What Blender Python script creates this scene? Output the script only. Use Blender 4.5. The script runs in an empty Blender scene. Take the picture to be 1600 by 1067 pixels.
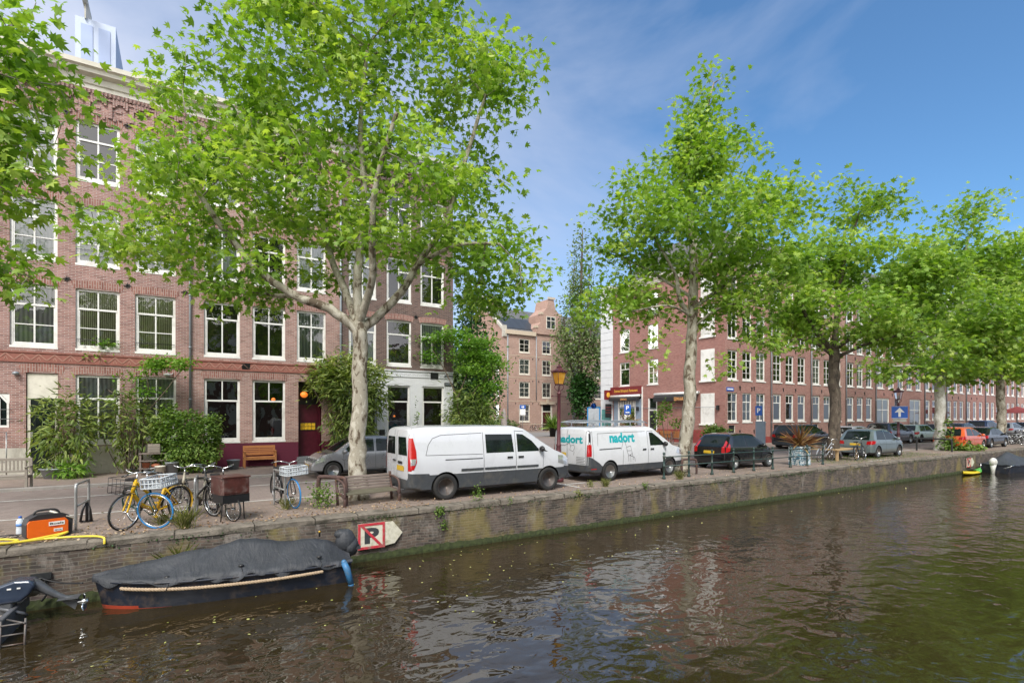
import bpy, bmesh, math, random
import numpy as np
from mathutils import Vector, Matrix
from mathutils.bvhtree import BVHTree
R = math.radians
PI = math.pi
rnd = random.Random(7)
scene = bpy.context.scene
COL = scene.collection

# ------------------------------------------------------------------ helpers
def tag(o, label=None, cat=None, group=None, kind=None):
    if label: o['label'] = label
    if cat: o['category'] = cat
    if group: o['group'] = group
    if kind: o['kind'] = kind
    return o

def empty(name, loc=(0, 0, 0), rz=0, label=None, cat=None, group=None, rot=None):
    o = bpy.data.objects.new(name, None)
    COL.objects.link(o)
    o.empty_display_size = .2
    o.location = loc
    o.rotation_euler = rot if rot else (0, 0, rz)
    return tag(o, label, cat, group)

def link_mesh(name, me, parent=None):
    o = bpy.data.objects.new(name, me)
    COL.objects.link(o)
    if parent: o.parent = parent
    return o

def copy_tree(o, parent=None):
    c = o.copy(); COL.objects.link(c)
    if parent: c.parent = parent
    for ch in list(o.children): copy_tree(ch, c)
    return c

class MB:
    """collects shapes; build() links them as one mesh object"""
    def __init__(s, M=None):
        s.v = []; s.f = []; s.mi = []; s.sm = []; s.M = M or Matrix()
    def add(s, vs, fs, mi=0, smooth=False, M=None):
        o = len(s.v); T = s.M @ M if M else s.M
        for p in vs: s.v.append(tuple(T @ Vector(p)))
        for f in fs:
            s.f.append([i + o for i in f]); s.mi.append(mi); s.sm.append(smooth)
        return s
    def box(s, x0, x1, y0, y1, z0, z1, mi=0, M=None, b=0):
        if x0 > x1: x0, x1 = x1, x0
        if y0 > y1: y0, y1 = y1, y0
        if z0 > z1: z0, z1 = z1, z0
        if b <= 0:
            vs = [(x0,y0,z0),(x1,y0,z0),(x1,y1,z0),(x0,y1,z0),(x0,y0,z1),(x1,y0,z1),(x1,y1,z1),(x0,y1,z1)]
            return s.add(vs, [(0,3,2,1),(4,5,6,7),(0,1,5,4),(1,2,6,5),(2,3,7,6),(3,0,4,7)], mi, False, M)
        vs = []; 
        for (sx, X) in ((-1,x0),(1,x1)):
            for (sy, Y) in ((-1,y0),(1,y1)):
                for (sz, Z) in ((-1,z0),(1,z1)):
                    vs += [(X, Y-sy*b, Z-sz*b), (X-sx*b, Y, Z-sz*b), (X-sx*b, Y-sy*b, Z)]
        def i(sx,sy,sz,k): return ((sx>0)*4+(sy>0)*2+(sz>0))*3+k
        fs = []
        for a in (-1,1):
            fs.append([i(a,-1,-1,0),i(a,1,-1,0),i(a,1,1,0),i(a,-1,1,0)][::a])
            fs.append([i(-1,a,-1,1),i(1,a,-1,1),i(1,a,1,1),i(-1,a,1,1)][::-a])
            fs.append([i(-1,-1,a,2),i(1,-1,a,2),i(1,1,a,2),i(-1,1,a,2)][::a])
        for a in (-1,1):
            for c in (-1,1):
                fs.append([i(a,c,-1,0),i(a,c,1,0),i(a,c,1,1),i(a,c,-1,1)])
                fs.append([i(a,-1,c,0),i(a,1,c,0),i(a,1,c,2),i(a,-1,c,2)])
                fs.append([i(-1,a,c,1),i(1,a,c,1),i(1,a,c,2),i(-1,a,c,2)])
        for a in (-1,1):
            for c in (-1,1):
                for d in (-1,1): fs.append([i(a,c,d,0),i(a,c,d,1),i(a,c,d,2)])
        return s.add(vs, fs, mi, False, M)
    def tube(s, pts, r, n=8, mi=0, caps=True, M=None, smooth=True, closed=False):
        P = [Vector(p) for p in pts]; m = len(P)
        rs = list(r) if isinstance(r, (list, tuple)) else [r]*m
        vs = []; fs = []; up = None
        for k in range(m):
            if closed: d = P[(k+1) % m] - P[k-1]
            else: d = P[min(k+1, m-1)] - P[max(k-1, 0)]
            if d.length < 1e-9: d = Vector((0,0,1))
            d.normalize()
            if up is None:
                up = Vector((0,0,1)) if abs(d.z) < .9 else Vector((1,0,0))
            a = (up - d*up.dot(d))
            if a.length < 1e-6: a = d.orthogonal()
            a.normalize(); up = a; b = d.cross(a)
            for j in range(n):
                t = 2*PI*j/n
                vs.append(P[k] + (a*math.cos(t) + b*math.sin(t))*rs[k])
        for k in range(m if closed else m-1):
            k2 = (k+1) % m
            for j in range(n):
                fs.append((k*n+j, k*n+(j+1)%n, k2*n+(j+1)%n, k2*n+j))
        if caps and not closed:
            fs.append(tuple(range(n))[::-1]); fs.append(tuple((m-1)*n+j for j in range(n)))
        return s.add(vs, fs, mi, smooth, M)
    def lathe(s, prof, n=24, mi=0, M=None, smooth=True, axis='z', c=(0,0,0)):
        vs = []; fs = []
        for (r, z) in prof:
            for j in range(n):
                t = 2*PI*j/n; p = (r*math.cos(t), r*math.sin(t), z)
                if axis == 'y': p = (p[0], p[2], p[1])
                elif axis == 'x': p = (p[2], p[0], p[1])
                vs.append((p[0]+c[0], p[1]+c[1], p[2]+c[2]))
        m = len(prof)
        for k in range(m-1):
            for j in range(n):
                fs.append((k*n+j, k*n+(j+1)%n, (k+1)*n+(j+1)%n, (k+1)*n+j))
        if prof[0][0] > 1e-4: fs.append(tuple(range(n))[::-1])
        if prof[-1][0] > 1e-4: fs.append(tuple((m-1)*n+j for j in range(n)))
        return s.add(vs, fs, mi, smooth, M)
    def ell(s, c, r, n=12, m=8, mi=0, M=None, jit=0):
        vs = [(c[0],c[1],c[2]-r[2])]; fs = []
        for k in range(1, m):
            ph = -PI/2 + PI*k/m
            for j in range(n):
                t = 2*PI*j/n; q = 1 + (rnd.random()-.5)*jit
                vs.append((c[0]+r[0]*q*math.cos(ph)*math.cos(t), c[1]+r[1]*q*math.cos(ph)*math.sin(t), c[2]+r[2]*q*math.sin(ph)))
        vs.append((c[0],c[1],c[2]+r[2])); L = len(vs)-1
        for j in range(n):
            fs.append((0, 1+(j+1)%n, 1+j)); fs.append((L, L-n+j, L-n+(j+1)%n))
        for k in range(m-2):
            for j in range(n):
                fs.append((1+k*n+j, 1+k*n+(j+1)%n, 1+(k+1)*n+(j+1)%n, 1+(k+1)*n+j))
        return s.add(vs, fs, mi, True, M)
    def prism(s, poly, a, b, axis='y', mi=0, M=None, smooth=False):
        """poly in the plane across axis, extruded from a to b"""
        def P(u, w, t):
            return {'y': (u, t, w), 'x': (t, u, w), 'z': (u, w, t)}[axis]
        n = len(poly)
        vs = [P(u, w, a) for u, w in poly] + [P(u, w, b) for u, w in poly]
        fs = [tuple(range(n))[::-1], tuple(range(n, 2*n))]
        for i in range(n): fs.append((i, (i+1)%n, n+(i+1)%n, n+i))
        return s.add(vs, fs, mi, smooth, M)
    def quad(s, a, b, c, d, mi=0, M=None): return s.add([a,b,c,d], [(0,1,2,3)], mi, False, M)
    def build(s, name, mats, parent=None, fix=True, auto=None, loc=None):
        me = bpy.data.meshes.new(name)
        me.from_pydata(s.v, [], s.f)
        if not isinstance(mats, (list, tuple)): mats = [mats]
        for m in mats: me.materials.append(m)
        me.polygons.foreach_set('material_index', s.mi)
        me.polygons.foreach_set('use_smooth', s.sm)
        if fix:
            bm = bmesh.new(); bm.from_mesh(me)
            bmesh.ops.recalc_face_normals(bm, faces=bm.faces)
            bm.to_mesh(me); bm.free()
        boxuv(me)
        if auto:
            me.polygons.foreach_set('use_smooth', [True]*len(me.polygons))
            me.set_sharp_from_angle(angle=R(auto))
        me.update()
        o = link_mesh(name, me, parent)
        if loc: o.location = loc
        return o

def boxuv(me):
    n = len(me.polygons)
    if not n: return
    uv = me.uv_layers.new(name='uv')
    co = np.empty(len(me.vertices)*3, np.float32); me.vertices.foreach_get('co', co); co = co.reshape(-1, 3)
    nr = np.empty(n*3, np.float32); me.polygons.foreach_get('normal', nr); nr = np.abs(nr.reshape(-1, 3))
    lt = np.empty(n, np.int32); me.polygons.foreach_get('loop_total', lt)
    li = np.empty(len(me.loops), np.int32); me.loops.foreach_get('vertex_index', li)
    N = np.repeat(nr, lt, axis=0); P = co[li]
    out = np.stack([P[:,0], P[:,2]], 1)
    mz = (N[:,2] > N[:,0]) & (N[:,2] > N[:,1]); mx = (~mz) & (N[:,0] > N[:,1])
    out[mz] = P[mz][:, :2]; out[mx] = P[mx][:, 1:]
    uv.data.foreach_set('uv', out.astype(np.float32).ravel())

def smooth_path(pts, n=6):
    P = [Vector(p) for p in pts]; out = []
    for i in range(len(P)-1):
        p0 = P[max(i-1,0)]; p1 = P[i]; p2 = P[i+1]; p3 = P[min(i+2, len(P)-1)]
        for k in range(n):
            t = k/n
            out.append(.5*((2*p1)+(p2-p0)*t+(2*p0-5*p1+4*p2-p3)*t*t+(3*p1-p0-3*p2+p3)*t**3))
    out.append(P[-1]); return out

def rotz(a): return Matrix.Rotation(a, 4, 'Z')
def TR(x, y, z): return Matrix.Translation((x, y, z))

# ------------------------------------------------------------------ materials
class NT:
    def __init__(s, name):
        s.m = bpy.data.materials.new(name); s.m.use_nodes = True
        s.t = s.m.node_tree; s.t.nodes.clear()
        s.out = s.n('ShaderNodeOutputMaterial')
    def n(s, typ, **k):
        nd = s.t.nodes.new(typ)
        for a, b in k.items():
            if a.startswith('_'): setattr(nd, a[1:], b)
            else:
                try: nd.inputs[int(a[1:])].default_value = b
                except ValueError: nd.inputs[a].default_value = b
        return nd
    def l(s, a, b): s.t.links.new(a, b)
    def noise(s, vec, scale, detail=4, rough=.6, dist=0):
        nd = s.n('ShaderNodeTexNoise', Scale=scale, Detail=detail, Roughness=rough, Distortion=dist)
        if vec is not None: s.l(vec, nd.inputs['Vector'])
        return nd.outputs['Fac']
    def ramp(s, fac, stops, interp='LINEAR'):
        nd = s.n('ShaderNodeValToRGB'); cr = nd.color_ramp; cr.interpolation = interp
        while len(cr.elements) < len(stops): cr.elements.new(.5)
        for e, (p, c) in zip(cr.elements, stops):
            e.position = p; e.color = (*c, 1) if len(c) == 3 else c
        s.l(fac, nd.inputs[0]); return nd.outputs[0]
    def mix(s, fac, a, b, mode='MIX'):
        nd = s.n('ShaderNodeMix', _data_type='RGBA', _blend_type=mode)
        for sock, val in ((nd.inputs[0], fac), (nd.inputs[6], a), (nd.inputs[7], b)):
            if hasattr(val, 'is_linked') or hasattr(val, 'links'): s.l(val, sock)
            elif isinstance(val, (int, float)): sock.default_value = val
            else: sock.default_value = (*val, 1) if len(val) == 3 else val
        return nd.outputs[2]
    def math(s, op, a, b=0.0):
        nd = s.n('ShaderNodeMath', _operation=op)
        for sock, val in ((nd.inputs[0], a), (nd.inputs[1], b)):
            if isinstance(val, (int, float)): sock.default_value = val
            else: s.l(val, sock)
        return nd.outputs[0]
    def coord(s, which='Object'):
        return s.n('ShaderNodeTexCoord').outputs[which]
    def mapping(s, vec, scale=(1,1,1), rot=(0,0,0), loc=(0,0,0)):
        nd = s.n('ShaderNodeMapping'); s.l(vec, nd.inputs[0])
        nd.inputs['Scale'].default_value = scale; nd.inputs['Rotation'].default_value = rot; nd.inputs['Location'].default_value = loc
        return nd.outputs[0]
    def bump(s, h, strength=.3, dist=.01, normal=None):
        nd = s.n('ShaderNodeBump', Strength=strength, Distance=dist); s.l(h, nd.inputs['Height'])
        if normal is not None: s.l(normal, nd.inputs['Normal'])
        return nd.outputs[0]
    def principled(s, color, rough=.6, metal=0, normal=None, spec=.5, coat=0, **k):
        p = s.n('ShaderNodeBsdfPrincipled')
        for sock, val in (('Base Color', color), ('Roughness', rough)):
            if isinstance(val, (int, float)): p.inputs[sock].default_value = val
            elif isinstance(val, tuple): p.inputs[sock].default_value = (*val, 1) if len(val) == 3 else val
            else: s.l(val, p.inputs[sock])
        p.inputs['Metallic'].default_value = metal
        p.inputs['Specular IOR Level'].default_value = spec
        p.inputs['Coat Weight'].default_value = coat
        p.inputs['Coat Roughness'].default_value = .04
        if normal is not None: s.l(normal, p.inputs['Normal'])
        s.l(p.outputs[0], s.out.inputs[0]); return p

_mc = {}
def plain(name, col, rough=.5, metal=0, var=.12, scale=6, bump=.0, bd=.004, spec=.5, coat=0, dirt=None, dscale=3):
    """painted, metal, wooden or stone surface with uneven tone, wear and a little relief"""
    if name in _mc: return _mc[name]
    t = NT(name); v = t.coord()
    n1 = t.noise(v, scale, 6, .65)
    lo = tuple(max(0, c*(1-var)) for c in col); hi = tuple(min(1, c*(1+var)) for c in col)
    c = t.ramp(n1, [(.3, lo), (.7, hi)])
    if dirt:
        n2 = t.noise(v, dscale, 8, .7, .3)
        f = t.ramp(n2, [(.5, (0,0,0)), (.72, (1,1,1))])
        c = t.mix(f, c, dirt)
    rg = t.math('ADD', t.math('MULTIPLY', n1, .25*rough), rough*.87)
    nm = t.bump(t.noise(v, scale*8, 5, .7), bump, bd) if bump else None
    t.principled(c, rg, metal, nm, spec, coat)
    _mc[name] = t.m; return t.m

def wood(name, a, b, rough=.7, axis=0, fine=60, gap=None):
    if name in _mc: return _mc[name]
    t = NT(name); v = t.coord()
    sc = [fine, fine, fine]; sc[axis] = 2.5
    m = t.mapping(v, tuple(sc))
    n1 = t.noise(m, 1, 5, .7, .2); n2 = t.noise(v, 3, 3)
    c = t.ramp(n1, [(.25, a), (.7, b)])
    c = t.mix(t.math('MULTIPLY', n2, .35), c, tuple(x*.55 for x in a))
    t.principled(c, rough, 0, t.bump(n1, .4, .003))
    _mc[name] = t.m; return t.m

def brick(name, cols, mortar, bw=.205, bh=.061, ms=.007, paint=None, dirt=(.08,.07,.06), dirt_amt=.35, rough=.85, bump=.6, swap=False, dscale=.7, moss=None, white=False, wob=0, wet=None):
    if name in _mc: return _mc[name]
    t = NT(name); uv = t.n('ShaderNodeUVMap').outputs[0]
    if swap: uv = t.mapping(uv, rot=(0,0,PI/2))
    if wob:
        nz = t.n('ShaderNodeTexNoise', Scale=2.2, Detail=4); t.l(t.coord(), nz.inputs[0]); va = t.n('ShaderNodeVectorMath', _operation='MULTIPLY_ADD')
        t.l(nz.outputs['Color'], va.inputs[0]); va.inputs[1].default_value = (wob, wob, 0); t.l(uv, va.inputs[2]); uv = va.outputs[0]
    b = t.n('ShaderNodeTexBrick', Scale=1.0, **{'Mortar Size': ms, 'Mortar Smooth': .2, 'Bias': 0, 'Brick Width': bw, 'Row Height': bh})
    t.l(uv, b.inputs['Vector'])
    b.inputs['Color1'].default_value = (0,0,0,1); b.inputs['Color2'].default_value = (1,1,1,1); b.inputs['Mortar'].default_value = (.5,.5,.5,1)
    base = t.ramp(b.outputs['Color'], [(0, cols[0]), (.4, cols[1]), (.75, cols[2]), (1, cols[3])])
    o = t.coord()
    n = t.noise(o, 9, 5, .7); base = t.mix(t.math('MULTIPLY', n, .45), base, tuple(c*.6 for c in cols[0]))
    if paint: base = t.mix(.96, base, paint); mortar = tuple(c*.86 for c in paint)
    c = t.mix(b.outputs['Fac'], base, mortar)
    d = t.ramp(t.noise(o, dscale, 8, .65, .4), [(.42, (0,0,0)), (.75, (1,1,1))])
    c = t.mix(t.math('MULTIPLY', d, dirt_amt), c, dirt)
    if moss:
        q = t.ramp(t.noise(t.mapping(o, (1,1,.6)), .9, 9, .62, .2), [(.53, (0,0,0)), (.63, (1,1,1))])
        c = t.mix(t.math('MULTIPLY', q, .5), c, moss)
    if white:
        q = t.ramp(t.noise(t.mapping(o, (1.6,1,.7), loc=(7,3,2)), 1.5, 9, .75, .3), [(.55, (0,0,0)), (.72, (1,1,1))])
        c = t.mix(t.math('MULTIPLY', q, .7), c, (.34,.31,.28))
    if wet is not None:
        sz = t.n('ShaderNodeSeparateXYZ'); t.l(o, sz.inputs[0])
        e = t.math('ADD', sz.outputs[2], t.math('MULTIPLY', t.noise(o, 2.5, 6), .5))
        f = t.ramp(e, [(0, (1,1,1)), (.01, (1,1,1))]); mr = t.n('ShaderNodeMapRange'); t.l(e, mr.inputs[0])
        for i_, v_ in zip((1, 2, 3, 4), (wet+.10, wet+.42, .8, 0)): mr.inputs[i_].default_value = v_
        c = t.mix(mr.outputs[0], c, (.022,.022,.014))
    h = t.math('SUBTRACT', t.math('MULTIPLY', n, .25), b.outputs['Fac'])
    t.principled(c, rough, 0, t.bump(h, bump, .008))
    _mc[name] = t.m; return t.m

def leafmat(name, a, b, c, trans=.45, rough=.45):
    if name in _mc: return _mc[name]
    t = NT(name)
    at = t.n('ShaderNodeAttribute', _attribute_name='tint')
    o = t.coord()
    n = t.noise(o, .5, 3, .5)
    f = t.math('ADD', t.math('MULTIPLY', at.outputs['Fac'], .7), t.math('MULTIPLY', t.math('SUBTRACT', n, .5), 1.1))
    f = t.math('ADD', f, .12)
    colr = t.ramp(f, [(0, a), (.45, b), (.9, c)])
    p = t.principled(colr, rough, 0, None, .35)
    tr = t.n('ShaderNodeBsdfTranslucent')
    tc = t.mix(1.0, colr, (1.5, 1.55, .5, 1), 'MULTIPLY'); t.l(tc, tr.inputs[0])
    mx = t.n('ShaderNodeMixShader', Fac=trans)
    t.l(p.outputs[0], mx.inputs[1]); t.l(tr.outputs[0], mx.inputs[2]); t.l(mx.outputs[0], t.out.inputs[0])
    _mc[name] = t.m; return t.m

def glassmat(name, tint=(.95,.97,.97), refl=.06, base=None):
    """window glass: see-through with a fresnel reflection"""
    if name in _mc: return _mc[name]
    t = NT(name)
    g = t.n('ShaderNodeBsdfGlossy', Roughness=.02); g.inputs[0].default_value = (1,1,1,1)
    o = t.coord(); nb = t.bump(t.noise(o, 1.3, 2), .12, .05); t.l(nb, g.inputs['Normal'])
    tr = t.n('ShaderNodeBsdfTransparent'); tr.inputs[0].default_value = (*tint, 1)
    fr = t.n('ShaderNodeFresnel', IOR=1.5)
    f = t.math('ADD', t.math('MULTIPLY', fr.outputs[0], 1.5), refl)
    mx = t.n('ShaderNodeMixShader'); t.l(f, mx.inputs[0]); t.l(tr.outputs[0], mx.inputs[1]); t.l(g.outputs[0], mx.inputs[2])
    t.l(mx.outputs[0], t.out.inputs[0]); _mc[name] = t.m; return t.m

def stripes(name, a, b, freq=9, rough=.8, axis=0):
    if name in _mc: return _mc[name]
    t = NT(name); uv = t.n('ShaderNodeUVMap').outputs[0]
    w = t.n('ShaderNodeTexWave', Scale=freq, Distortion=1.2, Detail=2, **{'Detail Scale': .6}); w.bands_direction = 'X' if axis == 0 else 'Y'
    t.l(uv, w.inputs[0])
    c = t.ramp(w.outputs['Fac'], [(.2, a), (.75, b)])
    n = t.noise(uv, 1.5, 4); c = t.mix(t.math('MULTIPLY', n, .4), c, tuple(x*.5 for x in a))
    t.principled(c, rough, 0, t.bump(w.outputs['Fac'], .5, .02)); _mc[name] = t.m; return t.m

# bricks
BR_A = brick('brick_red_brown', [(.23,.11,.095),(.36,.185,.155),(.46,.26,.225),(.32,.175,.16)], (.46,.40,.37), dirt_amt=.32, dscale=.5)
BR_B = brick('brick_warm', [(.26,.135,.11),(.40,.22,.185),(.48,.285,.245),(.34,.195,.175)], (.48,.42,.38), dirt_amt=.32, dscale=.5)
BR_C = brick('brick_dark', [(.085,.045,.038),(.14,.075,.06),(.19,.105,.085),(.12,.075,.065)], (.25,.22,.20), dirt_amt=.3)
BR_D = brick('brick_row', [(.26,.10,.08),(.35,.15,.125),(.42,.20,.165),(.31,.14,.125)], (.40,.30,.27), dirt_amt=.2)
BR_D3 = brick('brick_row_c', [(.30,.13,.10),(.40,.19,.155),(.46,.25,.20),(.35,.17,.15)], (.45,.36,.32), dirt_amt=.3)
BR_D2 = brick('brick_row_b', [(.22,.09,.07),(.30,.135,.11),(.36,.18,.15),(.26,.12,.11)], (.36,.28,.25), dirt_amt=.25)
BR_E = brick('brick_pink', [(.36,.20,.15),(.44,.26,.20),(.50,.32,.25),(.40,.24,.20)], (.45,.38,.33), dirt_amt=.25)
BR_SOL = brick('brick_soldier', [(.23,.09,.07),(.33,.145,.115),(.38,.19,.15),(.28,.13,.11)], (.45,.40,.36), bw=.30, bh=.075, swap=True)
BR_W = brick('brick_white_paint', [(.5,.5,.5)]*4, (.6,.6,.6), paint=(.74,.76,.78), dirt=(.35,.36,.35), dirt_amt=.25)
BR_M = brick('brick_maroon_paint', [(.1,.02,.03)]*4, (.1,.02,.03), bw=.4, bh=.13, paint=(.115,.012,.035), dirt=(.06,.015,.02), dirt_amt=.35, bump=.4)
BR_RED = plain('plinth_red', (.24,.045,.04), .7, var=.2, scale=4, bump=.3)
QUAY = brick('quay_brick', [(.055,.045,.04),(.125,.09,.072),(.20,.145,.115),(.11,.085,.08)], (.17,.15,.125), bw=.21, bh=.064, ms=.010, dirt=(.028,.026,.020), dirt_amt=.85, bump=1.0, dscale=2.3, moss=(.26,.215,.06), white=True, wob=.10, wet=-1.04)
PAVE = brick('street_clinkers', [(.235,.18,.16),(.28,.22,.195),(.32,.26,.23),(.26,.21,.19)], (.19,.165,.15), bw=.20, bh=.10, ms=.008, dirt=(.13,.11,.095), dirt_amt=.55, bump=.5, dscale=.5)
WALK = brick('pavement_clinkers', [(.24,.18,.15),(.29,.22,.185),(.33,.255,.22),(.26,.205,.18)], (.19,.16,.13), bw=.2, bh=.10, ms=.008, dirt=(.17,.14,.115), dirt_amt=.6, bump=.5, dscale=.9)
# paints etc
WHITE = plain('white_paint', (.78,.78,.75), .45, var=.05, scale=3, dirt=(.5,.49,.45), dscale=1.2)
CREAM = plain('cream_paint', (.70,.67,.58), .5, var=.06, scale=3, dirt=(.45,.42,.35), dscale=1.2)
STONE = plain('pale_stone', (.50,.48,.42), .8, var=.12, scale=4, bump=.3, dirt=(.25,.23,.19), dscale=2)
TERRA = plain('terracotta', (.27,.105,.08), .8, var=.2, scale=8, bump=.3)
TERRA_L = plain('terracotta_light', (.40,.22,.17), .8, var=.15, scale=8)
BLACK = plain('black_paint', (.015,.015,.017), .35, var=.2, scale=8)
IRON = plain('dark_iron', (.02,.022,.024), .5, var=.3, scale=12, bump=.2)
ZINC = plain('zinc_grey', (.30,.33,.36), .45, .3, var=.12, scale=5)
GALV = plain('galvanised_steel', (.42,.43,.43), .38, .75, var=.15, scale=14, bump=.05)
CHROME = plain('bright_steel', (.62,.63,.64), .18, 1, var=.06)
RAIL_G = plain('rail_green', (.018,.045,.042), .45, var=.25, scale=9, bump=.2, dirt=(.07,.06,.04), dscale=6)
LAMP_R = plain('lamp_burgundy', (.105,.028,.035), .42, var=.22, scale=8, bump=.15, dirt=(.05,.02,.02), dscale=5)
DOORDK = plain('door_dark_green', (.008,.014,.013), .3, var=.2)
MAROON = plain('door_maroon', (.07,.008,.018), .3, var=.25)
RUBBER = plain('tyre_rubber', (.018,.018,.018), .8, var=.3, scale=20, bump=.2)
PLASTIC = plain('grey_plastic', (.05,.056,.064), .6, var=.12, scale=10, dirt=(.10,.095,.085), dscale=3)
ALLOY = plain('alloy_silver', (.50,.51,.52), .3, .8, var=.08)
STEELW = plain('wheel_steel_grey', (.13,.12,.115), .5, .4, var=.25, scale=15, dirt=(.12,.06,.035), dscale=9)
RUSTW = plain('wheel_steel_rusty', (.20,.14,.11), .6, .3, var=.3, scale=15, dirt=(.22,.08,.04), dscale=6)
CARGLASS = plain('car_glass', (.008,.014,.013), .04, 0, var=.5, scale=2.5, spec=.45)
LAMPRED = plain('tail_lamp_red', (.42,.008,.012), .12, var=.15, scale=20, coat=1)
LAMPCLR = plain('lamp_clear', (.62,.64,.66), .08, .6, var=.2, scale=25, coat=1)
PLATE = plain('plate_yellow', (.62,.40,.03), .4, var=.05)
SEAM = plain('panel_gap', (.03,.03,.033), .7)
GLASS = glassmat('window_glass')
GLASS_D = glassmat('window_glass_dark', (.45,.5,.5), .05)
DARKROOM = plain('dark_interior', (.012,.012,.013), .8, var=.6, scale=2)  # near-black sheet, painted shade of the unlit rooms behind glass
CURT_S = stripes('curtain_pleated', (.22,.20,.12), (.90,.88,.66), 5.2)
CURT_W = stripes('net_curtain', (.72,.76,.82), (.88,.91,.96), 3.0)
CURT_G = stripes('grey_curtain', (.26,.29,.29), (.52,.56,.54), 2.4)
CURT_T = stripes('blind_pale', (.38,.45,.42), (.60,.66,.60), 7, axis=1)
ROOF = brick('roof_slate', [(.10,.105,.115),(.14,.145,.155),(.18,.185,.195),(.12,.125,.14)], (.06,.06,.065), bw=.3, bh=.22, ms=.012)
SOLAR = plain('solar_panel', (.05,.06,.075), .5, .1, var=.2, spec=.3)
BLUESIGN = plain('sign_blue', (.012,.10,.46), .35, var=.05)
WHITESIGN = plain('sign_white', (.8,.8,.8), .4, var=.03)
REDSIGN = plain('sign_red', (.50,.03,.05), .6, var=.2, scale=9, dirt=(.3,.2,.17), dscale=6)
FADEWHITE = plain('faded_white_board', (.62,.60,.50), .7, var=.12, scale=7, dirt=(.34,.32,.2), dscale=5)
FADEBLACK = plain('faded_black_letter', (.035,.04,.045), .7, var=.3)
WOODGREY = wood('weathered_teak', (.22,.19,.16), (.40,.36,.31))
WOODOLD = wood('worn_bench_wood', (.14,.10,.09), (.33,.28,.25), fine=40)
WOODOR = wood('orange_oiled_wood', (.36,.13,.035), (.56,.25,.09))
BARK = None
# ------------------------------------------------------------------ bark and leaves
def barkmat(name, a, b, c, patch=.5):
    t = NT(name); v = t.coord()
    m = t.mapping(v, (1,1,.55))
    n = t.noise(m, 5.5, 5, .6, .4)
    col = t.ramp(n, [(.41, a), (.455, b), (.55, b), (.58, c), (.72, c)], 'LINEAR')
    n2 = t.noise(v, 30, 5, .7); col = t.mix(t.math('MULTIPLY', n2, .5), col, tuple(x*.55 for x in a))
    t.principled(col, .85, 0, t.bump(t.math('ADD', n, t.math('MULTIPLY', n2, .3)), .7, .02)); return t.m
BARK_P = barkmat('plane_bark', (.12,.09,.06), (.40,.37,.30), (.58,.55,.47))
BARK_W = barkmat('plane_bark_white', (.34,.32,.27), (.52,.51,.46), (.66,.66,.62))
BARK_D = barkmat('dark_bark', (.05,.04,.03), (.11,.085,.065), (.17,.14,.105))
TWIG = plain('twig_brown', (.11,.085,.06), .85, var=.3, scale=10, bump=.3)

LEAF_MAPLE = ([(0,.32),(0,0),(.26,.04),(.52,.16),(.30,.30),(.46,.66),(.16,.52),(0,1.0),(-.16,.52),(-.46,.66),(-.30,.30),(-.52,.16),(-.26,.04)],
              [0,0,0,-.1,.02,-.12,.02,-.15,.02,-.12,.02,-.1,0])
LEAF_OVAL = ([(0,.45),(0,0),(.3,.25),(.3,.6),(0,1),(-.3,.6),(-.3,.25)], [.05,0,0,-.03,-.1,-.03,0])
LEAF_LONG = ([(0,.45),(0,0),(.11,.22),(.095,.55),(0,1),(-.095,.55),(-.11,.22)], [.02,0,0,-.06,-.22,-.06,0])
LEAF_BLADE = ([(0,.4),(0,0),(.014,.1),(.012,.6),(0,1),(-.012,.6),(-.014,.1)], [.0,0,0,-.04,-.25,-.04,0])

def unit(a): return a/np.maximum(np.linalg.norm(a, axis=1, keepdims=True), 1e-9)

def leaf_mesh(name, shape, pos, size, mat, rng, parent=None, droop=.35, spread=1.0, outdir=None, upw=.9, tint=None):
    """one mesh of many small leaf blades; each has its own direction, tilt, size and tone"""
    pos = np.asarray(pos, float); N = len(pos)
    P2 = np.array(shape[0]); Z = np.array(shape[1]); K = len(P2)
    d = rng.normal(size=(N, 3))*spread; d[:, 2] = d[:, 2]*.5 - droop
    if outdir is not None: d += outdir*1.2
    d = unit(d)
    up = rng.normal(size=(N, 3))*.55; up[:, 2] += upw
    sd = unit(np.cross(d, up)); nn = np.cross(sd, d)
    sz = size*(.65 + .6*rng.random(N))
    V = pos[:, None, :] + (sd[:, None, :]*P2[None, :, 0:1] + d[:, None, :]*P2[None, :, 1:2] + nn[:, None, :]*Z[None, :, None])*sz[:, None, None]
    V = V.reshape(-1, 3)
    ring = np.arange(1, K); nxt = np.roll(ring, -1)
    F = np.stack([np.zeros(K-1, int), ring, nxt], 1)
    F = (F[None] + (np.arange(N)*K)[:, None, None]).reshape(-1, 3)
    me = bpy.data.meshes.new(name)
    me.vertices.add(len(V)); me.vertices.foreach_set('co', V.astype(np.float32).ravel())
    me.loops.add(F.size); me.loops.foreach_set('vertex_index', F.astype(np.int32).ravel())
    me.polygons.add(len(F)); me.polygons.foreach_set('loop_start', (np.arange(len(F))*3).astype(np.int32))
    me.update(calc_edges=True)
    at = me.attributes.new('tint', 'FLOAT', 'POINT')
    tv = rng.random(N) if tint is None else tint
    at.data.foreach_set('value', np.repeat(tv, K).astype(np.float32))
    me.materials.append(mat)
    return link_mesh(name, me, parent)

CR = np.array([.8476, -.5306, 0]); CD = np.array([.5306, .8476, 0])

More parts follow.
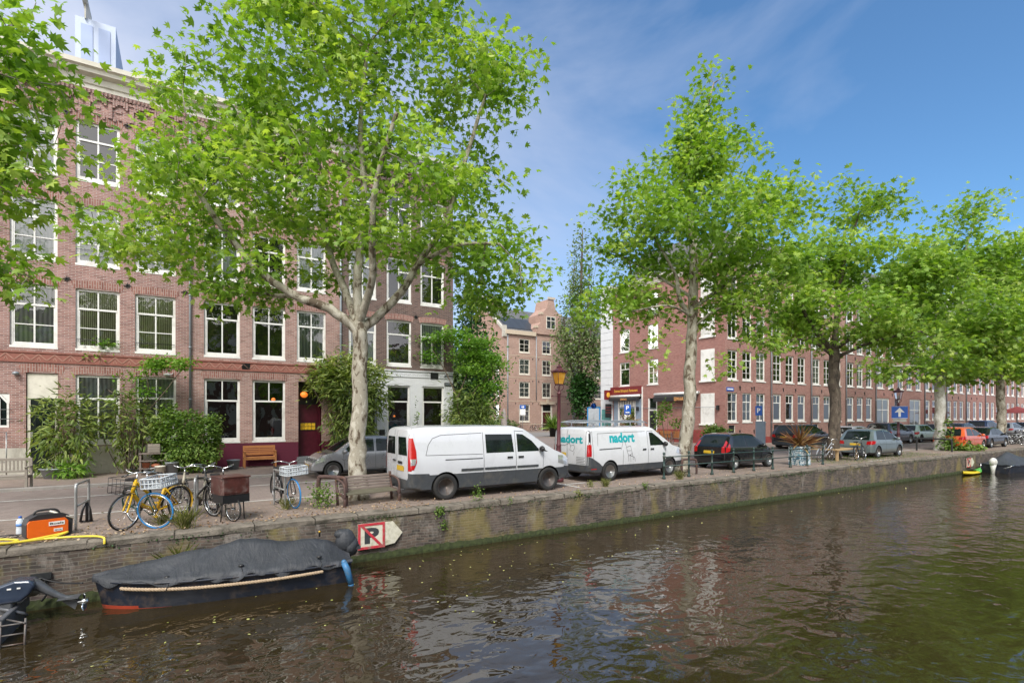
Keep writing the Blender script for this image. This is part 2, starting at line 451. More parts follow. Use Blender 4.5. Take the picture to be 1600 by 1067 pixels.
def sample_blobs(blobs, n, rng, hollow=.35, gap=0):
    vol = np.array([b[3]*b[4]*b[5] for b in blobs], float)**.85
    w = vol*np.array([b[6] if len(b) > 6 else 1. for b in blobs]); w /= w.sum()
    out = []
    idx = rng.choice(len(blobs), n, p=w)
    for i in idx:
        b = blobs[i]; v = rng.normal(size=3); v /= np.linalg.norm(v)
        r = (hollow + (1-hollow)*rng.random())**(.6); v *= r
        p = CR*(b[0]+v[0]*b[3]) + CD*(b[1]+v[1]*b[4]); p[2] = b[2]+v[2]*b[5]
        if gap:   # leave open pockets between the sprays
            q = p/gap; g = math.sin(q[0]*2.1+1.3*math.sin(q[2]*1.3))+math.sin(q[1]*1.9+q[2]*.8)+1.25*math.sin(q[2]*2.6+q[0]*.9)
            if g < -.15 and rng.random() < .82: continue
        out.append(p)
    return np.array(out)

def grow(name, loc, label, cat, group, trunk, limbs, blobs, ncl, nleaf, lsize, leaf, bark, seed,
         shape=LEAF_MAPLE, cr=.36, tip=.008, sides=7, droop=.35, trunk_name='trunk', twig_r=1.0, flat=.6, gnarl=.12, gap=0):
    """tapered trunk and limbs, twigs grown out to every leaf cluster, leaves as small blades"""
    rng = np.random.default_rng(seed)
    root = empty(name, loc, 0, label, cat, group)
    nodes = []; par = []; rad = []
    def add_path(path, start=-1):
        p = smooth_path([q[:3] for q in path], 5); m = len(p); k = start
        for i, q in enumerate(p):
            if start >= 0 and i == 0: continue
            t = i/(m-1)*(len(path)-1); a = int(min(t, len(path)-2)); ft = t-a
            r = path[a][3]*(1-ft)+path[a+1][3]*ft
            j = np.array(q)+rng.normal(size=3)*r*gnarl
            nodes.append(j); par.append(k); rad.append(r); k = len(nodes)-1
        return k
    add_path(trunk)
    for l in limbs:
        st = np.array(l[0][:3]); A = np.array(nodes)
        k = int(np.argmin(((A-st)**2).sum(1)))
        l = [tuple(nodes[k])+(l[0][3],)]+list(l[1:])
        add_path(l, k)
    n0 = len(nodes)
    pts = sample_blobs(blobs, int(ncl*1.45) if gap else ncl, rng, gap=gap)[:ncl]; ncl = len(pts)
    A = np.array(nodes)
    usable0 = np.array([z[2] for z in nodes]) > trunk[-1][2]*.55
    dist = np.array([np.sqrt(((A[usable0]-p)**2).sum(1)).min() for p in pts])
    pts = pts[np.argsort(dist)]
    plen = [0.]*n0
    arr = np.zeros((n0+ncl*14, 3)); arr[:n0] = A; cnt = n0
    ok = np.zeros(len(arr), bool); ok[:n0] = usable0
    pl = np.zeros(len(arr))
    ctr = np.array([0, 0, trunk[-1][2]])
    tips = []
    for p in pts:
        d = arr[:cnt]-p; D = np.sqrt((d**2).sum(1))
        cost = D + .22*pl[:cnt] + np.where(d[:, 2] > .3, (d[:, 2]-.3)*.35, 0)
        cost[~ok[:cnt]] = 1e9
        k = int(np.argmin(cost)); a = arr[k].copy(); L = D[k]
        m = max(1, min(12, int(L/.4)))
        side = rng.normal(size=3)*L*.10; side[2] = abs(side[2])*.8
        prev = k
        for i in range(1, m+1):
            t = i/m; q = a*(1-t)+p*t + side*math.sin(PI*t)
            if i < m: q = q + rng.normal(size=3)*.03
            arr[cnt] = q; nodes.append(q); par.append(prev); rad.append(0.); pl[cnt] = pl[prev]+L/m; ok[cnt] = True
            prev = cnt; cnt += 1
        tips.append(prev)
    n = len(nodes); acc = np.zeros(n); 
    isleafnode = np.ones(n, bool)
    for i in range(n):
        if par[i] >= 0: isleafnode[par[i]] = False
    e = 2.3
    for i in range(n-1, -1, -1):
        if isleafnode[i] and i >= n0: acc[i] = tip**e
        if par[i] >= 0: acc[par[i]] += acc[i]
    r = np.maximum(acc**(1/e)*twig_r, np.array(rad))
    for i in range(n0, n): r[i] = max(r[i], tip*.8)
    # chains
    ch = [[] for _ in range(n)]
    for i in range(n):
        if par[i] >= 0: ch[par[i]].append(i)
    mb = MB(); stack = [(0, None)]; started = [0]
    todo = [(-1, 0)]
    while todo:
        pre, s0 = todo.pop(); chain = [s0] if pre < 0 else [pre, s0]; k = s0
        while ch[k]:
            c = sorted(ch[k], key=lambda q: -(r[q]+(1 if (q < n0 and q == k+1) else 0)))
            for o in c[1:]: todo.append((k, o))
            k = c[0]; chain.append(k)
        rr = [r[q] for q in chain]
        if pre >= 0: rr[0] = min(rr[0], rr[1]*1.25)
        rm = rr[0]
        ns = 14 if rm > .12 else sides if rm > .05 else 5 if rm > .02 else 3
        mb.tube([nodes[q] for q in chain], rr, ns, 0, caps=False)
    mb.build(trunk_name, bark, root, fix=False)
    # leaves
    c = np.array([nodes[t] for t in tips]); pc = np.array([nodes[par[t]] for t in tips])
    N = ncl*nleaf
    ci = np.repeat(np.arange(len(tips)), nleaf)
    off = rng.normal(size=(N, 3))*cr; off[:, 2] *= flat
    back = rng.random(N)[:, None]*(rng.random(N)[:, None] < .5)
    pos = c[ci] + off + (pc[ci]-c[ci])*back*1.3
    nrm = np.linalg.norm(off, axis=1, keepdims=True)
    out = off/np.maximum(nrm, 1e-6)
    tint = np.clip(rng.random(len(tips))[ci]*.45 + rng.random(N)*.55, 0, 1)
    leaf_mesh('crown', shape, pos, lsize, leaf, rng, root, droop=droop, outdir=out, tint=tint)
    return root

LF_MAIN = leafmat('plane_leaf', (.065,.145,.028), (.235,.395,.06), (.52,.62,.18), .44)
LF_FAR = leafmat('plane_leaf_b', (.07,.15,.03), (.235,.39,.065), (.50,.60,.18), .44)
LF_POP = leafmat('poplar_leaf', (.05,.10,.03), (.13,.20,.07), (.28,.34,.16), .35)
LF_IVY = leafmat('ivy_leaf', (.01,.04,.008), (.025,.08,.015), (.05,.13,.03), .2)
LF_BAM = leafmat('bamboo_leaf', (.05,.085,.02), (.17,.25,.06), (.46,.52,.17), .35)
LF_BUSH = leafmat('bush_leaf', (.04,.09,.015), (.11,.20,.03), (.27,.38,.09), .3)
LF_SUM = leafmat('sumac_leaf', (.05,.13,.015), (.14,.29,.03), (.30,.46,.09), .4)
LF_GRASS = leafmat('grass_blade', (.10,.13,.03), (.22,.24,.07), (.45,.42,.20), .3)
LF_RED = leafmat('cordyline_leaf', (.06,.02,.015), (.20,.09,.04), (.42,.30,.13), .2)
LF_FALL = leafmat('fallen_leaf', (.16,.09,.05), (.33,.22,.13), (.55,.44,.30), .1)
LF_FLOAT = leafmat('floating_leaf', (.20,.22,.05), (.42,.42,.14), (.62,.60,.28), .1)

def bush(name, loc, label, cat, group, blobs, n, size, mat, seed, shape=LEAF_OVAL, stems=8, droop=.2, leafname='foliage', stem_mat=None, hollow=.6, upw=.9):
    rng = np.random.default_rng(seed)
    root = empty(name, loc, 0, label, cat, group)
    pts = sample_blobs(blobs, n, rng, hollow)
    ctr = sum(np.array([*(CR*b[0]+CD*b[1])[:2], b[2]]) for b in blobs)/len(blobs)
    k = rng.integers(0, max(2, n//22), n); cl = sample_blobs(blobs, n//22+2, rng, hollow)
    pos = np.where((rng.random(n) < .6)[:, None], cl[k]+rng.normal(size=(n,3))*size*.9, pts)
    pos[:, 2] = np.maximum(pos[:, 2], .02)
    leaf_mesh(leafname, shape, pos, size, mat, rng, root, droop=droop, outdir=unit(pos-ctr)*.7, upw=upw)
    mb = MB()
    for i in range(stems):
        q = cl[rng.integers(0, len(cl))]
        b = np.array([q[0]*.25, q[1]*.25, 0]); m = (b+q)/2+rng.normal(size=3)*.08
        mb.tube(smooth_path([b, m, q], 4), [.012+.008*(1-j/8) for j in range(9)], 5, caps=False)
    mb.build('stem', stem_mat or TWIG, root, fix=False)
    return root

def grass_tuft(name, loc, label, h, n, seed, mat=None, group=None, cat='grass tuft'):
    rng = np.random.default_rng(seed)
    pos = rng.normal(size=(n, 3))*h*.13; pos[:, 2] = 0
    out = unit(np.c_[pos[:, :2], np.full(n, h*.45)])*2
    o = leaf_mesh(name, LEAF_BLADE, pos, h, mat or LF_GRASS, rng, None, droop=-1.4, outdir=out)
    o.location = loc
    return tag(o, label, cat, group)
# ------------------------------------------------------------------ the setting
WZ = -1.04
def sheet(name, x0, x1, y0, y1, z, mat, nx=1, ny=1, jit=0):
    mb = MB(); vs = []; fs = []
    for j in range(ny+1):
        for i in range(nx+1):
            vs.append((x0+(x1-x0)*i/nx, y0+(y1-y0)*j/ny, z+(rnd.random()*jit if jit else 0)))
    for j in range(ny):
        for i in range(nx):
            a = j*(nx+1)+i; fs.append((a, a+1, a+nx+2, a+nx+1))
    mb.add(vs, fs)
    return tag(mb.build(name, mat, fix=False), kind='structure')

GROUND = plain('far_ground', (.13,.12,.10), .9, var=.25, scale=.2)
sheet('ground', -600, 900, .3, 1400, -.02, GROUND)
sheet('sidewalk', -60, 34.2, 8.75, 30, 0, WALK)
sheet('quay_pavement', -60, 320, .42, 3.2, 0, WALK)
sheet('street', -60, 320, 3.2, 8.75, 0.0, PAVE)
sheet('pavement_square', 12.2, 120, 30, 52, 0.0, WALK)
sheet('sidewalk_east', 34.2, 320, 8.75, 30, 0, WALK)
# cross street and its asphalt
ASPH = plain('pale_asphalt', (.23,.215,.20), .85, var=.12, scale=3, bump=.3, dirt=(.17,.15,.14))
sheet('cross_street', 14.5, 30.5, 9.2, 46, .008, PAVE)
sheet('road', -40, 140, 33.5, 46, .012, ASPH)
mb = MB()
for (a, b) in ((-60, 14.4), (30.6, 34.0)): mb.box(a, b, 8.66, 8.80, -.05, .10, b=.015)
mb.box(34.0, 320, 8.66, 8.80, -.05, .10, b=.015)
tag(mb.build('kerb', plain('kerb_stone', (.30,.28,.26), .85, var=.15, scale=5, bump=.3)), kind='structure')
# white lines
LINE = plain('road_line_white', (.62,.61,.57), .8, var=.12, scale=9, dirt=(.30,.26,.22), dscale=5)
mb = MB()
def strip(x0, x1, y0, y1, z=.008): mb.add([(x0,y0,z),(x1,y0,z),(x1,y1,z),(x0,y1,z)], [(0,1,2,3)])
strip(-40, 4.2, 3.16, 3.25); strip(-40, 13.4, 6.42, 6.52); strip(31, 140, 6.42, 6.52); strip(4.2, 9.2, 3.2, 3.28)
strip(26, 34, 3.2, 3.3); strip(34.5, 140, 3.2, 3.3)
strip(10.05, 10.15, .8, 3.1); strip(10.15, 11.0, 1.55, 1.65); strip(-6.5, -6.4, 6.6, 8.5)
strip(27.6, 29.8, .62, .72)
tag(mb.build('road_marking', LINE, fix=False), kind='structure')
# water
def water_mat():
    t = NT('canal_water'); o = t.coord()
    m1 = t.mapping(o, (1,1.35,1), (0,0,.45))
    w1 = t.math('MULTIPLY', t.noise(m1, 1.1, 2, .4, .6), t.math('ADD', t.math('MULTIPLY', t.noise(o, .35, 2), 1.6), .2))
    w2 = t.noise(t.mapping(o, (1,1.25,1), (0,0,-.3)), 2.6, 2, .45, .5)
    w3 = t.noise(t.mapping(o, (1.4,1,1), (0,0,.2)), 11, 2, .5)
    px = t.n('ShaderNodeSeparateXYZ'); t.l(o, px.inputs[0])
    far = t.math('MULTIPLY', t.math('MINIMUM', t.math('MAXIMUM', t.math('SUBTRACT', px.outputs[0], 4), 0), 14), .07)
    h = t.math('ADD', t.math('MULTIPLY', w1, 1.0), t.math('MULTIPLY', w2, .62))
    h = t.math('ADD', h, t.math('MULTIPLY', w3, t.math('MULTIPLY', far, .12)))
    nm = t.bump(h, 1.0, .033)
    patch = t.noise(o, .25, 3)
    c = t.ramp(patch, [(.35, (.024,.017,.008)), (.7, (.031,.022,.009))])
    p = t.principled(c, .015, 0, nm, .5); p.inputs['IOR'].default_value = 1.5
    p.inputs['Specular IOR Level'].default_value = .75
    return t.m
sheet('water', -80, 360, -40, .05, WZ, water_mat())
# quay
mb = MB()
vs = []; fs = []; NX = 380
prof = [(.06, -2.2), (.03, WZ-.1), (.02, WZ+.12), (-.005, -.55), (-.006, -.20), (-.004, -.04)]
def qx(i): return -60 + 380*i/NX
rq = random.Random(3)
for i in range(NX+1):
    for (y, z) in prof: vs.append((qx(i), y + rq.uniform(-.012, .012), z))
K = len(prof)
for i in range(NX):
    for k in range(K-1): a = i*K+k; fs.append((a, a+K, a+K+1, a+1))
mb.add(vs, fs, smooth=True)
q = mb.build('quay_wall', QUAY, fix=False)
tag(q, 'long weathered brick quay wall with yellow lichen along the canal', 'quay wall')
mb = MB(); vs = []; fs = []
prof = [(.0, -.115), (-.016, -.11), (-.020, -.02), (-.008, -.002), (.02, .006), (.28, .010), (.42, .004), (.44, -.06)]
K = len(prof)
for i in range(NX*2+1):
    x = -60 + 190*i/NX
    g = -.012 if i % 5 == 0 else 0
    for (y, z) in prof: vs.append((x, y + rq.uniform(-.012, .012), z+rq.uniform(-.006, .006)+g*(z > -.1)))
for i in range(NX*2):
    for k in range(K-1): a = i*K+k; fs.append((a, a+K, a+K+1, a+1))
mb.add(vs, fs, smooth=False)
COPE = plain('coping_concrete', (.19,.165,.135), .92, var=.38, scale=3.5, bump=1.0, bd=.02, dirt=(.055,.05,.035), dscale=2.2)
mb.build('coping', COPE, q, fix=False)
mb = MB(); rj = random.Random(9); x = -12.
while x < 70:
    x += rj.uniform(.8, 1.7); w_ = rj.uniform(.008, .02)
    mb.box(x, x+w_, -.026, .40, -.11, .0125)
mb.build('coping_joint', plain('joint_dark', (.045,.04,.03), .95, var=.4, scale=20), q)
# moss line at the waterline
mb = MB(); vs = []; fs = []
for i in range(1501):
    x = -10+100*i/1500; j = rq.random()
    vs += [(x, -.012-.02*j, WZ-.05), (x, -.008-.03*j, WZ+.03+.07*rq.random()**2), (x, .02, WZ+.14+.04*j)]
for i in range(1500):
    for k in (0, 1): a = i*3+k; fs.append((a, a+3, a+4, a+1))
mb.add(vs, fs)
mb.build('algae_line', plain('algae_green', (.03,.04,.012), .95, var=.5, scale=12, bump=.8), q, fix=False)

# ------------------------------------------------------------------ facades
class Fac:
    def __init__(s, O, u, n):
        s.M = Matrix(((u[0], n[0], 0, O[0]), (u[1], n[1], 0, O[1]), (0, 0, 1, O[2]), (0, 0, 0, 1)))
    def mb(s): return MB(s.M)
def front(y, x=0): return Fac((x, y, 0), (1, 0), (0, -1))

def wall_cells(mb, u0, u1, bands, holes, rev=.16, d=0):
    us = sorted({u0, u1, *[h[0] for h in holes if u0 < h[0] < u1], *[h[1] for h in holes if u0 < h[1] < u1]})
    zs = set()
    for b in bands: zs |= {b[0], b[1]}
    z0, z1 = min(zs), max(zs)
    for h in holes: zs |= {min(max(h[2], z0), z1), min(max(h[3], z0), z1)}
    zs = sorted(zs)
    for a, b in zip(us, us[1:]):
        for c, e in zip(zs, zs[1:]):
            mu, mz = (a+b)/2, (c+e)/2
            if any(h[0] < mu < h[1] and h[2] < mz < h[3] for h in holes): continue
            mi = next((q[2] for q in bands if q[0] < mz < q[1]), 0)
            mb.quad((a, d, c), (b, d, c), (b, d, e), (a, d, e), mi)
    for h in holes:
        a, b, c, e = h[:4]
        def mi(z): return next((q[2] for q in bands if q[0] <= z < q[1]), 0)
        cuts = sorted({c, e, *[q[0] for q in bands if c < q[0] < e]})
        for z0_, z1_ in zip(cuts, cuts[1:]):
            m = mi((z0_+z1_)/2)
            mb.quad((a, d, z0_), (a, d, z1_), (a, d-rev, z1_), (a, d-rev, z0_), m)
            mb.quad((b, d, z0_), (b, d, z1_), (b, d-rev, z1_), (b, d-rev, z0_), m)
        mb.quad((a, d, e), (b, d, e), (b, d-rev, e), (a, d-rev, e), mi(e-.01))
        mb.quad((a, d, c), (b, d, c), (b, d-rev, c), (a, d-rev, c), mi(c))

SILL = .012
def window(parent, F, u0, u1, z0, z1, tf=.3, tc=2, lc=2, lr=2, back=DARKROOM, frame=WHITE, arch=BR_SOL, sill=True,
           fw=.085, glass=GLASS, bars=False, rise=.07, deep=.09, opened=0, archw=.27, simple=False, name='window', blind=0):
    w = F.mb(); D0, D1 = -deep-.05, -deep+.02
    zt = z1
    w.box(u0, u0+fw, D0, D1, z0, zt); w.box(u1-fw, u1, D0, D1, z0, zt)
    w.box(u0+fw, u1-fw, D0, D1, z0, z0+fw*1.15); w.box(u0+fw, u1-fw, D0, D1, zt-fw, zt)
    a, b, c, e = u0+fw, u1-fw, z0+fw*1.15, zt-fw
    th = .042
    if tf > 0:
        zm = e-(e-c)*tf; w.box(a, b, D0+.01, D1+.012, zm-.035, zm+.035)
        for i in range(1, tc): x = a+(b-a)*i/tc; w.box(x-th/2, x+th/2, D0+.014, D1-.004, zm+.035, e)
        lo_t = zm-.035
        sw = .035
        w.box(a, a+sw, D0+.012, D1-.012, c, lo_t); w.box(b-sw, b, D0+.012, D1-.012, c, lo_t)
        w.box(a+sw, b-sw, D0+.012, D1-.012, c, c+sw)
    else: lo_t = e
    for i in range(1, lc): x = a+(b-a)*i/lc; w.box(x-th*.6, x+th*.6, D0+.016, D1-.006, c, lo_t)
    for i in range(1, lr): z = c+(lo_t-c)*i/lr; w.box(a, b, D0+.018, D1-.010, z-th*.4, z+th*.4)
    mats = [frame, IRON]
    if bars:
        for z in bars: w.tube([(u0+.02, D1+.05, z), (u1-.02, D1+.05, z)], .011, 5, 1)
    if sill:
        w.box(u0-SILL, u1+SILL, D0+.02, SILL, z0-.085, z0-.002, b=.005)
    wo = w.build(name, mats, parent)
    p = F.mb(); q = (D0+.03)
    p.quad((a, q, c), (b, q, c), (b, q, e), (a, q, e)); p.build('pane', glass, wo, fix=False)
    k = F.mb(); q = D0-.012
    k.quad((u0, q, z0), (u1, q, z0), (u1, q, zt), (u0, q, zt))
    if blind: k.quad((a, q+.02, e-(e-c)*blind), (b, q+.02, e-(e-c)*blind), (b, q+.02, e), (a, q+.02, e), 1)
    if blind: k.build('curtain_or_dark_room', [back, CURT_T], wo, fix=False)
    else: k.build('curtain_or_dark_room', back, wo, fix=False)  # a dark_interior back paints in the shade of an unlit room
    if arch:
        n = 10; m = F.mb(); vs = []; fs = []
        x0, x1 = u0-.06, u1+.06
        for i in range(n+1):
            t = i/n; x = x0+(x1-x0)*t; y = z1-.015+rise*4*t*(1-t)
            fan = (t-.5)*.16
            vs += [(x, .008, y), (x+fan, .008, y+archw), (x, -.05, y)]
        for i in range(n):
            A = i*3; fs.append((A, A+3, A+4, A+1)); fs.append((A, A+3, A+5, A+2))
        m.add(vs, fs); m.build('brick_arch', arch, wo, fix=False)
    return wo

def star(F, parent, u, z, s=.13):
    m = F.mb()
    for k in range(8):
        a = PI*k/4; r = s if k % 2 == 0 else s*.8
        m.prism([(u-math.sin(a)*.022, z+math.cos(a)*.022), (u+math.cos(a)*r, z+math.sin(a)*r), (u+math.sin(a)*.022, z-math.cos(a)*.022)], .002, .035)
    m.build('wall_anchor', IRON, parent)

def anchor(F, parent, u, z):
    m = F.mb(); m.box(u-.03, u+.03, .002, .05, z-.16, z+.12); m.box(u-.07, u+.07, .002, .04, z+.02, z+.12)
    m.build('wall_anchor', IRON, parent)

def cornice(F, parent, u0, u1, z0, mat, h=.8, out=.5, name='cornice'):
    m = F.mb()
    pr = [(0, 0), (.06, 0), (.06, h*.18), (.12, h*.22), (.14, h*.5), (out*.7, h*.58), (out*.74, h*.74), (out*.95, h*.8), (out, h), (-.05, h)]
    vs = []; fs = []; n = len(pr)
    for u in (u0, u1):
        for d, z in pr: vs.append((u, d+.005, z0+z))
    for i in range(n): fs.append((i, (i+1) % n, n+(i+1) % n, n+i))
    fs += [tuple(range(n)), tuple(range(n, 2*n))]
    m.add(vs, fs); return m.build(name, mat, parent)

def shell(parent, x0, x1, y0, y1, z1, mat, roof=True, front_open=True):
    m = MB()
    m.quad((x0, y0, 0), (x0, y1, 0), (x0, y1, z1), (x0, y0, z1))
    m.quad((x1, y0, 0), (x1, y1, 0), (x1, y1, z1), (x1, y0, z1))
    m.quad((x0, y1, 0), (x1, y1, 0), (x1, y1, z1), (x0, y1, z1))
    m.build('wall', mat, parent, fix=False)
    if roof:
        r = MB(); r.box(x0, x1, y0+.02, y1, z1-.05, z1); r.build('roof', ROOF, parent)

def pipe(parent, F, u, z0, z1, r=.045, mat=ZINC, name='downpipe'):
    m = F.mb(); m.tube([(u, .09, z0), (u, .09, z1)], r, 8)
    z = z0+1.2
    while z < z1: m.tube([(u, .09, z), (u, .09, z+.06)], r*1.3, 8); m.box(u-.01, u+.01, 0, .09, z, z+.03); z += 2.1
    m.build(name, mat, parent)

YF = 13.5; FF = front(YF)
ZS = {1: (4.66, 6.88), 2: (7.82, 9.97), 3: (10.95, 13.12)}
ZC = 14.35
def frieze(parent, u0, u1, mats, z0=4.12, z1=4.40):
    m = FF.mb(); m.box(u0, u1, .001, .02, z0, z1, 0); m.box(u0, u1, .001, .05, z1, z1+.05, 0); m.box(u0, u1, .001, .04, z0-.05, z0, 0)
    p = .42; n = int((u1-u0)/p); p = (u1-u0)/n
    for i in range(n):
        a = u0+i*p; h = z1-z0
        for (s, e) in (((a, z0+.03), (a+p/2, z1-.03)), ((a+p/2, z1-.03), (a+p, z0+.03))):
            dx, dz = e[0]-s[0], e[1]-s[1]; L = math.hypot(dx, dz); nx, nz = -dz/L*.014, dx/L*.014
            m.prism([(s[0]+nx, s[1]+nz), (e[0]+nx, e[1]+nz), (e[0]-nx, e[1]-nz), (s[0]-nx, s[1]-nz)], .02, .034, mi=1)
        for q in (-.05, .05): m.prism([(a+p/2+q-.01, z0+.02), (a+p/2+q+.01, z0+.02), (a+p/2+.01, z0+.15), (a+p/2-.01, z0+.15)], .02, .03, mi=1)
    m.build('frieze', mats, parent)
def corbels(parent, u0, u1, mat, dark):
    m = FF.mb(); n = int((u1-u0)/.62); p = (u1-u0)/n
    for i in range(n):
        a = u0+i*p
        m.box(a+.02, a+.14, .001, .07, 13.42, 13.95)
        for k, (o, z) in enumerate(((.14, 13.86), (.20, 13.93), (.27, 14.0), (.36, 14.0), (.45, 13.93), (.51, 13.86))):
            m.box(a+o*p/.62, a+(o+.075)*p/.62, .001, .072, z, 14.18, 0)
        m.box(a+.23, a+.43, .001, .04, 13.70, 13.80, 0)
        m.box(a, a+p, .0015, .05, 14.06, 14.15, 0)
        for k in range(4):
            b = a+k*p/4; m.box(b, b+p/8, .001, .06, 13.42-.07*(k % 2), 13.48)
    k = u0
    while k < u1-.06: m.box(k, k+.06, .001, .11, 14.19, 14.33, 0); k += .125
    m.box(u0, u1, .001, .045, 14.19, 14.34, 0)
    m.build('corbel_course', mat, parent)

# --- house A
hA = empty('brick_house', (0,0,0), 0, 'brown brick house at the left edge with ribbed curtains and a dark green door', 'house', 'canal houses on the left')
colsA = [(-7.0,-5.7), (-5.18,-3.89), (-3.38,-2.07), (-1.59,-.27)]
doorA = (-4.75, -3.87, 0, 3.70)
hole = [(a, b, ZS[k][0], ZS[k][1]) for a, b in colsA for k in (1,2,3)]
hole += [(-3.38,-2.07,1.15,3.68), (-1.57,-.25,1.25,3.70), doorA, (-5.72,-5.18,1.75,2.95)]
w = FF.mb(); wall_cells(w, -9, .23, [(0,1.02,1),(1.02,15,0)], hole); w.build('wall', [BR_A, STONE], hA, fix=False)
shell(hA, -9, .23, YF, 24, 15, BR_A)
for i, (a, b) in enumerate(colsA):
    window(hA, FF, a, b, *ZS[1], tf=.32, tc=2, lc=2, lr=2, back=CURT_S if i > 1 else CURT_G, bars=[5.0] if i > 1 else False)
    window(hA, FF, a, b, *ZS[2], tf=.30, tc=2, lc=2, lr=2, back=CURT_W, bars=[8.15,8.35] if i > 1 else False)
    window(hA, FF, a, b, *ZS[3], tf=.30, tc=2, lc=2, lr=2, back=DARKROOM if i == 2 else CURT_W)
window(hA, FF, -3.38,-2.07,1.15,3.68, tf=.34, back=CURT_G, lr=1)
window(hA, FF, -1.57,-.25,1.25,3.70, tf=.34, back=CURT_G, lr=2)
w = FF.mb()   # little pointed window
w.box(-5.70,-5.64,-.1,-.03,1.75,2.75); w.box(-5.26,-5.20,-.1,-.03,1.75,2.75); w.box(-5.64,-5.26,-.1,-.03,1.75,1.83); w.box(-5.47,-5.43,-.1,-.04,1.83,2.75)
w.prism([(-5.72,2.6),(-5.45,2.96),(-5.18,2.6),(-5.18,2.96),(-5.72,2.96)][0:3]+[(-5.26,2.6),(-5.45,2.86),(-5.64,2.6)], -.1, -.025)
w.prism([(-5.72,2.62),(-5.72,2.96),(-5.46,2.96)], -.1, -.028); w.prism([(-5.18,2.62),(-5.18,2.96),(-5.44,2.96)], -.1, -.028)
o = w.build('window', WHITE, hA); m = FF.mb(); m.quad((-5.7,-.09,1.8),(-5.2,-.09,1.8),(-5.2,-.09,2.9),(-5.7,-.09,2.9)); m.build('pane', CARGLASS, o, fix=False)
m = FF.mb(); 
for z in (2.05, 2.38): m.tube([(-6.2,.07,z),(-5.1,.07,z)], .013, 5)
m.tube([(-5.95,.3,.1),(-5.95,.3,1.6),(-5.2,.3,1.6),(-5.2,.3,.1)], .02, 6); m.tube([(-5.95,.3,.55),(-5.2,.3,.55)], .014, 6)
m.build('window_rail', GALV, hA)
d = FF.mb(); d.box(-4.73,-4.64,-.16,-.06,0,3.68,1); d.box(-3.97,-3.89,-.16,-.06,0,3.68,1); d.box(-4.64,-3.97,-.14,-.06,2.78,3.68,1)
d.box(-4.64,-3.97,-.15,-.10,.1,2.78,0); d.box(-4.5,-4.1,-.10,-.085,1.2,2.5,2); d.box(-4.5,-4.1,-.10,-.085,.3,.95,0); d.box(-4.7,-3.9,-.16,.35,0,.1,1)
dd = d.build('door', [DOORDK, CREAM, CARGLASS], hA); m = FF.mb(); m.box(-4.62,-4.57,-.1,-.02,1.35,1.6); m.build('handle', GALV, dd)
m = FF.mb(); n = 10; vs = []; fs = []
for i in range(n+1):
    t = i/n; x = -4.86+1.1*t; y = 3.66+.1*4*t*(1-t); vs += [(x, .008, y), (x+(t-.5)*.2, .008, y+.3)]
for i in range(n): fs.append((i*2, i*2+2, i*2+3, i*2+1))
m.add(vs, fs); m.build('brick_arch', BR_SOL, hA, fix=False)
frieze(hA, -9, .2, [TERRA, TERRA_L])
for u, z in ((-3.63,7.18),(-1.83,7.17),(.05,7.15),(-3.65,13.3),(-1.83,13.3),(-3.63,10.4)): star(FF, hA, u, z)
corbels(hA, -9, .2, BR_A, BLACK)
cornice(FF, hA, -9, 6.2, ZC, CREAM, .78, .55)
pipe(hA, FF, .23, 1.6, 14.3)
m = FF.mb(); m.ell((-.55,.16,3.78),(.13,.15,.07)); m.tube([(-.45,.12,3.8),(-.35,0,3.85)], .02, 6); m.build('wall_lamp', WHITE, hA)
m = FF.mb(); m.ell((-5.0,.1,3.66),(.1,.1,.07)); m.build('wall_lamp', ZINC, hA)
# dormer and hoist beam on the roof
m = MB(); m.box(-3.6,-2.32,15,18,14.9,17.85,0)
DORM = plain('dormer_white', (.50,.57,.72), .6, var=.03, scale=1)
dm = m.build('dormer', DORM, hA)
PALEBLUE = plain('dormer_pane', (.36,.44,.64), .3, var=.05, scale=1)
m = MB(); m.box(-3.42,-3.05,14.97,14.995,15.7,17.6); m.box(-2.87,-2.5,14.97,14.995,15.7,17.6); m.build('dormer_window', PALEBLUE, dm)
m = MB(); m.box(-3.35,-3.2,13.4,16,18.36,18.55); m.box(-3.3,-3.25,14.9,15.0,17.8,18.4); m.tube([(-3.27,13.5,18.4),(-3.27,13.5,18.0)], .03, 6); m.box(-3.7,-2.9,13.6,13.65,18.40,18.44); m.build('hoist_beam', STONE, dm)

# --- house B
hB = empty('brick_house', (0,0,0), 0, 'brown brick house with a maroon painted base and maroon door beside the tall bamboo', 'house', 'canal houses on the left')
colsB = [(.72,2.03), (2.51,3.82), (4.3,5.55)]
hole = [(a, b, ZS[k][0], ZS[k][1]) for a, b in colsB for k in (1,2,3)]
hole += [(.72,2.03,1.10,3.70), (2.51,3.82,1.10,3.70), (4.36,5.35,0,3.70)]
w = FF.mb(); wall_cells(w, .23, 6.2, [(0,1.0,1),(1.0,15,0)], hole); w.build('wall', [BR_B, BR_M], hB, fix=False)
shell(hB, .23, 6.2, YF, 24, 15, BR_B)
for i, (a, b) in enumerate(colsB):
    window(hB, FF, a, b, *ZS[1], tf=.30, tc=2, lc=2, lr=1, back=DARKROOM if i < 2 else CURT_G)
    window(hB, FF, a, b, *ZS[2], tf=.30, tc=2, lc=2, lr=1, back=CURT_W if i != 1 else DARKROOM)
    window(hB, FF, a, b, *ZS[3], tf=.30, tc=2, lc=2, lr=1, back=CURT_W if i else CURT_G)
window(hB, FF, .72,2.03,1.10,3.70, tf=.34, lc=1, lr=1, glass=GLASS_D)
window(hB, FF, 2.51,3.82,1.10,3.70, tf=.34, lc=1, lr=1, glass=GLASS_D)
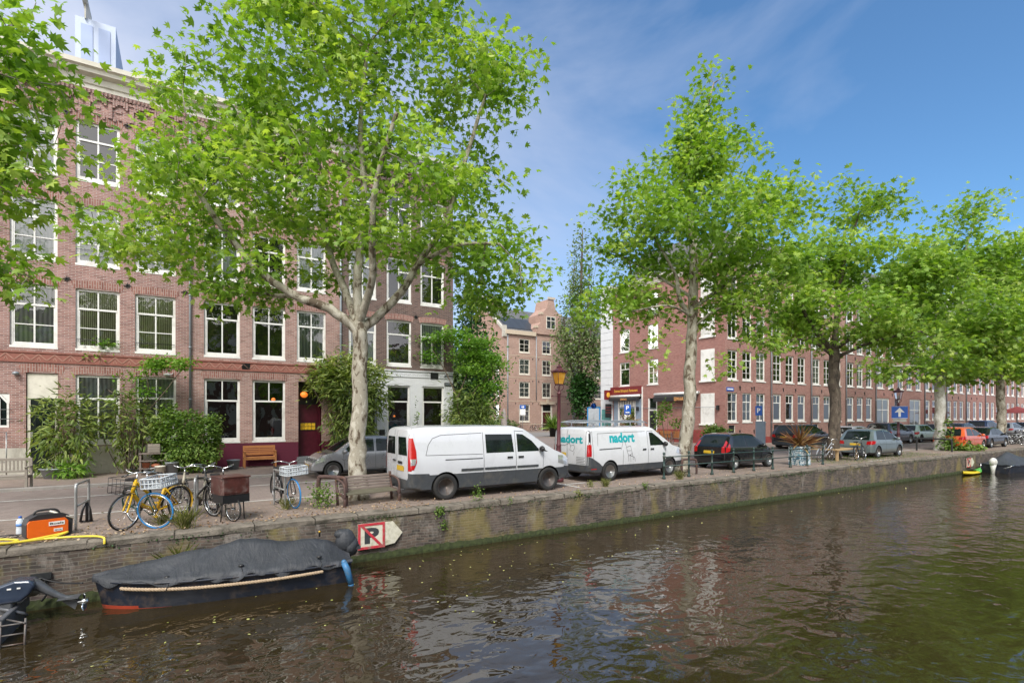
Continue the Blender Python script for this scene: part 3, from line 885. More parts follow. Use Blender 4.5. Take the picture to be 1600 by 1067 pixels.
d = FF.mb(); d.box(4.36,4.42,-.5,-.40,0,3.68,1); d.box(5.29,5.35,-.5,-.2,0,3.68,1); d.box(4.42,5.29,-.55,-.48,.3,2.6,0); d.box(4.42,5.29,-.55,-.46,2.6,2.68,1)
d.box(4.42,5.29,-.7,-.6,2.68,3.68,2); d.box(4.50,5.2,-.48,-.45,1.5,1.86,2)
dd = d.build('door', [MAROON, MAROON, BLACK], hB)
YEL = plain('amber_glass', (.75,.42,.03), .2, var=.5, scale=14)
m = FF.mb()
for i in range(4):
    for j in range(2): m.box(4.53+i*.165, 4.53+i*.165+.145, -.455, -.44, 1.53+j*.16, 1.53+j*.16+.14)
m.build('door_light', YEL, dd)
m = FF.mb(); m.quad((4.36,0,0),(4.36,-.7,0),(4.36,-.7,3.7),(4.36,0,3.7)); m.quad((5.35,0,0),(5.35,-.7,0),(5.35,-.7,3.7),(5.35,0,3.7)); m.quad((4.36,0,3.7),(5.35,0,3.7),(5.35,-.7,3.7),(4.36,-.7,3.7)); m.build('door_recess', MAROON, hB, fix=False)
m = FF.mb(); m.box(4.3,5.45,-.7,.30,0,.16,b=.01); m.box(4.3,5.45,-.7,.02,.16,.32,b=.01); m.build('doorstep', plain('bluestone', (.16,.17,.18), .7, var=.1), hB)
def lantern(parent, M, r, name, e):
    t = NT(name+'_mat'); em = t.n('ShaderNodeBsdfPrincipled'); em.inputs['Base Color'].default_value = (.8,.2,.03,1)
    em.inputs['Emission Color'].default_value = (1,.25,.03,1); em.inputs['Emission Strength'].default_value = e; t.l(em.outputs[0], t.out.inputs[0])
    m = MB(M); m.ell((0,0,0), (r,r,r*.85)); o = m.build(name, t.m, parent)
    m = MB(M); m.tube([(0,0,r*.8),(0,0,r*.8+.4)], .006, 4); m.build('cord', BLACK, o); return o
lantern(hB, TR(4.62,YF+.10,3.12), .16, 'hall_lantern', .8)
lantern(hB, TR(3.35,YF+.16,2.88), .10, 'ceiling_lamp', .4)
frieze(hB, .27, 6.15, [TERRA, TERRA_L])
for u, z in ((2.27,7.15),(4.06,7.15),(2.27,13.3),(4.06,13.3)): star(FF, hB, u, z)
corbels(hB, .27, 6.18, BR_B, BLACK)
m = FF.mb(); m.box(2.10,2.42,.001,.03,4.14,4.42)
for k in range(5): m.box(2.12,2.40,.03,.045,4.16+k*.05,4.18+k*.05)
m.build('air_vent', BLACK, hB)
pipe(hB, FF, 6.2, .5, 14.3, .05)

# --- house C (corner)
hC = empty('brick_house', (0,0,0), 0, 'dark brick corner house with a white painted ground floor', 'house', 'canal houses on the left')
colsC = [(6.59,7.91), (8.42,9.7), (10.18,11.49)]
hole = [(a, b, ZS[k][0], ZS[k][1]) for a, b in colsC for k in (1,2,3)]
hole += [(8.42,9.62,.95,3.66), (10.28,11.48,.95,3.66), (6.75,7.95,0,3.66)]
w = FF.mb(); wall_cells(w, 6.2, 12, [(0,.62,2),(.62,4.42,1),(4.42,15,0)], hole); w.build('wall', [BR_C, BR_W, BLACK], hC, fix=False)
shell(hC, 6.2, 12, YF, 24, 15, BR_C)
for i, (a, b) in enumerate(colsC):
    window(hC, FF, a, b, *ZS[1], tf=.30, tc=1, lc=1 if i == 1 else 2, lr=1, back=[CURT_W, DARKROOM, CURT_G][i])
    window(hC, FF, a, b, *ZS[2], tf=.30, tc=2 if i else 1, lc=2, lr=1, back=[CURT_W, DARKROOM, DARKROOM][i])
    window(hC, FF, a, b, *ZS[3], tf=.30, tc=2, lc=2, lr=1, back=CURT_W if i != 1 else DARKROOM)
for a, b in ((8.42,9.62),(10.28,11.48)): window(hC, FF, a, b, .95, 3.66, tf=.28, tc=1, lc=1, lr=1, arch=BR_W, glass=GLASS_D, archw=.1, rise=.1)
d = FF.mb(); d.box(6.75,6.85,-.16,-.05,0,3.66,1); d.box(7.85,7.95,-.16,-.05,0,3.66,1); d.box(6.85,7.85,-.16,-.05,2.7,2.8,1); d.box(6.85,7.85,-.14,-.1,0,2.7,0); d.box(6.85,7.85,-.14,-.12,2.8,3.66,2)
d.build('door', [BLACK, ZINC, CARGLASS], hC)
m = FF.mb(); m.box(6.2,12,.001,.035,4.10,4.14); m.box(6.2,12,.001,.05,4.38,4.44)
for i in range(26):
    a = 6.22+i*.222; m.tube([(a,.012,4.18),(a+.07,.012,4.30),(a+.14,.012,4.18),(a+.21,.012,4.30)], .012, 5)
m.build('frieze', BR_W, hC)
m = FF.mb(); m.box(10.72,11.14,.001,.04,4.06,4.42); m.build('air_vent', BLACK, hC)
for z in (4.12, 3.72):
    m = FF.mb(); m.box(11.5,11.98,.001,.03,z,z+.16); m.box(11.53,11.95,.03,.034,z+.05,z+.11, 1); m.build('street_name_sign', [BLACK, ZINC], hC)
for u, z in ((8.15,7.15),(9.93,7.15),(8.15,13.3),(9.93,13.3)): star(FF, hC, u, z)
corbels(hC, 6.24, 12, BR_C, BLACK)
cornice(FF, hC, 6.2, 12.25, ZC, plain('cornice_grey', (.52,.53,.53), .6, var=.06), .78, .55)
m = FF.mb(); m.box(8.05,8.3,.001,.12,1.0,1.5, b=.01); m.build('meter_box', BLACK, hC)
lantern(hC, TR(8.85,YF+.16,2.15), .07, 'ceiling_lamp', .5)

# ------------------------------------------------------------------ right-hand row
SILL = .05
FZ = {0: (1.70, 3.95), 1: (4.92, 7.18), 2: (8.05, 10.15), 3: (11.0, 12.9)}
bounds = [34.6, 40.44, 46.4, 52.36, 58.15, 69.4, 75.3, 81.2, 87.6, 93.5, 99.5, 105.5, 112, 119, 127, 136]
lab = ['corner brick house with the restaurant in its side wall', 'brick row house next to the corner house, behind the dark parked SUV',
       'brick row house directly behind the dark plane tree trunk', 'brick row house left of the one with wide arched ground floor windows',
       'brick house with wide white arched windows behind the blue arrow sign', 'brick row house just right of the wide arched windows',
       'brick row house behind the white barked tree trunk', 'brick row house behind the orange hatchback', 'brick row house behind the dark blue van far along the row',
       'darker brick row house behind the last visible tree trunk', 'brick row house near the right edge of the photo, ninth after the corner',
       'distant brick row house at the right edge, before the last ones', 'distant brick row house at the right edge with ivy nearby', 'far brick row house at the right edge, second from the end', 'last brick row house visible at the right edge']
rcur = random.Random(11)
row = []
for i in range(len(bounds)-1):
    x0, x1 = bounds[i], bounds[i+1]
    h = empty('brick_house', (0,0,0), 0, lab[i], 'house', 'brick row houses on the right')
    row.append(h)
    bm_ = BR_D2 if i in (3, 5, 8, 9, 12) else BR_D3 if i in (2, 6, 10) else BR_D
    W_ = x1-x0; wins = []
    if i == 4:
        wins = [(58.5,61.2,.95,3.95,3), (65.8,68.6,.95,3.95,3), (62.3,63.5,0,3.9,9)]
        for k in (1,2,3):
            for a in (58.6, 60.9, 63.0, 65.1, 67.3): wins.append((a, a+1.35, *FZ[k], 0))
    else:
        n = 3; st = (W_)/n; w_ = 1.2
        offs = [.35, 2.15, 3.95] if i else [.3, 2.12, 3.9]
        if i > 5: offs = [.4+j*(W_-.4)/3 for j in range(3)]
        for k in (0,1,2,3):
            for a in offs: wins.append((x0+a, x0+a+w_, *FZ[k], 0))
        wins = [q for q in wins]
        wins.append((x0+offs[0]+.12, x0+offs[0]+.95, 0, 1.45, 8))
    hole = [q[:4] for q in wins]
    w = FF.mb(); wall_cells(w, x0, x1, [(0,.5,1),(.5,14.2,0)], hole, rev=.14); w.build('wall', [bm_, BR_RED], h, fix=False)
    if i: shell(h, x0, x1, YF, 24, 14.2, bm_, roof=False)
    for q in wins:
        a, b, c, e, s = q
        bk = rcur.choice([DARKROOM, DARKROOM, CURT_G, CURT_W])
        if s == 8:
            m = FF.mb(); m.box(a, a+.06, -.14, -.04, c, e, 1); m.box(b-.06, b, -.14, -.04, c, e, 1); m.box(a+.06, b-.06, -.13, -.08, c, e, 0); m.build('door', [BLACK, CREAM], h)
        elif s == 9:
            m = FF.mb(); m.box(a, a+.09, -.14, -.03, c, e, 1); m.box(b-.09, b, -.14, -.03, c, e, 1); m.box(a+.09, b-.09, -.14, -.03, 2.7, 2.8, 1); m.box(a+.09, b-.09, -.13, -.08, c, 2.7, 0); m.box(a+.09,b-.09,-.13,-.10,2.8,e,0); m.build('door', [BLACK, WHITE], h)
        elif s == 3:
            window(h, FF, a, b, c, e, tf=.38, tc=2, lc=2, lr=1, back=CURT_W, fw=.16, rise=.25, arch=bm_, archw=.2)
        elif i == 0 and c < 2: window(h, FF, a, b, c, e, tf=.30, tc=2, lc=2, lr=2, back=CURT_T, fw=.1, arch=None, glass=GLASS_D)
        elif i < 5:
            sash = (i, round(a-x0)) 
            window(h, FF, a, b, c, e, tf=.30, tc=2, lc=2 if c > 4 else (1 if i in (1,2,3) else 2), lr=3 if 4 < c < 8 and i < 3 else 1, back=bk if c > 4 else CURT_G if i != 1 else DARKROOM, fw=.13 if c < 4 else .1, arch=BR_SOL, archw=.14, rise=.06, glass=GLASS_D if c < 4 else GLASS)
        else: window(h, FF, a, b, c, e, tf=.30, tc=1, lc=1, lr=1, back=bk, fw=.15, arch=None)
    for a in ([x0+1.78, x0+3.6] if i < 8 else []):
        for z in (4.35, 7.6): anchor(FF, h, a, z)
        if i < 4: anchor(FF, h, a, .95)
    if i: pipe(h, FF, x0, .4, 14.1, .06, ZINC)
    cornice(FF, h, x0+.003, x1-.003, 13.6, CREAM if i % 2 else WHITE, .6, .4)
    # mansard roof
    m = MB(); y0 = YF+.1
    xa = x0 if i else x0+.1
    vs = [(xa,y0,14.2),(x1,y0,14.2),(x1,y0+1.3,16.9),(xa+(0 if i else 1.2),y0+1.3,16.9),(xa+(0 if i else 1.2),23,17.1),(x1,23,17.1),(xa,24,14.2),(x1,24,14.2)]
    m.add(vs, [(0,1,2,3),(3,2,5,4),(6,4,5,7),(0,3,4,6),(1,2,5,7)]); m.build('roof', ROOF, h)
    if i < 9:
        m = MB(); cx = (x0+x1)/2; m.box(cx-.9,cx+.9,y0+.2,y0+2,14.3,16.3,0); m.box(cx-1.0,cx+1.0,y0+.1,y0+2,16.3,16.42,0)
        dmm = m.build('dormer', WHITE, h); m = MB(); m.box(cx-.75,cx-.06,y0+.17,y0+.195,14.75,16.1); m.box(cx+.06,cx+.75,y0+.17,y0+.195,14.75,16.1); m.build('pane', CARGLASS, dmm)
    if i % 2 == 0:
        m = MB(); m.box(x1-1.0,x1-.2,18,18.9,16.8,18.3); m.box(x1-.9,x1-.65,18.2,18.5,18.3,18.7); m.build('chimney', bm_, h)
# side of the corner house, facing the square
FS = Fac((34.6, 0, 0), (0, 1), (-1, 0)); h = row[0]
swin = [(20.1,21.3,4.92,7.1), (23.5,24.8,4.92,7.1), (20.1,21.3,8.05,10.15), (23.5,24.8,8.05,10.15), (20.1,21.3,11,12.9), (23.5,24.8,11,12.9)]
rest = (22.0, 25.6, 0, 3.9)
w = FS.mb(); wall_cells(w, YF, 25.7, [(0,1.05,1),(1.05,14.2,0)], swin+[(20.2,21.25,0,3.72), rest], rev=.18); w.build('wall', [BR_D, BR_RED], h, fix=False)
m = MB(); m.quad((34.6,25.7,0),(46,25.7,0),(46,25.7,14.2),(34.6,25.7,14.2)); m.quad((34.6,YF+.2,14.2),(40.4,YF+.2,14.2),(40.4,25.7,14.2),(34.6,25.7,14.2)); m.build('wall', BR_D, h, fix=False)
for k, q in enumerate(swin): window(h, FS, *q, tf=.28, tc=2, lc=2 if q[0] < 22 else 1, lr=3 if q[0] < 22 else 1, back=[CURT_W, DARKROOM, CURT_W, CURT_G, DARKROOM, CURT_W][k], arch=None)
for z0, z1 in ((1.55,3.92),(4.92,7.35),(8.35,10.8),(11.3,13.2)):
    m = FS.mb(); m.box(14.42,15.68,.002,.035,z0,z1); m.box(14.3,15.8,.002,.1,z0-.12,z0-.002,b=.01); m.build('blind_window', WHITE, h)
d = FS.mb(); d.box(20.2,20.32,-.16,-.02,0,3.7,1); d.box(21.13,21.25,-.16,-.02,0,3.7,1); d.box(20.32,21.13,-.16,-.02,2.62,2.75,1); d.box(20.32,21.13,-.15,-.12,2.75,3.7,2); d.box(20.32,21.13,-.14,-.08,0,2.62,0)
for z in (1.3,1.6,1.9,2.2): d.box(20.5,20.95,-.08,-.07,z,z+.2,2)
d.build('door', [BLACK, WHITE, CARGLASS], h)
# restaurant front
GREYB = plain('shopfront_grey_blue', (.22,.28,.36), .6, var=.08, scale=3)
m = FS.mb()
m.box(22.0,22.75,-.1,-.02,0,3.7,0); m.box(25.0,25.6,-.1,-.02,0,3.7,0); m.box(22.0,22.75,-.02,0,0,1.3,1); m.box(22.75,25.0,-.1,-.03,2.85,2.95,0); m.box(22.75,22.88,-.1,.0,.0,3.55,2); m.box(24.87,25.0,-.1,.0,0,3.55,2)
m.box(22.88,24.87,-.1,-.06,.9,1.0,2); m.box(22.88,24.87,-.5,-.45,0,3.5,3)
for k in range(6):
    a = 22.95+k*.32; m.prism([(a,2.98),(a+.26,2.98),(a+.20,3.55),(a+.02,3.55)], -.08, -.03, mi=2)
m.box(21.85,21.97,.001,.06,1.1,4.75,2)
m.build('shopfront', [GREYB, BR_RED, WHITE, DARKROOM], h)
m = FS.mb(); m.quad((22.88,-.05,1.0),(24.87,-.05,1.0),(24.87,-.05,2.85),(22.88,-.05,2.85)); m.build('shop_window', GLASS_D, h, fix=False)
SIGNR = plain('sign_board_red', (.17,.018,.02), .4, var=.08)
m = FS.mb(); m.box(21.95,25.9,.002,.14,4.12,4.86); sb = m.build('sign_board', SIGNR, h)
GOLD = plain('sign_gold', (.72,.40,.05), .5, var=.1)
_tc = {}
def text_data(s, bold=0.0, spacing=1.0):
    k = (s, bold, spacing)
    if k in _tc: return _tc[k]
    cu = bpy.data.curves.new('txt', 'FONT'); cu.body = s; cu.size = 1; cu.offset = bold; cu.space_character = spacing; cu.resolution_u = 3
    o = bpy.data.objects.new('txt', cu); COL.objects.link(o)
    bpy.context.view_layer.update()
    me = bpy.data.meshes.new_from_object(o.evaluated_get(bpy.context.evaluated_depsgraph_get()))
    vs = [tuple(v.co) for v in me.vertices]; fs = [tuple(p.vertices) for p in me.polygons]
    bpy.data.objects.remove(o); bpy.data.curves.remove(cu); bpy.data.meshes.remove(me)
    xs = [v[0] for v in vs]; ys = [v[1] for v in vs]
    x0, x1, y0, y1 = min(xs), max(xs), min(ys), max(ys)
    vs = [((v[0]-x0)/(x1-x0), (v[1]-y0)/(y1-y0)) for v in vs]
    _tc[k] = (vs, fs, (x1-x0)/(y1-y0)); return _tc[k]
def text_on(mb, s, a, b, c, e, P, bold=0.0, mi=0, spacing=1.0):
    """lettering between corners (a,c)-(b,e); P(u,w) gives the 3-D point"""
    vs, fs, _ = text_data(s, bold, spacing)
    mb.add([P(a+(b-a)*v[0], c+(e-c)*v[1]) for v in vs], fs, mi)
# the side wall is seen with y running right to left
m = FS.mb(); text_on(m, 'Eritrees Ethiopisch Restaurant', 25.35, 22.35, 4.28, 4.62, lambda u, w: (u, .146, w), .02); m.build('lettering', GOLD, sb, fix=False)
AWNW = plain('awning_white', (.72,.72,.70), .5, var=.06, scale=4)
AWNB = plain('awning_black', (.02,.02,.022), .8, var=.2)
ORNG = plain('sign_orange_letters', (.75,.36,.12), .5)
def awning(y0, y1, z, out, ty0, ty1, drop=.38):
    m = FS.mb(); m.tube([(y0,.18,z),(y1,.18,z)], .11, 10); m.box(y0,y1,.02,.2,z-.02,z+.12)
    a = m.build('awning', AWNW, h); m = FS.mb()
    m.quad((y0+.1,.22,z-.08),(y1-.1,.22,z-.08),(y1-.1,out,z-drop*.45),(y0+.1,out,z-drop*.45)); m.quad((y0+.1,out,z-drop*.45),(y1-.1,out,z-drop*.45),(y1-.1,out,z-drop),(y0+.1,out,z-drop))
    m.quad((y0+.1,.22,z-.08),(y0+.1,out,z-drop*.45),(y0+.1,out,z-drop),(y0+.1,.22,z-drop)); m.quad((y1-.1,.22,z-.08),(y1-.1,out,z-drop*.45),(y1-.1,out,z-drop),(y1-.1,.22,z-drop))
    m.build('valance', AWNB, a, fix=False)
    m = FS.mb(); text_on(m, 'SEMHAR', ty0, ty1, z-drop+.03, z-drop*.45-.02, lambda u, w: (u, out+.006, w), .02); m.build('lettering', ORNG, a, fix=False)
awning(22.0, 25.9, 3.98, .45, 24.25, 23.4, .42)
awning(15.78, 20.35, 4.0, .45, 18.0, 17.0, .62)
m = FS.mb(); m.box(25.75,26.15,.15,.55,2.0,3.3,0); 
for z in (2.45,2.7,2.95): m.box(25.74,26.16,.14,.56,z,z+.05,1)
m.box(25.85,26.05,0,.15,2.5,2.6,0); m.build('hanging_sign', [BLACK, BR_RED], h)
m = FS.mb(); m.box(25.85,26.1,.1,.75,3.7,4.6,0); m.ell((25.84,.45,4.15),(.03,.22,.25),mi=1); m.build('hanging_sign', [SIGNR, GOLD], h)
for y in (16.9, 14.05, 22.4):
    m = FS.mb(); m.box(y-.08,y+.08,.02,.22,2.62,2.98); m.build('wall_lamp', BLACK, h)
m = FS.mb(); m.tube([(14.0,.03,2.85),(21.9,.03,2.85)], .018, 5); m.build('cable', ZINC, h)
cornice(FS, h, YF, 25.7, 13.6, CREAM, .6, .4)
m = FF.mb(); m.box(34.75,35.6,.002,.03,4.06,4.34,0); m.box(34.82,35.53,.03,.033,4.15,4.25,1); m.build('street_name_sign', [BLUESIGN, WHITESIGN], h)
for u, z in ((37.9,4.3),(36.4,4.3)): anchor(FF, h, u, z)
# narrow white house past the restaurant
h = empty('white_house', (0,0,0), 0, 'narrow white plastered house beyond the restaurant', 'house')
w = FS.mb(); wall_cells(w, 25.7, 27.4, [(0,14.6,0)], []); 
for k in range(20): w.box(25.75,27.38,.002,.03,.1+k*.72,.1+k*.72+.66)
w.build('wall', plain('white_plaster', (.66,.68,.70), .7, var=.06, scale=2), h)
m = MB(); m.quad((34.6,27.4,0),(44,27.4,0),(44,27.4,14.6),(34.6,27.4,14.6)); m.quad((34.6,25.72,14.2),(34.6,27.4,14.6),(44,27.4,14.6),(44,25.72,14.6)); m.build('roof', ROOF, h, fix=False)
m = FS.mb(); m.box(25.9,27.2,.032,.06,.1,2.8); m.build('shop_window', plain('poster_teal', (.10,.28,.27), .3, var=.5, scale=1.6), h)

# ------------------------------------------------------------------ pink brick building across the square
YP = 53.; FP = front(YP); PX0 = 39.1
hP = empty('large_brick_building', (0,0,0), 0, 'large pink brick building with cross windows and stepped gable across the square', 'building')
fl = [(1.3,3.9), (4.85,7.2), (8.25,10.55), (11.45,13.5)]
pw = []
for a, b in ((41.6,43.5), (45.7,47.4), (51.5,53.4), (55.9,57.8), (58.6,60.2), (62.5,64.4), (66.5,68.4), (70.5,72.4)):
    for k, (c, e) in enumerate(fl):
        if k == 0 and a == 45.7: continue
        pw.append((a, b, c, e))
pdoor = (45.6, 47.6, 0, 3.9)
w = FP.mb(); wall_cells(w, PX0, 76, [(0,.9,0),(.9,14.4,0)], pw+[pdoor]); wl = w.build('wall', [BR_E], hP, fix=False)
FPs = Fac((PX0, 0, 0), (0, 1), (-1, 0))
sw = [(54.6,55.7,1.3,3.9), (54.6,55.7,4.9,7.2), (54.6,55.7,8.3,10.5)]
w = FPs.mb(); wall_cells(w, YP, 66, [(0,14.4,0)], sw)
w.add([(YP,0,14.4),(66,0,14.4),(59.5,0,19.2)], [(0,1,2)]); w.build('wall', [BR_E], hP, fix=False)
w = FPs.mb()
for s, e in (((YP-.1,14.2),(59.5,19.3)), ((66.1,14.2),(59.5,19.3))):
    w.prism([(s[0],s[1]),(e[0],e[1]),(e[0],e[1]+.45),(s[0],s[1]+.45)], -.15, .15)
w.box(59.2,59.8,-.2,.2,19.2,20.6); w.box(YP-.3,YP+.4,-.2,.2,13.6,15.2); w.build('gable_coping', STONE, hP)
w = MB(); w.quad((76,YP,0),(76,66,0),(76,66,14.4),(76,YP,14.4)); w.quad((PX0,66,0),(76,66,0),(76,66,14.4),(PX0,66,14.4)); w.add([(76,YP,14.4),(76,66,14.4),(76,59.5,19.2)],[(0,1,2)]); w.build('wall', BR_E, hP, fix=False)
for q in pw+[()]:
    if q: window(hP, FP, *q, tf=.38, tc=2, lc=2, lr=2, back=CURT_W if q[2] in (1.3,) else (CURT_T if (q[2]*7) % 3 < 1 else DARKROOM), frame=CREAM, arch=None, fw=.14)
for q in sw: window(hP, FPs, *q, tf=.35, frame=CREAM, arch=None, fw=.12)
BAND = plain('sandstone', (.50,.42,.32), .8, var=.1, scale=4)
m = FP.mb()
for z in (.9, 4.3, 7.75, 10.95): m.box(PX0, 76, .001, .03, z, z+.07)
m.box(45.3,47.9,.002,.25,3.9,4.25); m.box(46.4,46.8,.002,.3,4.0,4.7); m.box(PX0,44.4,.002,.35,14.0,14.6); m.box(50,76,.002,.35,14.0,14.6)
m.build('stone_band', BAND, hP)
m = FP.mb(); m.box(45.6,45.85,-.16,-.02,0,3.9,1); m.box(47.35,47.6,-.16,-.02,0,3.9,1); m.box(45.85,47.35,-.15,-.05,2.75,2.9,1); m.box(45.85,47.35,-.14,-.1,0,2.75,0); m.box(45.85,47.35,-.14,-.12,2.9,3.9,2); m.box(46.9,47.6,.1,.14,1.2,2.1,1)
m.build('door', [MAROON, CREAM, CARGLASS], hP)
w = FP.mb()   # gable bay
w.prism([(44.4,14.4),(50,14.4),(50,15.3),(49.1,16.2),(49.1,17.4),(48.0,18.4),(47.7,19.8),(46.7,19.8),(46.4,18.4),(45.3,17.4),(45.3,16.2),(44.4,15.3)], -3, .25)
w.build('gable', BR_E, hP)
w = FP.mb(); w.box(46.5,47.9,19.8-19.4,.3,19.8,20.1); w.box(45.2,45.7,-.3,.35,17.4,17.7); w.box(48.7,49.2,-.3,.35,17.4,17.7); w.box(44.3,44.8,-.3,.35,15.3,15.6); w.box(49.6,50.1,-.3,.35,15.3,15.6); w.build('gable_coping', BAND, hP)
m = FP.mb(); m.box(46.3,46.4,.24,.3,15.3,17.2); m.box(47.9,48.0,.24,.3,15.3,17.2); m.box(46.4,47.9,.24,.3,15.3,15.4); m.box(46.4,47.9,.24,.3,17.1,17.2); m.box(47.1,47.2,.24,.3,15.4,17.1); m.box(46.4,47.9,.24,.29,16.5,16.6)
o = m.build('window', CREAM, hP); m = FP.mb(); m.quad((46.4,.26,15.4),(47.9,.26,15.4),(47.9,.26,17.1),(46.4,.26,17.1)); m.build('pane', CARGLASS, o, fix=False)
m = MB(); m.quad((PX0+.15,YP,14.45),(76,YP,14.45),(76,59.5,19.1),(PX0+.15,59.5,19.1)); m.quad((PX0+.15,66,14.45),(76,66,14.45),(76,59.5,19.1),(PX0+.15,59.5,19.1)); m.build('roof', ROOF, hP, fix=False)
m = MB()
for k in range(4):
    a = 40.0+k*1.35; m.add([(a,YP+.7,15.05),(a+1.3,YP+.7,15.05),(a+1.3,YP+3.6,17.12),(a,YP+3.6,17.12)], [(0,1,2,3)])
m.build('solar_panel', SOLAR, hP, fix=False)
pipe(hP, FP, 39.6, 0, 14, .09, ZINC); pipe(hP, FP, 44.6, 4.5, 14, .07, ZINC); pipe(hP, FP, 61.2, 0, 14, .08, ZINC)
for k, x in enumerate((41.0, 44.0, 45.1, 48.4, 50.6, 54.2)):
    for z in (4.0, 7.3, 10.6): anchor(FP, hP, x, z)
m = MB(); m.box(41,42,59,60,18.5,20.3); m.box(70,71.2,59,60,18.5,20.6); m.build('chimney', BR_E, hP)
# houses beyond it, towards the right of the square and to the left behind the trees
for (x0, x1, y0, y1, z, mt, lb) in ((-12,12,62,74,12.5,BR_D2,'distant brick house block behind the trees, seen through gaps left of the pink building'),
                          (80,104,58,72,14,BR_D,'distant brick block beyond the pink building, right of it')):
    h = empty('brick_house', (0,0,0), 0, lb, 'house'); F_ = front(y0)
    ws = []; a = x0+1.2
    while a < x1-2:
        for k in range(3): ws.append((a, a+1.4, 1.3+3.5*k, 3.6+3.5*k))
        a += 3
    w = F_.mb(); wall_cells(w, x0, x1, [(0,z,0)], ws); w.build('wall', mt, h, fix=False)
    shell(h, x0, x1, y0, y1, z, mt)
    for q in ws: window(h, F_, *q, tf=.3, tc=1, lc=2, lr=1, arch=None, sill=True, fw=.14)
# ------------------------------------------------------------------ trees
def L(r, d, z, rad=None):
    p = CR*r + CD*d
    return (float(p[0]), float(p[1]), z) + ((rad,) if rad is not None else ())
def pl(path): return [L(*q) for q in path]
def limbs_(ls): return [pl(l) for l in ls]
GT = 'plane trees along the canal'
grow('plane_tree', (3.86, 2.2, 0), 'large plane tree in front of the small grey hatchback, behind the worn quay bench', 'tree', GT,
     pl([(0,0,-.1,.30),(-.01,0,.35,.245),(-.02,0,1.3,.215),(.02,0,3.0,.195),(.04,0,4.2,.19),(.04,0,4.6,.20)]),
     limbs_([[(.03,0,4.35,.13),(-.67,-.3,4.9,.12),(-1.42,-.5,5.15,.10),(-2.33,-.6,5.8,.085),(-3.2,-.8,6.9,.07),(-4.0,-1,8.2,.045)],
      [(.03,0,4.5,.12),(-.5,.5,5.5,.10),(-1.0,.9,6.5,.085),(-1.35,1.2,7.7,.07),(-1.5,1.6,9.2,.05)],
      [(.04,0,4.6,.13),(-.03,0,5.5,.115),(.03,.1,6.7,.10),(.08,.2,8.2,.085),(0,.2,9.8,.065),(.2,.1,11.8,.045)],
      [(.05,0,4.5,.11),(.5,-.6,5.5,.095),(.65,-1.1,6.5,.08),(.85,-1.5,7.6,.065),(1.4,-1.8,9.0,.045)],
      [(.06,0,4.4,.13),(1.0,.2,5.3,.105),(1.5,.3,6.2,.09),(2.2,.4,7.3,.075),(2.7,.3,8.8,.06),(3.3,.2,10.6,.04)],
      [(-1.42,-.5,5.15,.06),(-2.6,.4,5.4,.055),(-3.9,1.0,5.7,.045),(-5.2,1.2,6.3,.03)],
      [(1.5,.3,6.2,.06),(2.6,-.6,6.4,.045),(3.7,-1,6.3,.03)]]),
     [(-3.8,.3,10.3,1.9,2.0,1.5),(-1.9,.3,11.6,2.2,2.6,2.0),(.8,.3,11.2,2.2,2.6,2.0),(2.9,.3,10.6,1.3,1.8,1.7),(-5.5,.8,8.6,1.4,1.6,1.1,.8),
      (-3.7,.3,7.9,2.0,2.4,1.4),(-1.4,.3,8.2,2.1,2.8,1.7),(1.2,.3,7.9,2.1,2.8,1.7),(3.0,.3,7.5,1.25,1.8,1.35),(-6.2,.8,7.2,1.3,1.3,.7,.8),
      (-2.0,0,5.9,1.1,2.0,.5,.9),(-3.2,.3,5.5,1.0,1.2,.5,.9),(-4.5,.3,6.1,1.2,1.2,.6),(3.6,0,5.7,1.2,1.4,.75,1.5),(2.4,0,6.2,1.0,1.4,.7),(.8,-.3,6.3,.8,1.6,.5,.6),(-.6,0,6.4,.9,2.0,.5,.6),
      (4.6,.3,6.7,.7,.8,.35,1.6),(2.3,-.3,5.0,.5,.6,.35,.8),(-6.3,.2,10.9,.9,.7,.5,.7),(4.2,0,11.2,.7,.9,1.0,.9),(3.0,.3,12.2,1.2,1.4,.8),(-6.9,.8,6.6,.8,.8,.35,1.2),(0,0,13.2,2.8,2.6,1.2)],
     660, 36, .180, LF_MAIN, BARK_P, 12, cr=.32, gap=.95)
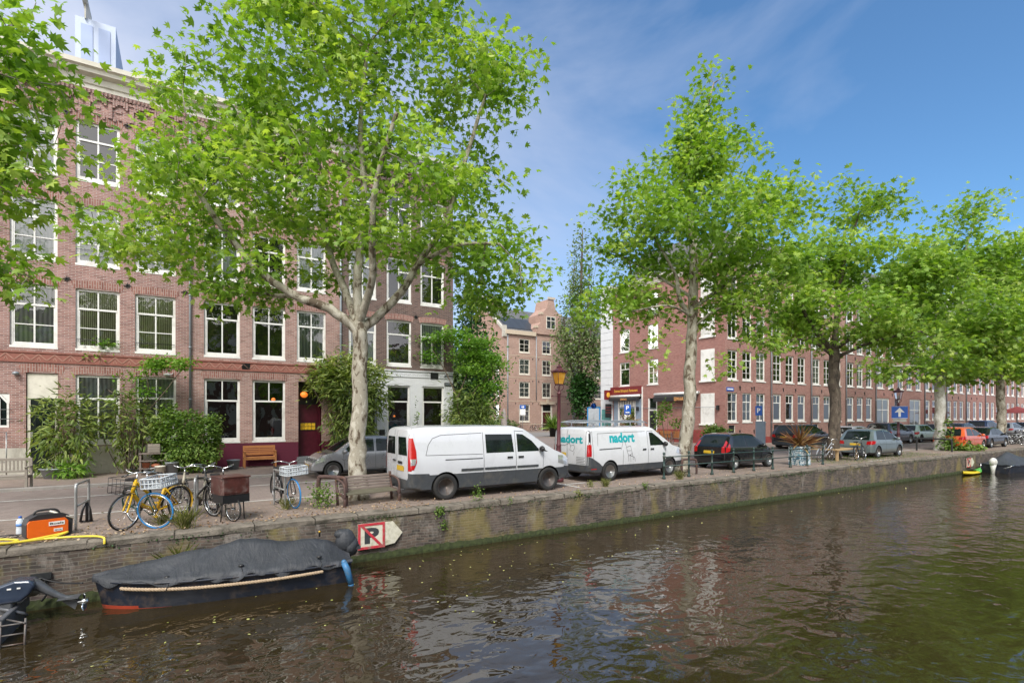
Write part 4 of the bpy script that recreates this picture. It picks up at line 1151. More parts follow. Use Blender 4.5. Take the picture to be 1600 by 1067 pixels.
grow('plane_tree', (16.35, 2.2, 0), 'tall leaning plane tree between the white van with teal lettering and the small black hatchback', 'tree', GT,
     pl([(-.05,0,-.1,.34),(.03,0,.5,.27),(.25,0,2.4,.235),(.33,0,4.4,.21),(.42,0,6.3,.19),(.42,0,8.5,.15),(.35,.1,10.5,.11),(.6,0,12.5,.07),(1.2,0,15,.03)]),
     limbs_([[(.4,0,5.9,.10),(-.2,-.3,6.6,.08),(-.4,-.3,7.6,.06),(-1.2,-.3,9,.04)], [(.4,0,6.3,.09),(1.5,.2,7.1,.07),(2.6,.3,7.8,.05),(4.0,0,8.7,.03)],
      [(.4,0,6.8,.07),(-1,.5,7.8,.05),(-2.4,.6,8.6,.03)], [(.4,0,7.6,.06),(1.4,-.8,8.8,.05),(2.8,-1,10.2,.03)], [(.4,0,5.4,.05),(1.2,-.8,6.2,.04),(2.6,-1.2,6.4,.025)], [(.4,0,6.0,.05),(-.8,-1,6.2,.04),(-2.2,-1,6.0,.025)]]),
     [(.55,0,13.9,.8,.9,1.6),(1.25,0,15.2,.35,.4,.9),(-.5,0,14.1,.5,.6,1.0,.7),(-.2,0,11.6,1.5,1.5,1.0),(1.9,0,11.9,1.5,1.4,1.0),(.9,0,12.4,1.2,1.2,1.0),(-1.9,0,10.3,1.7,1.8,1.0),(.8,0,9.2,3.0,3.4,1.6),(3.7,0,10.4,1.3,1.4,1.1),
      (-2.6,0,8.0,1.3,1.4,1.0),(-1.5,0,6.6,1.7,2.2,.9),(2.8,0,7.6,2.2,2.6,1.2),(2.1,0,6.2,1.5,2.0,.7),(-1.2,-.2,4.9,1.0,1.0,.5,.8),(3.2,-.2,5.3,.9,1,.7,.8),(-3.2,0,6.3,.9,.9,.7,.8),(1.6,-.2,4.4,.5,.5,.5,.5),(-1.0,-.2,4.0,.4,.4,.3,.4)],
     500, 32, .205, LF_MAIN, BARK_P, 5, cr=.36, gap=1.1)
grow('plane_tree', (27.5, 2.2, 0), 'plane tree with dark brown trunk behind the bicycles parked on the quay', 'tree', GT,
     pl([(0,0,-.1,.36),(0,0,.6,.29),(.05,0,2.5,.26),(.05,0,4.5,.25),(0,0,5.6,.24)]),
     limbs_([[(0,0,5.3,.14),(-1,0,6.6,.11),(-1.7,.2,8.2,.08),(-2,0,10,.05)], [(0,0,5.5,.15),(.4,.3,7.5,.11),(.6,.2,9.5,.08),(1.3,0,12.3,.04)], [(0,0,5.4,.13),(1.6,0,6.6,.10),(3.2,-.2,8.0,.07),(5,-.3,9.4,.04)], [(0,0,4.9,.09),(1.6,-.8,5.8,.07),(3.6,-1,6.2,.04)], [(0,0,5,.08),(-1.5,-.8,5.8,.06),(-2.6,-1,5.8,.03)]]),
     [(.9,0,12.6,1.3,1.5,1.5,.7),(2.2,0,12.3,1.3,1.5,1.0,.6),(-.6,0,10.0,2.2,2.6,1.5),(2.4,0,9.8,2.5,2.8,1.7),(-1.8,0,8.0,1.6,2,1.3),(.5,0,7.0,3.0,3.3,1.5),(4.2,0,8.6,2.2,2.4,1.6),(4.2,0,6.2,1.9,2.0,1.2),(-2.3,0,6.0,1.3,1.5,.8),(2.2,-.4,4.6,1.0,1.0,.55,.8),(4.6,-.2,4.3,1.0,.9,.6,.9),(-3.0,0,9.3,.8,1,.8,.6),(3.2,-.6,3.4,.5,.5,.3,.6)],
     470, 30, .24, LF_FAR, BARK_D, 8, cr=.42, gap=1.3, shape=LEAF_MAPLE)
grow('plane_tree', (40.4, 2.2, 0), 'plane tree with whitish trunk beside the orange hatchback, weeds around its foot', 'tree', GT,
     pl([(0,0,-.1,.38),(0,0,.6,.30),(-.05,0,2.5,.28),(0,0,5.0,.27)]),
     limbs_([[(0,0,4.8,.14),(-1.6,0,6.8,.10),(-2.4,.2,9,.07),(-3,0,11,.04)], [(0,0,5,.15),(.4,.3,7.5,.12),(1,.2,10,.09),(2,0,14,.04)], [(0,0,5,.13),(1.8,0,7,.10),(3.4,-.2,9.4,.07),(4,-.3,12,.04)], [(0,0,4.5,.10),(-2,-.8,5.2,.07),(-3.6,-1,5.2,.04)]]),
     [(1.8,0,14.6,1.3,1.5,1.6,.8),(3.2,0,15.5,1.2,1.2,.8,.7),(.6,0,12.2,2.2,2.6,1.7),(3.6,0,12.2,2.4,2.8,1.9),(-1.2,0,10.5,2.4,2.8,1.8),(1.8,0,9.0,3.4,3.4,2.0),(-2.2,0,7.6,2.4,2.6,1.7),(1.4,0,6.2,3.0,3.2,1.5),(-1.6,0,5.0,1.9,2.0,.9),(4.4,0,7.6,2.0,2.4,1.7),(-3.8,-.2,5.2,1.2,1.3,.8,.8),(-.3,-.6,4.0,.7,.8,.5,.6)],
     480, 28, .28, LF_FAR, BARK_W, 9, cr=.48, gap=1.5)
grow('plane_tree', (51.2, 2.2, 0), 'plane tree near the right edge, beside the grey sedan and the far bicycles', 'tree', GT,
     pl([(0,0,-.1,.36),(0,0,.6,.29),(0,0,2.5,.27),(-.1,0,5.2,.25)]),
     limbs_([[(0,0,4.9,.14),(-1.6,0,6.8,.10),(-2.4,.2,9,.07),(-3,0,12,.04)], [(0,0,5,.15),(.4,.3,7.5,.12),(1,.2,10,.09),(1.4,0,14,.04)], [(0,0,5,.13),(1.8,0,7,.10),(3.4,-.2,9.4,.07),(4,-.3,12,.04)]]),
     [(-.5,0,13.4,2.6,2.6,1.6),(2.3,0,13.6,2.4,2.6,1.6),(.4,0,10.5,3.6,3.4,2.2),(-1.4,0,8.0,2.8,3,1.8),(2.4,0,7.6,3.0,3.0,1.8),(.4,0,6.0,3.2,3.0,1.2),(-2.6,0,5.4,1.4,1.5,.9)],
     390, 26, .33, LF_FAR, BARK_P, 10, cr=.55, gap=1.6)
for k, (x, lb) in enumerate(((62.5, 'far plane tree just past the grey sedan at the right edge'), (74., 'farthest plane tree at the right edge of the photo'))):
    grow('plane_tree', (x, 2.2, 0), lb, 'tree', GT,
     pl([(0,0,-.1,.36),(0,0,2.5,.27),(-.1,0,5.2,.25)]),
     limbs_([[(0,0,4.9,.14),(-1.6,0,6.8,.10),(-3,0,12,.04)], [(0,0,5,.15),(1.4,0,14,.04)], [(0,0,5,.13),(1.8,0,7,.10),(4,-.3,12,.04)]]),
     [(-.5,0,13.2,3,3,2.2),(1.5,0,10.5,3.8,3.6,2.4),(-1.4,0,8.0,3,3,2.0),(1.4,0,6.6,3.4,3.4,1.8)],
     200, 22, .50, LF_FAR, BARK_P, 20+k, cr=.85, shape=LEAF_OVAL)
grow('plane_tree', (-8.4, 2.2, 0), 'plane tree at the left edge of the photo, only its outer branches in view', 'tree', GT,
     pl([(0,0,-.1,.32),(0,0,1.3,.22),(.02,0,3.0,.2),(.04,0,4.6,.20)]),
     limbs_([[(0,0,4.3,.13),(1.6,.6,4.9,.11),(3.2,1.3,5.0,.08),(4.6,1.9,4.9,.05),(5.6,2.4,4.7,.02)], [(0,0,4.5,.13),(1.4,.5,5.8,.11),(3,1.2,6.8,.08),(4.6,2,7.8,.04)], [(0,0,4.5,.12),(-1.4,0,6.5,.1),(-2.6,0,8.8,.05)], [(0,0,4.5,.12),(.3,0,7,.1),(.6,0,10.5,.05)], [(1.4,.5,5.8,.07),(3.4,1.7,5.9,.05),(5.0,2.3,6.2,.03)]]),
     [(5.25,2.3,8.7,1.15,1.1,.75),(5.2,2.4,7.6,1.15,1.1,.8),(5.35,2.3,6.4,.95,1.0,.55),(5.6,2.4,4.75,.95,.8,.26,1.5),(4.0,1.8,8.5,1.3,1.4,1.3),(4.2,1.8,6.5,1.3,1.2,1.0),(4.6,1.9,4.9,.9,1.0,.4),
      (2.2,2,9,1.5,1.5,1.5,.25),(0,1,10,2.2,2.2,2.0,.12),(5.0,2.2,10.3,.9,1,.4,.6)],
     210, 21, .19, LF_MAIN, BARK_P, 15, cr=.33)
# poplar with ivy in front of the pink building
grow('poplar_tree', (46.8, 45.5, 0), 'slender grey-green poplar with ivy round its trunk in front of the pink brick building', 'tree', None,
     pl([(0,0,-.1,.6),(0,0,3,.45),(0,0,10,.35),(.2,0,20,.2),(.4,0,28,.06)]),
     limbs_([[(0,0,6,.2),(-1.5,0,10,.12),(-2.2,0,16,.05)], [(0,0,6,.2),(1.5,0,10,.12),(2.4,0,15,.05)], [(0,0,9,.15),(-.9,.6,16,.08),(-.6,.6,24,.04)], [(0,0,9,.15),(.9,-.6,16,.08),(1.4,-.6,23,.04)]]),
     [(.2,0,26.5,1.0,1,2.6),(0,0,22,1.7,1.7,3),(.2,0,17.5,2.5,2.4,3),(-.6,0,13,2.9,2.6,2.6),(1.6,0,12,2.6,2.4,2.6),(.6,0,8.6,3.0,2.4,1.5),(2.6,0,9.5,1.6,1.4,1.6),(-2.2,0,10,1.3,1.3,2.4),(-1.9,0,17,1.0,1,2.5,.7)],
     340, 22, .34, LF_POP, BARK_D, 21, shape=LEAF_OVAL, cr=.62, flat=1.0, tip=.02)
bush('ivy_column', (46.5, 45.0, 0), 'dark ivy climbing the lower trunk of the poplar', 'ivy', None, [(.1,0,6.0,1.3,1.2,2.2),(.2,0,3.8,1.0,1,1.9),(-.5,0,5.2,1.2,1,1.2),(1.0,0,6.0,1.2,1,1.2)], 2600, .42, LF_IVY, 22, hollow=.7)
for k, (x, y, h_, r_, sd, lb) in enumerate(((25.8,38,15.5,2.6,31,'tall dark green tree behind the small feathery tree, left of the pink building'), (20.5,37,13,2.6,32,'dark green tree partly hidden by the corner of the white ground floor house'),
        (31,49,10,2.2,33,'smaller tree standing by the side wall of the pink building'))):
    grow('garden_tree', (x, y, 0), lb, 'tree', 'trees at the far side of the square',
     pl([(0,0,-.1,.3),(0,0,3,.22),(.1,0,h_*.6,.12),(.1,0,h_*.9,.04)]), limbs_([[(0,0,3.2,.12),(-1,0,5.5,.08),(-1.6,0,8,.04)], [(0,0,3.2,.12),(1,0,5.5,.08),(1.6,0,8,.04)]]),
     [(0,0,h_*.88,r_*.5,r_*.5,h_*.14),(0,0,h_*.68,r_*.8,r_*.8,h_*.16),(-.5,0,h_*.45,r_,r_,h_*.15),(.6,0,h_*.5,r_,r_,h_*.14),(0,0,h_*.28,r_*1.1,r_,h_*.12)],
     230, 24, .38, LF_POP if k else LF_IVY, BARK_D, sd, shape=LEAF_OVAL, cr=.65, flat=1.0)
# small feathery tree at the corner of house C
grow('small_tree', (12.1, 12.3, 0), 'small feathery bright green tree at the corner of the white ground floor house', 'tree', None,
     pl([(0,0,0,.07),(-.2,0,1.5,.055),(-.45,0,3.2,.045)]), limbs_([[(-.3,0,2.4,.04),(.6,0,3.6,.03),(1.4,0,4.4,.02)], [(-.45,0,3.1,.04),(-1.0,0,4.4,.03),(-1.7,0,5.6,.02)], [(-.4,0,2.9,.04),(.1,0,4.3,.03),(.7,0,5.8,.02)]]),
     [(-1.9,0,6.0,.75,.5,.22),(-2.0,0,5.2,.6,.5,.2),(-.6,0,6.3,.9,.6,.25),(.3,0,5.9,1.0,.7,.3),(1.1,0,5.2,.9,.6,.3),(1.7,0,4.7,.6,.5,.25),(.6,0,4.5,.8,.6,.3),(1.1,0,3.7,.8,.6,.35),(-.1,0,5.2,.8,.6,.3),(1.3,0,2.9,.5,.5,.3,.7)],
     150, 46, .13, LF_SUM, TWIG, 41, shape=LEAF_OVAL, cr=.22, flat=.45, tip=.004, droop=.1)
grow('climbing_tree', (-1.35, 12.95, 0), 'thin climbing shrub with feathery sprays spread over the brown brick house', 'shrub', None,
     pl([(0,0,0,.05),(0,0,1.2,.045),(.1,0,2.2,.04)]), limbs_([[(.1,0,2.2,.03),(-.9,0,2.9,.022),(-1.9,0,3.6,.016),(-2.1,0,4.4,.01)], [(.1,0,2.2,.03),(.9,0,3.1,.02),(1.5,0,3.9,.012)], [(.1,0,2.1,.03),(.25,0,3.2,.02),(.1,0,4.0,.01)], [(-1.9,0,3.6,.012),(-1.4,0,4.6,.008)]]),
     [(-2.5,0,4.05,.6,.25,.18),(-1.9,0,4.35,.6,.25,.22),(-1.35,0,4.9,.42,.3,.16,1.6),(.35,0,4.05,.35,.2,.3),(1.1,0,4.15,.7,.25,.2,1.3),(1.7,0,4.2,.3,.2,.15),(-.4,0,3.6,.4,.3,.2,.5),(.1,0,3.1,.3,.3,.2,.5),(-2.9,0,3.75,.3,.2,.14)],
     84, 30, .115, LF_SUM, TWIG, 42, shape=LEAF_OVAL, cr=.17, flat=.45, tip=.004, droop=.1)
GB = 'bamboo and shrubs against the left houses'
bush('bamboo', (6.25, 12.75, 0), 'tall dense bamboo clump covering the wall beside the maroon door', 'bamboo', GB,
     [(-.1,0,4.3,1.35,.45,.6),(.8,0,3.9,1.2,.45,.7),(-.7,-.1,3.6,1.0,.4,.7),(.4,0,2.9,1.2,.45,.8),(.3,0,1.6,1.1,.4,1.0),(1.3,0,3.0,.8,.4,.6),(.3,0,.8,1.0,.4,.7)], 6500, .30, LF_BAM, 51, LEAF_LONG, stems=26, droop=.55, hollow=.3)
bush('bamboo', (-3.65, 12.7, 0), 'yellowish bamboo clump beside the dark green door', 'bamboo', GB,
     [(-.1,-.1,2.35,.85,.35,.35),(.35,0,1.8,.7,.4,.6),(-.2,-.1,1.35,.65,.4,.4),(.4,0,.9,.6,.4,.5),(-.3,-.15,.35,.55,.4,.25),(.5,0,2.7,.45,.3,.3)], 1500, .27, LF_BAM, 52, LEAF_LONG, stems=22, droop=.5)
bush('bamboo', (-1.75, 12.7, 0), 'bamboo clump between the two ground floor windows of the left house', 'bamboo', GB,
     [(0,-.1,2.75,.6,.35,.35),(.1,0,2.2,.65,.4,.5),(.1,0,1.5,.5,.35,.55),(0,0,.8,.4,.3,.5),(-.8,0,1.9,.5,.3,.6,.6),(.8,0,1.6,.4,.3,.4,.3)], 1000, .27, LF_BAM, 53, LEAF_LONG, stems=24, droop=.6)
bush('bamboo', (12.35, 12.4, 0), 'bamboo bush at the corner right of the white ground floor', 'bamboo', GB,
     [(0,0,2.9,.8,.6,.5),(-.3,0,2.2,.9,.6,.7),(.4,0,1.7,.9,.6,.7),(0,0,.9,1,.6,.8),(.7,.0,2.6,.5,.5,.5)], 2600, .30, LF_BAM, 54, LEAF_LONG, stems=14, droop=.6, hollow=.4)
bush('round_bush', (-.15, 12.3, 0), 'big round leafy green bush spilling onto the pavement', 'bush', GB,
     [(.35,0,1.35,1.2,.75,1.0),(-.35,0,1.7,.6,.55,.75),(1.0,-.1,1.5,.65,.6,.55),(.4,-.2,.7,1.2,.6,.6),(-.40,0,2.4,.3,.3,.3),(1.3,0,1.95,.35,.3,.25)], 9000, .105, LF_BUSH, 55, LEAF_OVAL, stems=14, droop=.5, hollow=.72)
bush('low_fern', (-3.35, 12.1, 0), 'bright green fern at the foot of the bamboo by the dark door', 'fern', GB, [(0,0,.25,.5,.4,.22)], 420, .2, LF_SUM, 56, LEAF_LONG, stems=5, droop=.2)
bush('potted_shrub', (9.75, 12.9, 0), 'small round shrub between the windows of the white ground floor', 'shrub', None, [(0,0,1.05,.35,.3,.35),(-.05,0,2.2,.12,.1,.9,.5)], 700, .09, LF_BUSH, 57)
for k, (x, y, rr, hh, sd, lb) in enumerate(((30.2,46,2.6,2.2,61,'green shrubs in the front garden at the left end of the pink building'), (36,48.5,2.0,1.6,62,'shrubs with white flowers beside the parasol near the pink building'), (50.5,46.5,3.0,1.9,63,'wide shrub bed at the foot of the poplar'), (24,33,2.2,3.0,64,'dark hedge bush under the tall dark tree'))):
    bush('garden_bush', (x, y, 0), lb, 'bush', 'bushes at the far side of the square', [(0,0,hh*.5,rr,rr*.5,hh*.5),(rr*.4,0,hh*.6,rr*.6,rr*.4,hh*.4)], 1300, .28, LF_POP, sd)

# moss cushions and broken edges on the quay
rng = np.random.default_rng(303); N = 2600
xs_ = rng.choice(rng.uniform(-6, 40, 60), N)+rng.normal(size=N)*.25
pos = np.c_[xs_, -.015+rng.normal(size=N)*.012, -.05-np.abs(rng.normal(size=N))*.07]
o = leaf_mesh('moss', LEAF_OVAL, pos, .035, LF_IVY, rng, None, droop=.2); tag(o, kind='stuff')
# weeds, litter, grass
def weed(x, y, z, h, n, sd, lb, mat=LF_BUSH, shape=LEAF_OVAL):
    n = int(n*2.4); rng = np.random.default_rng(sd)
    pos = rng.normal(size=(n, 3))*np.array([h*.28, h*.22, h*.28]); pos[:, 2] += h*.5
    o = leaf_mesh('weed', shape, pos, .03+h*.05, mat, rng, None); o.location = (x, y, z); return tag(o, lb, 'weed', 'weeds along the quay')
weed(5.15, -.05, -.22, .26, 90, 71, 'green weed growing from the wall beside the arrow board')
weed(5.25, -.06, -.52, .2, 50, 81, 'small weed hanging below the tip of the arrow board')
weed(6.3, .2, .02, .34, 70, 72, 'leafy weed on the quay edge in front of the long white van')
weed(7.15, .02, -.1, .14, 40, 73, 'small weed under the quay edge below the middle of the long van')
weed(9.4, .0, -.12, .2, 60, 74, 'yellowish weed on the wall below the burgundy lamp post', LF_GRASS)
weed(12.0, .0, -.08, .2, 60, 75, 'weed on the wall below the van with teal lettering')
weed(2.75, 1.25, 0, .55, 190, 76, 'green weed clump at the left end of the worn quay bench')
weed(10.5, .75, 0, .2, 80, 77, 'dry weed at the foot of the burgundy lamp post', LF_GRASS)
weed(2.95, -.02, -.45, .14, 40, 78, 'tiny weed on the wall left of the no parking board')
bush('roadside_weeds', (40.9, 1.5, 0), 'rank green weeds around the whitish plane trunk next to the orange hatchback', 'weeds', None, [(-.3,0,.3,.9,.5,.3),(-.6,0,1.1,.4,.4,.9,.7),(.6,-.3,.25,.8,.4,.22)], 1100, .15, LF_BUSH, 79)
grass_tuft('grass_tuft', (.02,.32,0), 'tall dry grass tuft behind the bow of the covered boat', .42, 110, 91)
grass_tuft('grass_tuft', (-.35,.9,0), 'dry grass tuft between the yellow bicycle and the blue tyred wheel', .26, 90, 92)
grass_tuft('grass_tuft', (2.0,1.5,0), 'grass tuft at the foot of the rack with the single blue tyred bicycle', .28, 80, 93)
grass_tuft('grass_tuft', (14.3,.6,0), 'dry grass at the left end of the green railing', .3, 120, 94)
grass_tuft('grass_tuft', (10.9,.55,0), 'grass beside the white bay marking near the lamp post', .26, 110, 95)
o = grass_tuft('grass_tuft', (-.02,-.03,-.75), 'dead straw hanging down the quay wall above the covered boat', .6, 60, 96)
rng = np.random.default_rng(5)
N = 2600
xs = np.concatenate([rng.uniform(-6, 5, 1500), rng.uniform(5, 45, 1100)]); ys = np.abs(rng.normal(size=N))*.75+.15+(rng.random(N) < .2)*rng.random(N)*2
pos = np.stack([xs, ys, np.full(N, .035)], 1)
tag(leaf_mesh('leaf_litter', LEAF_OVAL, pos, .055, LF_FALL, rng, None, droop=0, upw=4), kind='stuff')
N = 900
pos = np.stack([rng.uniform(-8, 32, N), rng.choice([8.6, 13.2], N)+rng.normal(size=N)*.12, np.full(N, .02)], 1)
tag(leaf_mesh('leaf_litter', LEAF_OVAL, pos, .06, LF_FALL, rng, None, droop=0, upw=4), kind='stuff')
N = 2600
pos = np.stack([rng.uniform(24.5, 36, N), rng.uniform(.45, 2.6, N), np.full(N, .0)], 1)
tag(leaf_mesh('verge_grass', LEAF_BLADE, pos, .13, LF_BUSH, rng, None, droop=-1.2, upw=.4), kind='stuff')
N = 210
cx = rng.choice(9, N); CX = np.array([[3,-1.0],[5.2,-1.2],[7.2,-2.5],[1.5,-2.5],[4.6,-3.4],[14,-.5],[22,-.4],[27,-.4],[-1,-2.2]])
pos = np.c_[CX[cx]+rng.normal(size=(N,2))*np.array([2.2,.7]), np.full(N, WZ+.006)]
pos = pos[pos[:,1] < -.06]
tag(leaf_mesh('floating_leaves', LEAF_OVAL, pos, .055, LF_FLOAT, rng, None, droop=0, upw=9), kind='stuff')
# ------------------------------------------------------------------ vehicles
def interp(pts, x):
    if x <= pts[0][0]: return pts[0][1]
    for (a, b), (c, d) in zip(pts, pts[1:]):
        if x <= c: return b+(d-b)*(x-a)/(c-a) if c > a else d
    return pts[-1][1]

class Car:
    """body lofted over stations along x (rear 0, front L), wheel openings cut, glass, lamps and gaps laid on the surface"""
    def __init__(s, name, label, cat, loc, rz, spec, paint, group='parked cars'):
        s.sp = spec; s.root = empty(name, loc, rz, label, cat, group)
        Ln, W = spec['L'], spec['W']/2
        top, belt = spec['top'], spec['belt']; zb = spec.get('zb', .2); clad = spec.get('clad', .32)
        tum = spec.get('tum', .30); re, fe = spec.get('rearround', .10), spec.get('frontround', .45)
        xs = sorted({round(i*Ln/64, 4) for i in range(65)} | {round(p[0], 4) for p in top} | {.012, .03, .06, Ln-.012, Ln-.03, Ln-.06})
        xs = [x for x in xs if 0 <= x <= Ln]
        V = []; rows = []
        def st(x): # smoothed top
            v = [interp(top, min(max(x+o, 0), Ln)) for o in (-.05, -.025, 0, .025, .05)]
            return v[2] if x < .07 or x > Ln-.07 else sum(v)/5
        for x in xs:
            T = st(x); B = min(interp(belt, x), T-.015)
            w = W
            if x < re: w *= 1-.14*(1-math.sqrt(max(0, 1-((re-x)/re)**2)))
            if x > Ln-fe: q = (x-(Ln-fe))/fe; w *= 1-.26*(1-math.sqrt(max(0, 1-q*q)))
            zz = zb + (.10*max(0, (x-(Ln-.5))/.5)) + .08*max(0, (.35-x)/.35)
            g = T-B; k = min(1, g/.35)
            wr = w*.985-tum*max(0, g-.05)
            P = [(0, zz), (w*.8, zz), (w*.95, zz+.05), (w*.985, clad), (w, clad+(B-clad)*.35), (w*1.0, clad+(B-clad)*.72), (w*.985, B),
                 (w*.985+(wr-w*.985)*.45, B+g*.45), (w*.985+(wr-w*.985)*.86, B+g*.84), (wr*.93, B+g*.955), (wr*.75, T-.012*k), (wr*.4, T-.002), (0, T)]
            P[3] = (P[3][0], min(clad, B-.05))
            row = [(x, y, z) for y, z in P] + [(x, -y, z) for y, z in P[-2:0:-1]]
            rows.append(row)
        n = len(rows[0]); mb = MB(); vs = [p for r in rows for p in r]; fs = []; mis = []
        for i in range(len(rows)-1):
            for j in range(n):
                j2 = (j+1) % n
                fs.append((i*n+j, i*n+j2, (i+1)*n+j2, (i+1)*n+j))
        o0 = len(fs)
        fs.append(tuple(range(n))[::-1]); fs.append(tuple((len(rows)-1)*n+j for j in range(n)))
        mb.add(vs, fs, 0, True)
        for i, f in enumerate(mb.f):
            c = sum(mb.v[q][2] for q in f)/len(f); xx = sum(mb.v[q][0] for q in f)/len(f)
            jj = i % n
            if i < o0 and jj in (0,1,2,n-1,n-2,n-3): mb.mi[i] = 1
        me_o = mb.build('body_tmp', [paint, PLASTIC, BLACK], None)
        # wheel openings
        cut = MB(); r = spec['r']; wx = spec['wx']
        for x in wx:
            for sgn in (-1, 1):
                cut.lathe([(r+.055, sgn*(W-.30)), (r+.055, sgn*(W+.2))], 36, 2, axis='y', c=(x, 0, r))
        co = cut.build('cut_tmp', [paint, PLASTIC, BLACK], None)
        md = me_o.modifiers.new('b', 'BOOLEAN'); md.operation = 'DIFFERENCE'; md.object = co; md.solver = 'EXACT'
        bpy.context.view_layer.update()
        me = bpy.data.meshes.new_from_object(me_o.evaluated_get(bpy.context.evaluated_depsgraph_get()))
        bpy.data.objects.remove(me_o); bpy.data.objects.remove(co)
        me.polygons.foreach_set('use_smooth', [True]*len(me.polygons)); me.set_sharp_from_angle(angle=R(32))
        me.name = 'body'
        s.body = link_mesh('body', me, s.root)
        bm = bmesh.new(); bm.from_mesh(me); s.bvh = BVHTree.FromBMesh(bm); bm.free()
        s.W = W; s.L = Ln
    def proj(s, side, u, w, off):
        if side in (1, -1): o, d = Vector((u, side*3, w)), Vector((0, -side, 0))
        elif side == 'rear': o, d = Vector((-2, u, w)), Vector((1, 0, 0))
        elif side == 'front': o, d = Vector((s.L+2, u, w)), Vector((-1, 0, 0))
        else: o, d = Vector((u, w, 4)), Vector((0, 0, -1))
        h = s.bvh.ray_cast(o, d)
        if h[0] is None: return None
        nn = h[1]; nn = nn if nn.dot(d) < 0 else -nn
        return h[0] + (nn*.5 - d*.5)*off
    def decal(s, name, polys, side, mat, off=.006, parent=None, grid=.08, sides=(1, -1)):
        if 'lamp' in name or 'bumper' in name: grid = .03
        join = name in ('panel_gap', 'chair_drawing', 'small_lettering', 'cladding', 'side_trim'); mb = MB(); o = None
        for sd in ([side] if side != 'side' else sides):
            for poly in polys:
                if not join: mb = MB()
                bm = bmesh.new()
                f = bm.faces.new([bm.verts.new((p[0], p[1], 0)) for p in poly])
                bmesh.ops.triangulate(bm, faces=bm.faces[:])
                a0, a1 = min(p[0] for p in poly), max(p[0] for p in poly); b0, b1 = min(p[1] for p in poly), max(p[1] for p in poly)
                k = a0+grid
                while k < a1:
                    bmesh.ops.bisect_plane(bm, geom=bm.verts[:]+bm.edges[:]+bm.faces[:], plane_co=(k,0,0), plane_no=(1,0,0)); k += grid
                k = b0+grid
                while k < b1:
                    bmesh.ops.bisect_plane(bm, geom=bm.verts[:]+bm.edges[:]+bm.faces[:], plane_co=(0,k,0), plane_no=(0,1,0)); k += grid
                bm.verts.index_update(); pv = []; ok = []
                for v in bm.verts:
                    q = s.proj(sd, v.co.x, v.co.y, off); ok.append(q is not None); pv.append(q if q is not None else Vector((0,0,0)))
                fs = [[v.index for v in f.verts] for f in bm.faces if all(ok[v.index] for v in f.verts)]
                if not join and fs:   # keep the one connected piece
                    pr_ = list(range(len(pv)))
                    def fd(a):
                        while pr_[a] != a: pr_[a] = pr_[pr_[a]]; a = pr_[a]
                        return a
                    for f in fs:
                        for q_ in f[1:]: pr_[fd(q_)] = fd(f[0])
                    cnt = {}
                    for f in fs: cnt[fd(f[0])] = cnt.get(fd(f[0]), 0)+1
                    best = max(cnt, key=cnt.get); fs = [f for f in fs if fd(f[0]) == best]
                    used = sorted({q_ for f in fs for q_ in f}); ix = {a: b for b, a in enumerate(used)}
                    pv = [pv[a] for a in used]; fs = [[ix[a] for a in f] for f in fs]
                mb.add(pv, fs, 0, True); bm.free()
                if not join and fs: o = mb.build(name, mat, parent or s.root, fix=False)
        if not join: return o
        return mb.build(name, mat, parent or s.root, fix=False)
    def lines(s, name, paths, side, w=.012, mat=None, off=.003, parent=None, sides=(1,-1)):
        polys = []
        for P in paths:
            for (a, b), (c, d) in zip(P, P[1:]):
                l = math.hypot(c-a, d-b)
                if l < 1e-6: continue
                nx, ny = -(d-b)/l*w/2, (c-a)/l*w/2
                polys.append([(a+nx, b+ny), (c+nx, d+ny), (c-nx, d-ny), (a-nx, b-ny)])
        return s.decal(name, polys, side, mat or SEAM, off, parent, sides=sides)
    def text(s, name, txt, a, b, c, e, side, mat, bold=.0, parent=None, off=.005):
        vs, fs, _ = text_data(txt, bold); mb = MB(); pts = []
        for v in vs:
            q = s.proj(side, a+(b-a)*v[0], c+(e-c)*v[1], off); pts.append(q if q is not None else Vector((0,0,-5)))
        mb.add(pts, fs); return mb.build(name, mat, parent or s.root, fix=False)
    def wheels(s, rim='alloy', rimmat=ALLOY, spokes=10, width=.19):
        r = s.sp['r']
        for x in s.sp['wx']:
            for sgn in (-1, 1):
                w = empty('wheel', (x, sgn*(s.W-.015), r), 0 if sgn > 0 else PI); w.parent = s.root
                t = MB(); h = width
                t.lathe([(r*.64,-h),(r*.9,-h),(r*.985,-h*.85),(r,-h*.5),(r,-h*.3),(r*.985,-.012),(r*.93,0.0),(r*.68,.004),(r*.66,-.01),(r*.64,-.03)], 40, 0, axis='y')
                t.build('tyre', RUBBER, w)
                m = MB(); R0 = r*.665
                m.lathe([(R0,-.005),(R0*.96,-.002),(R0*.93,-.03),(R0*.93,-h*.7)], 40, 0, axis='y')
                m.lathe([(R0*.93,-.075),(0.0,-.075)], 32, 1, axis='y')
                m.lathe([(0.0001,-.012),(R0*.2,-.014),(R0*.22,-.05),(R0*.22,-.075)], 20, 0, axis='y')
                if rim == 'alloy':
                    for k in range(spokes):
                        a = 2*PI*k/spokes
                        M = Matrix.Rotation(a, 4, 'Y'); ww = R0*2.2/spokes*.42
                        m.prism([(R0*.18,-ww*.9),(R0*.95,-ww),(R0*.95,ww),(R0*.18,ww*.9)], -.045, -.016, mi=0, M=M)
                elif rim == 'steel':
                    m.lathe([(R0*.9,-.05),(R0*.72,-.022),(R0*.4,-.03),(R0*.25,-.018)], 32, 0, axis='y')
                    for k in range(12):
                        a = 2*PI*k/12; m.lathe([(0.0001,-.016),(R0*.10,-.016)], 8, 1, axis='y', c=(math.cos(a)*R0*.74, 0, math.sin(a)*R0*.74))
                m.build('rim', [rimmat, BLACK], w)
